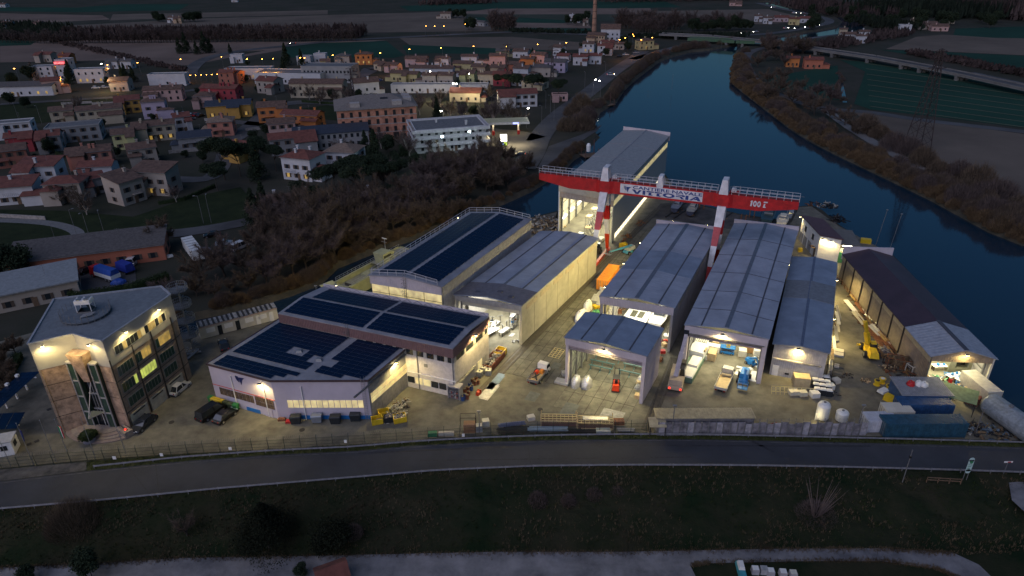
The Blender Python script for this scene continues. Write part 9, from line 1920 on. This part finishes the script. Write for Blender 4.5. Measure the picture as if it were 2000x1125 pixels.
# landing craft in the canal
grn=mat('ship_grey_green',(.26,.28,.19),.5,var=.1,scale=.6);u1a=math.atan2(u1.y,u1.x);sp0=f1(-3.6,8,0)
t=TH('landing_craft','grey green landing craft with open bow doors moored in the canal','ship',sp0+Vc((0,0,-1.3)),u1a)
SW_=4.4
mb=MB();vs=[]
for x,k in((-14,1.0),(-9,1.0),(0,1),(14,1),(20,.9)):
    for yy,zz_ in((-SW_/2,3.0 if x<5 else 3.4),(-SW_/2*.85,-.6),(SW_/2*.85,-.6),(SW_/2,3.0 if x<5 else 3.4)):vs.append((x,yy*k,zz_))
mb.add(vs,[(i*4+k,i*4+k+1,(i+1)*4+k+1,(i+1)*4+k)for i in range(4)for k in(0,1,2)]+[(3,2,1,0),(16,17,18,19)]);O('hull',mb,grn,t);O('well_deck',MB().box(-13.8,4,-SW_/2+.3,SW_/2-.3,1.6,1.75),mat('deck_grey',(.22,.23,.20),.7),t);O('side_deck',MB().box(-14,20,-SW_/2,-SW_/2+.5,3.0,3.1).box(-14,20,SW_/2-.5,SW_/2,3.0,3.1),grn,t);O('aft_deck',MB().box(4,19.8,-SW_/2+.1,SW_/2-.1,3.0,3.12),mat('deck_grey',(.22,.23,.20)),t)
for s in(-1,1):d_=O('bow_door',MB().hexa([(-14,s*.1,.2),(-17.6,s*1.2,.8),(-17.6,s*1.25+.12,.8),(-14,s*.1+.12,.2)],[(-14,s*2.2,3.6),(-18.4,s*3.2,3.3),(-18.4,s*3.2+.12,3.3),(-14,s*2.2+.12,3.6)]),grn,t)
wh_=O('wheelhouse',MB().hexa([(5,-1.1,3.1),(9,-1.1,3.1),(9,1.1,3.1),(5,1.1,3.1)],[(4.4,-1.3,6.2),(9,-1.3,6.2),(9,1.3,6.2),(4.4,1.3,6.2)]),grn,t)
for k in range(5):O('window',MB().box(5.0+k*.75,5.45+k*.75,-1.33,1.33,5.0,5.6),black,wh_)
O('mast',MB().bar((8.4,0,6.2),(8.4,0,9.6),.18,None,6).bar((8.0,-.7,8.6),(8.0,.7,8.6),.1),galv,t);O('radar',MB().bar((8.4,-.6,9.5),(8.4,.6,9.5),.25,.15),whm,t);O('funnel',MB().tbox(10,11.6,-.7,.7,3.1,5.2,.1),grn,t);O('hatch',MB().tbox(-3,1,-1.1,1.1,1.75,2.5,.1),grn,t);O('winch',MB().bar((-11,-.8,2.1),(-11,.8,2.1),.7,None,10),RDK,t)
rl_=MB()
for yy in(-2.05,2.05):
    for z_ in(3.6,4.1):rl_.bar((-13,yy,z_),(19.5,yy*.95,z_),.07)
    for k in range(18):rl_.bar((-13+k*1.9,yy,3.1),(-13+k*1.9,yy,4.1),.07)
O('railing',rl_,galv,t)
bp_=W(668,562,1.4);t.matrix_world=Mt.Translation(bp_)@Mt.Rotation(R(58),4,'Z')@Mt.Diagonal((.66,1.15,.86,1))@Mt.Translation((14,0,-2.2))
t=TH('quay_bracket','cream portal frame on the quay beside the tall solar hall','frame',f1(-2.2,1.0,0),u1a);O('frame',MB().box(-.15,.15,-1.6,-1.3,0,2.2).box(-.15,.15,1.3,1.6,0,2.2).box(-.2,.2,-1.7,1.7,2.2,2.5),cream,t)
# long cabins by the canal
A,B=W(393,664),W(545,624);d=B-A;a_=math.atan2(d.y,d.x);L_=d.length/2
for i in range(2):
    c_=A.lerp(B,.25+.5*i)+Vc((-.5*sin(a_)*2.6,.5*cos(a_)*2.6,0));t=TH('site_cabin',['long cream site cabin, left half of the row by the canal','long cream site cabin, right half of the row by the canal'][i],'cabin',c_,a_);l=L_/2-.03
    O('body',MB().box(-l,l,-1.25,1.25,.1,2.7),cream,t);O('fascia',MB().box(-l,l,-1.35,-1.27,2.45,2.75),mat('pink_trim',(.5,.36,.32),.6),t);O('roof',MB().box(-l,l,-1.4,1.3,2.72,2.82),mat('streaked_roof',(.30,.29,.27),.8,var=.4,scale=1.2),t);mb=MB()
    for k in range(int(l*2/.9)):mb.box(-l+k*.9,-l+k*.9+.4,-1.38,1.3,2.82,2.87)
    o=O('roof_ribs',mb,RDK,t);o['kind']='stuff'
    for x in((-.45,.45)if i==0 else(-.5,.2)):O('shutter',MB().box(l*x-.8,l*x+.8,-1.3,-1.25,1.1,2.1),white,t);O('door',MB().box(l*x+1.3,l*x+2.1,-1.3,-1.25,.1,2.1),white if i else glass,t)
t=T0('cabin_steps','metal steps and ducts between office stairs and cabins','steps',378,700,.4);O('stair',MB().bar((-1.2,0,0),(1.2,0,1.6),1.0,.2),galvd,t);O('duct',MB().bar((-1,1.2,.4),(1.4,1.2,.4),.5,None,8),galv,t);O('rail',MB().bar((-1.2,-.5,1),(1.2,-.5,2.6),.06),galv,t)
heap(372,690,1.6,.9,24,'pipes and units behind the office stairs',[galv,DW],0,.5)
# office forecourt
t=T0('planter','round pot with dark green ball shrub before the office entrance','planter',176,862,0);O('pot',MB().lathe([(.75,0),(.9,.1),(1.0,.9),(1.05,.95)],14),mat('grey_pot',(.20,.20,.25),.7),t);vs,fs=[],[]
for k in range(1800):d_=Vc((random.gauss(0,1),random.gauss(0,1),abs(random.gauss(0,.7)))).normalized();p=Vc((0,0,1.0))+Vc((d_.x*1.35,d_.y*1.35,d_.z*.8))*RU(.8,1.05);i=len(vs);vs+=[p,p+Vc((RU(-.2,.2),RU(-.2,.2),.12)),p+Vc((RU(-.2,.2),RU(-.2,.2),0))];fs.append((i,i+1,i+2))
me=bpy.data.meshes.new('foliage');me.from_pydata(vs,[],fs);me.materials.append(leafg);link('foliage',me,t);O('core',MB().blob((0,0,1.1),1.1,.1,10,6,.7),leafd,t)
t=T0('ramp_wall','low stone wall block with red lamp beside the entrance steps','wall',241,850,R(-35));O('block',MB().box(-1.4,1.2,-.3,.2,0,1.0).box(-1.4,1.2,.7,1.0,0,.9).box(1.0,1.4,-.3,1.0,0,1.1),mat('step_stone',(.26,.22,.19)),t);O('lamp',MB().blob((.3,.4,1.0),.16,.1),tail,t);O('ramp',MB().box(-1.3,1.0,.2,.7,.2,.35),cream,t)
for i,(x,y)in enumerate(((22,912),(66,908),(110,902),(138,900),(187,896),(248,892))):
    t=T0('flagpole','slim flagpole behind the fence before the office, '+['first from the left','second from the left, with dark flag','third from the left','fourth from the left, with tricolour flag','fifth from the left','sixth from the left'][i],'flagpole',x,y,0);O('pole',MB().bar((0,0,0),(0,0,7.6),.11,None,6,.06),galv,t);O('truck',MB().blob((0,0,7.7),.08,0),galv,t)
    if i in(1,3):
        cols=[mat('navy_flag',(.02,.03,.12),.8)]if i==1 else[mat('flag_green',(.02,.2,.06),.8),whm,redp]
        for k,m_ in enumerate(cols):O('flag',MB().hexa([(.05+k*.14,-.02,4.6),(.2+k*.14,-.05,4.4-.1*k),(.2+k*.14,.02,4.4-.1*k),(.05+k*.14,.05,4.6)],[(.05,-.02,6.6),(.3+k*.1,-.08,6.3),(.3+k*.1,.05,6.3),(.05,.05,6.6)]),m_,t)
t=T0('gate_cabin','small white gatekeeper cabin with window at the left edge','cabin',12,884,wang((0,893),(32,887)));O('body',MB().box(-2.2,1.6,-1.1,1.3,.1,2.5),white,t);O('roof',MB().box(-2.35,1.75,-1.25,1.45,2.5,2.65),mat('pale_roof',(.45,.45,.45),.6),t);w_=O('window',MB().box(-.9,.9,-1.16,-1.1,1.1,2.0),glass,t);O('window_frame',MB().box(-.04,.04,-1.2,-1.16,1.05,2.05).box(-.98,.98,-1.2,-1.16,1.02,1.1).box(-.98,.98,-1.2,-1.16,2.0,2.08),white,w_);O('window',MB().box(1.6,1.66,-.5,.5,1.1,2.0),glass,t)
def carport(cs,label,n=3,h=2.7):
    a,b,c_,d_=[W(x,y,h)for x,y in cs];t=TH('carport',label,'carport',(a+c_)/2-Vc((0,0,h)));nx,ny=4,10
    ex=(b-a)/nx;ey=(d_-a)/ny
    for i in range(nx):
        for j in range(ny):
            p=a+ex*(i+.03)+ey*(j+.03);q=[p,p+ex*.94,p+ex*.94+ey*.94,p+ey*.94];ob('solar_panel',MB().hexa([v+Vc((0,0,.0))for v in q],[v+Vc((0,0,.05))for v in q]),navy,t)
    for k in range(n):
        f_=(k+.5)/n;p=a.lerp(d_,f_);q=b.lerp(c_,f_);ob('beam',MB().bar(p-Vc((0,0,.12)),q-Vc((0,0,.12)),.15),white,t);m_=p.lerp(q,.3);ob('post',MB().bar(m_-Vc((0,0,h)),m_,.25),white,t);ob('bracket',MB().bar(p.lerp(q,.05)+Vc((0,0,.1)),p.lerp(q,.05)+Vc((0,0,.5)),.5),white,t)
carport([(-40,800),(0,797),(80,728),(42,728)],'solar roofed carport, longer one at the left edge',4);carport([(-60,842),(33,837),(48,806),(-40,810)],'solar roofed carport, shorter one behind the gatekeeper cabin',2)
# orange house courtyard
t=T0('tarp_truck','red lorry with bright blue tarpaulin in the orange house courtyard','truck',208,544,wang((235,552),(190,538)));O('bed',MB().box(-4,2.2,-1.2,1.2,.9,1.9),white,t);O('tarpaulin',MB().hexa([(-4,-1.2,1.9),(2.2,-1.2,1.9),(2.2,1.2,1.9),(-4,1.2,1.9)],[(-4,-.7,3.1),(2.2,-.7,3.1),(2.2,.7,3.1),(-4,.7,3.1)]),mat('blue_tarp',(.02,.07,.32),.5,var=.1),t);O('cab',MB().tbox(2.4,4.2,-1.15,1.15,.6,2.7,.15),redp,t);O('windscreen',MB().box(3.95,4.16,-1,1,1.6,2.3),glass,t);[wheel(t,a,b,.5,.35)for a in(-2.8,-1.6,3.2)for b in(-1,1)]
t=T0('blue_van','second blue tarpaulin trailer behind the red lorry','trailer',247,532,wang((262,536),(234,526)));O('box',MB().tbox(-2.2,2.2,-1.1,1.1,.8,2.6,.2),mat('blue_tarp2',(.02,.04,.28),.5),t);O('chassis',MB().box(-2.2,2.8,-.5,.5,.5,.8),black,t);[wheel(t,a,b,.4,.3)for a in(-1.2,1.2)for b in(-.9,.9)]
car(170,532,R(60),K_,'black car at the wall of the orange house courtyard',4.0)
wrap(232,554,3.2,2,1.2,.3,mat('blue_tarp',(.02,.07,.32)),'low blue tarpaulin heap beside the red lorry')
t=T0('box_trailer','white box trailer standing on the scrap ground by the canal wood','trailer',380,500,wang((368,482),(395,518)));O('box',MB().box(-5.5,5.5,-1.3,1.3,.9,3.4),whm,t);mb=MB();[mb.box(-5.5+k*1.8,-5.4+k*1.8,-1.33,1.33,3.4,3.46)for k in range(7)];O('roof_seams',mb,galvd,t);O('chassis',MB().box(-5.3,5.3,-.5,.5,.5,.9),black,t);[wheel(t,a,b,.45,.3)for a in(-4,-3,4)for b in(-1.1,1.1)]
car(438,478,R(20),Sv,'silver car parked on the scrap ground by the canal wood',4.2);car(468,486,R(60),Wh,'white van parked on the scrap ground by the canal wood',4.8,1.9,2.0,van=True);car(415,462,R(200),K_,'black car parked beside the lane near the canal wood',4.2);car(262,514,R(95),Wh,'white van at the end of the orange house',4.6,1.9,2.0,van=True);car(140,484,R(18),K_,'black car on the lane behind the orange house',4.4)
wrap(400,490,3,2,.9,.5,mat('grey_tarp',(.22,.24,.28)),'grey tarpaulin mound beside the white box trailer');boat(288,508,R(40),'small upturned pale boat near the orange house',4,1.4,mat('pale_green_hull',(.25,.32,.30),.6),cab=False,h=.6);wrap(330,502,2,1.4,.7,.2,whm,'white bundle on the scrap ground')
# village cars, cars with lamps on the roads
for i,(x,y,c_,a)in enumerate(((360,224,Wh,70),(366,226,Bl,70),(374,227,Wh,70),(384,226,Rd,70),(392,228,K_,70),(372,234,Dg,20),(715,155,K_,10),(725,157,Wh,10),(733,156,Sv,10),(740,158,Bl,10),(188,173,Wh,5),(205,172,Sv,5),(560,256,Wh,10),(325,182,Sv,0),(332,184,Wh,0),(1222,108,Wh,0),(1242,104,Sv,0),(1210,112,K_,0))):
    car(x,y,R(a),c_,c_[0]+' small parked car in the village, '+['first of the row by the lilac villa','second of the row by the lilac villa','third of the row by the lilac villa','fourth of the row by the lilac villa','last of the row by the lilac villa','alone before the lilac villa row','first by the roundabout','second by the roundabout','third by the roundabout','last by the roundabout','left before the clinic','right before the clinic','behind the pink house','left before the white box store','right before the white box store','by the bridge villa','nearest the bridge','left at the bridge villa'][i],4.2,1.7,1.45,small=True)
for i,(x,y,a)in enumerate(((1193,147,0),(572,86,5),(1514,82,0),(1535,56,10),(1556,56,10),(1576,54,10),(1584,53,10),(1596,51,8),(1604,50,8),(1551,26,-20),(1568,27,-20),(1510,15,-30),(1426,70,0),(1452,66,0),(1476,63,5),(690,160,0),(1015,304,0))):
    c_=car(x,y,R(a+180 if i%3 else a),[Wh,Dg,Sv][i%3],'car driving with its lamps lit, '+['on the riverside road','on the field road at the left','on the viaduct','first on the far river road','second on the far river road','third on the far river road','fourth on the far river road','fifth on the far river road','sixth on the far river road','left at the far bend','right at the far bend','farthest one','first on the road beyond the bridge','second on the road beyond the bridge','third on the road beyond the bridge','leaving the roundabout','near the fuel station'][i],4.2,1.7,1.45,lit=True,small=True)
# roadside furniture in the foreground
t=T0('road_pole','tall grey pole on the near bank leaning over the road','pole',1763,940,0);O('pole',MB().bar((0,0,-.3),(.0,.0,5.6),.13,None,6),galvd,t);O('clamp',MB().box(-.12,.12,-.12,.12,4.2,4.5),black,t)
t=T0('oval_sign','tall oval white and green town sign on two posts at the right','sign',1886,936,0);O('post',MB().box(-.42,-.34,0,.08,-.2,3.6),galvd,t);O('post',MB().box(.1,.18,0,.08,-.2,3.6),galvd,t);b_=O('board',MB().hexa([(-.5,-.05,1.5),(.25,-.05,1.5),(.25,.0,1.5),(-.5,0,1.5)],[(-.5,-.05,3.5),(.25,-.05,3.5),(.25,0,3.5),(-.5,0,3.5)]),mat('pale_sign',(.45,.62,.60),.5),t);O('board_top',MB().bar((-.125,-.05,3.5),(-.125,0,3.5),.75,None,16),mat('pale_sign',(.45,.62,.60)),t);O('board_bottom',MB().bar((-.125,-.05,1.5),(-.125,0,1.5),.75,None,16),mat('pale_sign',(.45,.62,.60)),t);O('emblem',MB().bar((-.1,-.09,3.1),(-.1,-.06,3.1),.5,None,6),greenp,t)
for k in range(3):O('text_line',MB().box(-.4,.15-.1*k,-.08,-.055,2.6-.3*k,2.68-.3*k),greenp,t)
t=T0('direction_sign','small red and white road sign on a thin post at the right edge','sign',1960,926,0);O('post',MB().box(-.04,.04,0,.06,-.2,2.2),galvd,t);O('plate',MB().box(-.6,.6,-.04,0,2.1,2.35),white,t);O('red_band',MB().box(-.1,.35,-.06,-.04,2.13,2.32),redp,t)
t=T0('wooden_rail','low wooden rail fence beside the oval sign','fence',1842,944,R(-6));O('rail',MB().bar((-2.3,0,.9),(2.3,0,.9),.1),woodd,t);O('rail',MB().bar((-2.3,0,.5),(2.3,0,.5),.1),woodd,t);[O('post',MB().box(x,x+.1,-.05,.05,0,1),woodd,t)for x in(-2.3,-.8,.7,2.2)]
for i,(x,y)in enumerate(((1474,1118),(1491,1118),(1504,1122),(1528,1124),(1548,1126))):
    t=T0('white_box','white square box on the grass at the bottom edge, '+['first','second','third','fourth','fifth'][i]+' from the left','box',x,y,R(-5),ZL);O('box',MB().tbox(-.45,.45,-.42,.42,0,.8,.03),mat('dull_white',(.36,.36,.38),.6),t);O('lid',MB().box(-.36,.36,-.34,.34,.8,.86),[whm,mat('grey_wrap',(.35,.36,.36)),whm,whm,cream][i],t)
t=T0('skip','teal and white small trailer at the bottom edge left of the boxes','trailer',1447,1120,R(85),ZL);O('tray',MB().tbox(-1.4,1.4,-.5,.5,.3,.8,.1),mat('teal_trailer',(.05,.28,.32),.5),t);O('hood',MB().tbox(-.2,1.1,-.4,.4,.8,1.2,.1),whm,t)
t=T0('hut','red tiled hut roof at the bottom edge beside the lane','hut',652,1140,R(25),ZL);O('wall',MB().box(-1.8,1.8,-1.3,1.3,0,2),cream,t);mb=MB()
for a,b,za,zb in((-1.6,0,2,3),(0,1.6,3,2)):mb.hexa([(-2,a,za),(2,a,za),(2,b,zb),(-2,b,zb)],[(-2,a,za+.1),(2,a,za+.1),(2,b,zb+.1),(-2,b,zb+.1)])
O('roof',mb,RR,t)
# yard lamp posts
for x,y,h_,lb_ in((1312,846,5.2,'slim lamp post behind the panel wall near the crane rail'),(937,846,4.2,'lamp post among the stored goods at the fence'),(1675,838,4.5,'thin pole beside the panel wall'),(1905,846,4.6,'lamp post at the river corner by the big tank'),(623,600,5,'camera pole at the canal side of the workshop')):
    t=T0('lamp_post',lb_,'lamp post',x,y,0);O('pole',MB().bar((0,0,0),(0,0,h_),.12,None,6),galvd,t);O('head',MB().box(-.3,.3,-.15,.15,h_,h_+.12),galv,t);O('arm',MB().bar((0,0,h_-.5),(.4,0,h_-.2),.05),galv,t)
for i,(x,y)in enumerate(((132,775),(96,800),(72,862),(57,868),(335,825),(1700,700),(1055,800),(1168,775),(590,840))):
    o=ob('manhole_cover',MB().cyl(W(x,y).x,W(x,y).y,.03,.06,.45,4 if i<4 else 12),RDK);tag(o,'dark drain cover in the paving '+['beside the office wall, far','beside the office wall, near','by the left gate, right one','by the left gate, left one','before the white car','in the lane by the yellow crane','in the yard before the small hall','in the small hall floor','before the annex windows'][i],'drain cover')

# more goods in the cluttered strips
rn2=random.Random(9)
for i,(x,y)in enumerate(((1655,585),(1668,606),(1684,628),(1700,646),(1712,664),(1724,680),(1740,696),(1752,706),(1766,716),(1780,728),(1796,742),(1806,750))):
    BDL(x+rn2.uniform(4,12),y+rn2.uniform(-4,2),rn2.uniform(2.5,5),rn2.randint(3,7),rn2.uniform(.05,.14),ar+rn2.uniform(-.1,.1),[mat('golden_bar',(.40,.27,.10),.7),rust,mat('brown_bar',(.26,.15,.05)),cream][i%4],'bars against the riverside shed wall, number %s counting from the quay house end'%('one two three four five six seven eight nine ten eleven twelve'.split()[i]),1.0,.25)
for i,(x,y,a,b)in enumerate(((1905,742,1.6,.8),(1850,735,1.4,.8),(1895,752,1.6,.8),(1842,758,1.2,.7),(1690,744,.9,.6),(1655,735,1.2,.7),(1622,770,1.4,.7),(1480,700,.9,.6),(1008,668,.9,.4),(1235,700,1.0,.4),(1300,668,1.0,.5))):
    heap(x,y,a,b,26,['clutter inside the right wall of the riverside shed','clutter at the left wall of the riverside shed','clutter behind the blue drums in the riverside shed','clutter before the left post of the riverside shed','timber scraps left of the yellow drums','scraps behind the crate block at the lane','scraps right of the white crates','loose parts at the right wall of the longest hall','loose parts at the right post of the cream hall','loose parts at the back of the small hall','cables in the gap behind the small hall'][i],[[DW,browns],[bluep,DW],[greenp,DW],[rust,browns],[wood,browns],[browns,black],[DW,black],[whm,STB],[black,STB],[RDK,STB],[black,orangep]][i],0,.35,hmax=.8)
for p_ in[bR,bB]+ALLP+[lo,lc,ld_]:drop(p_)
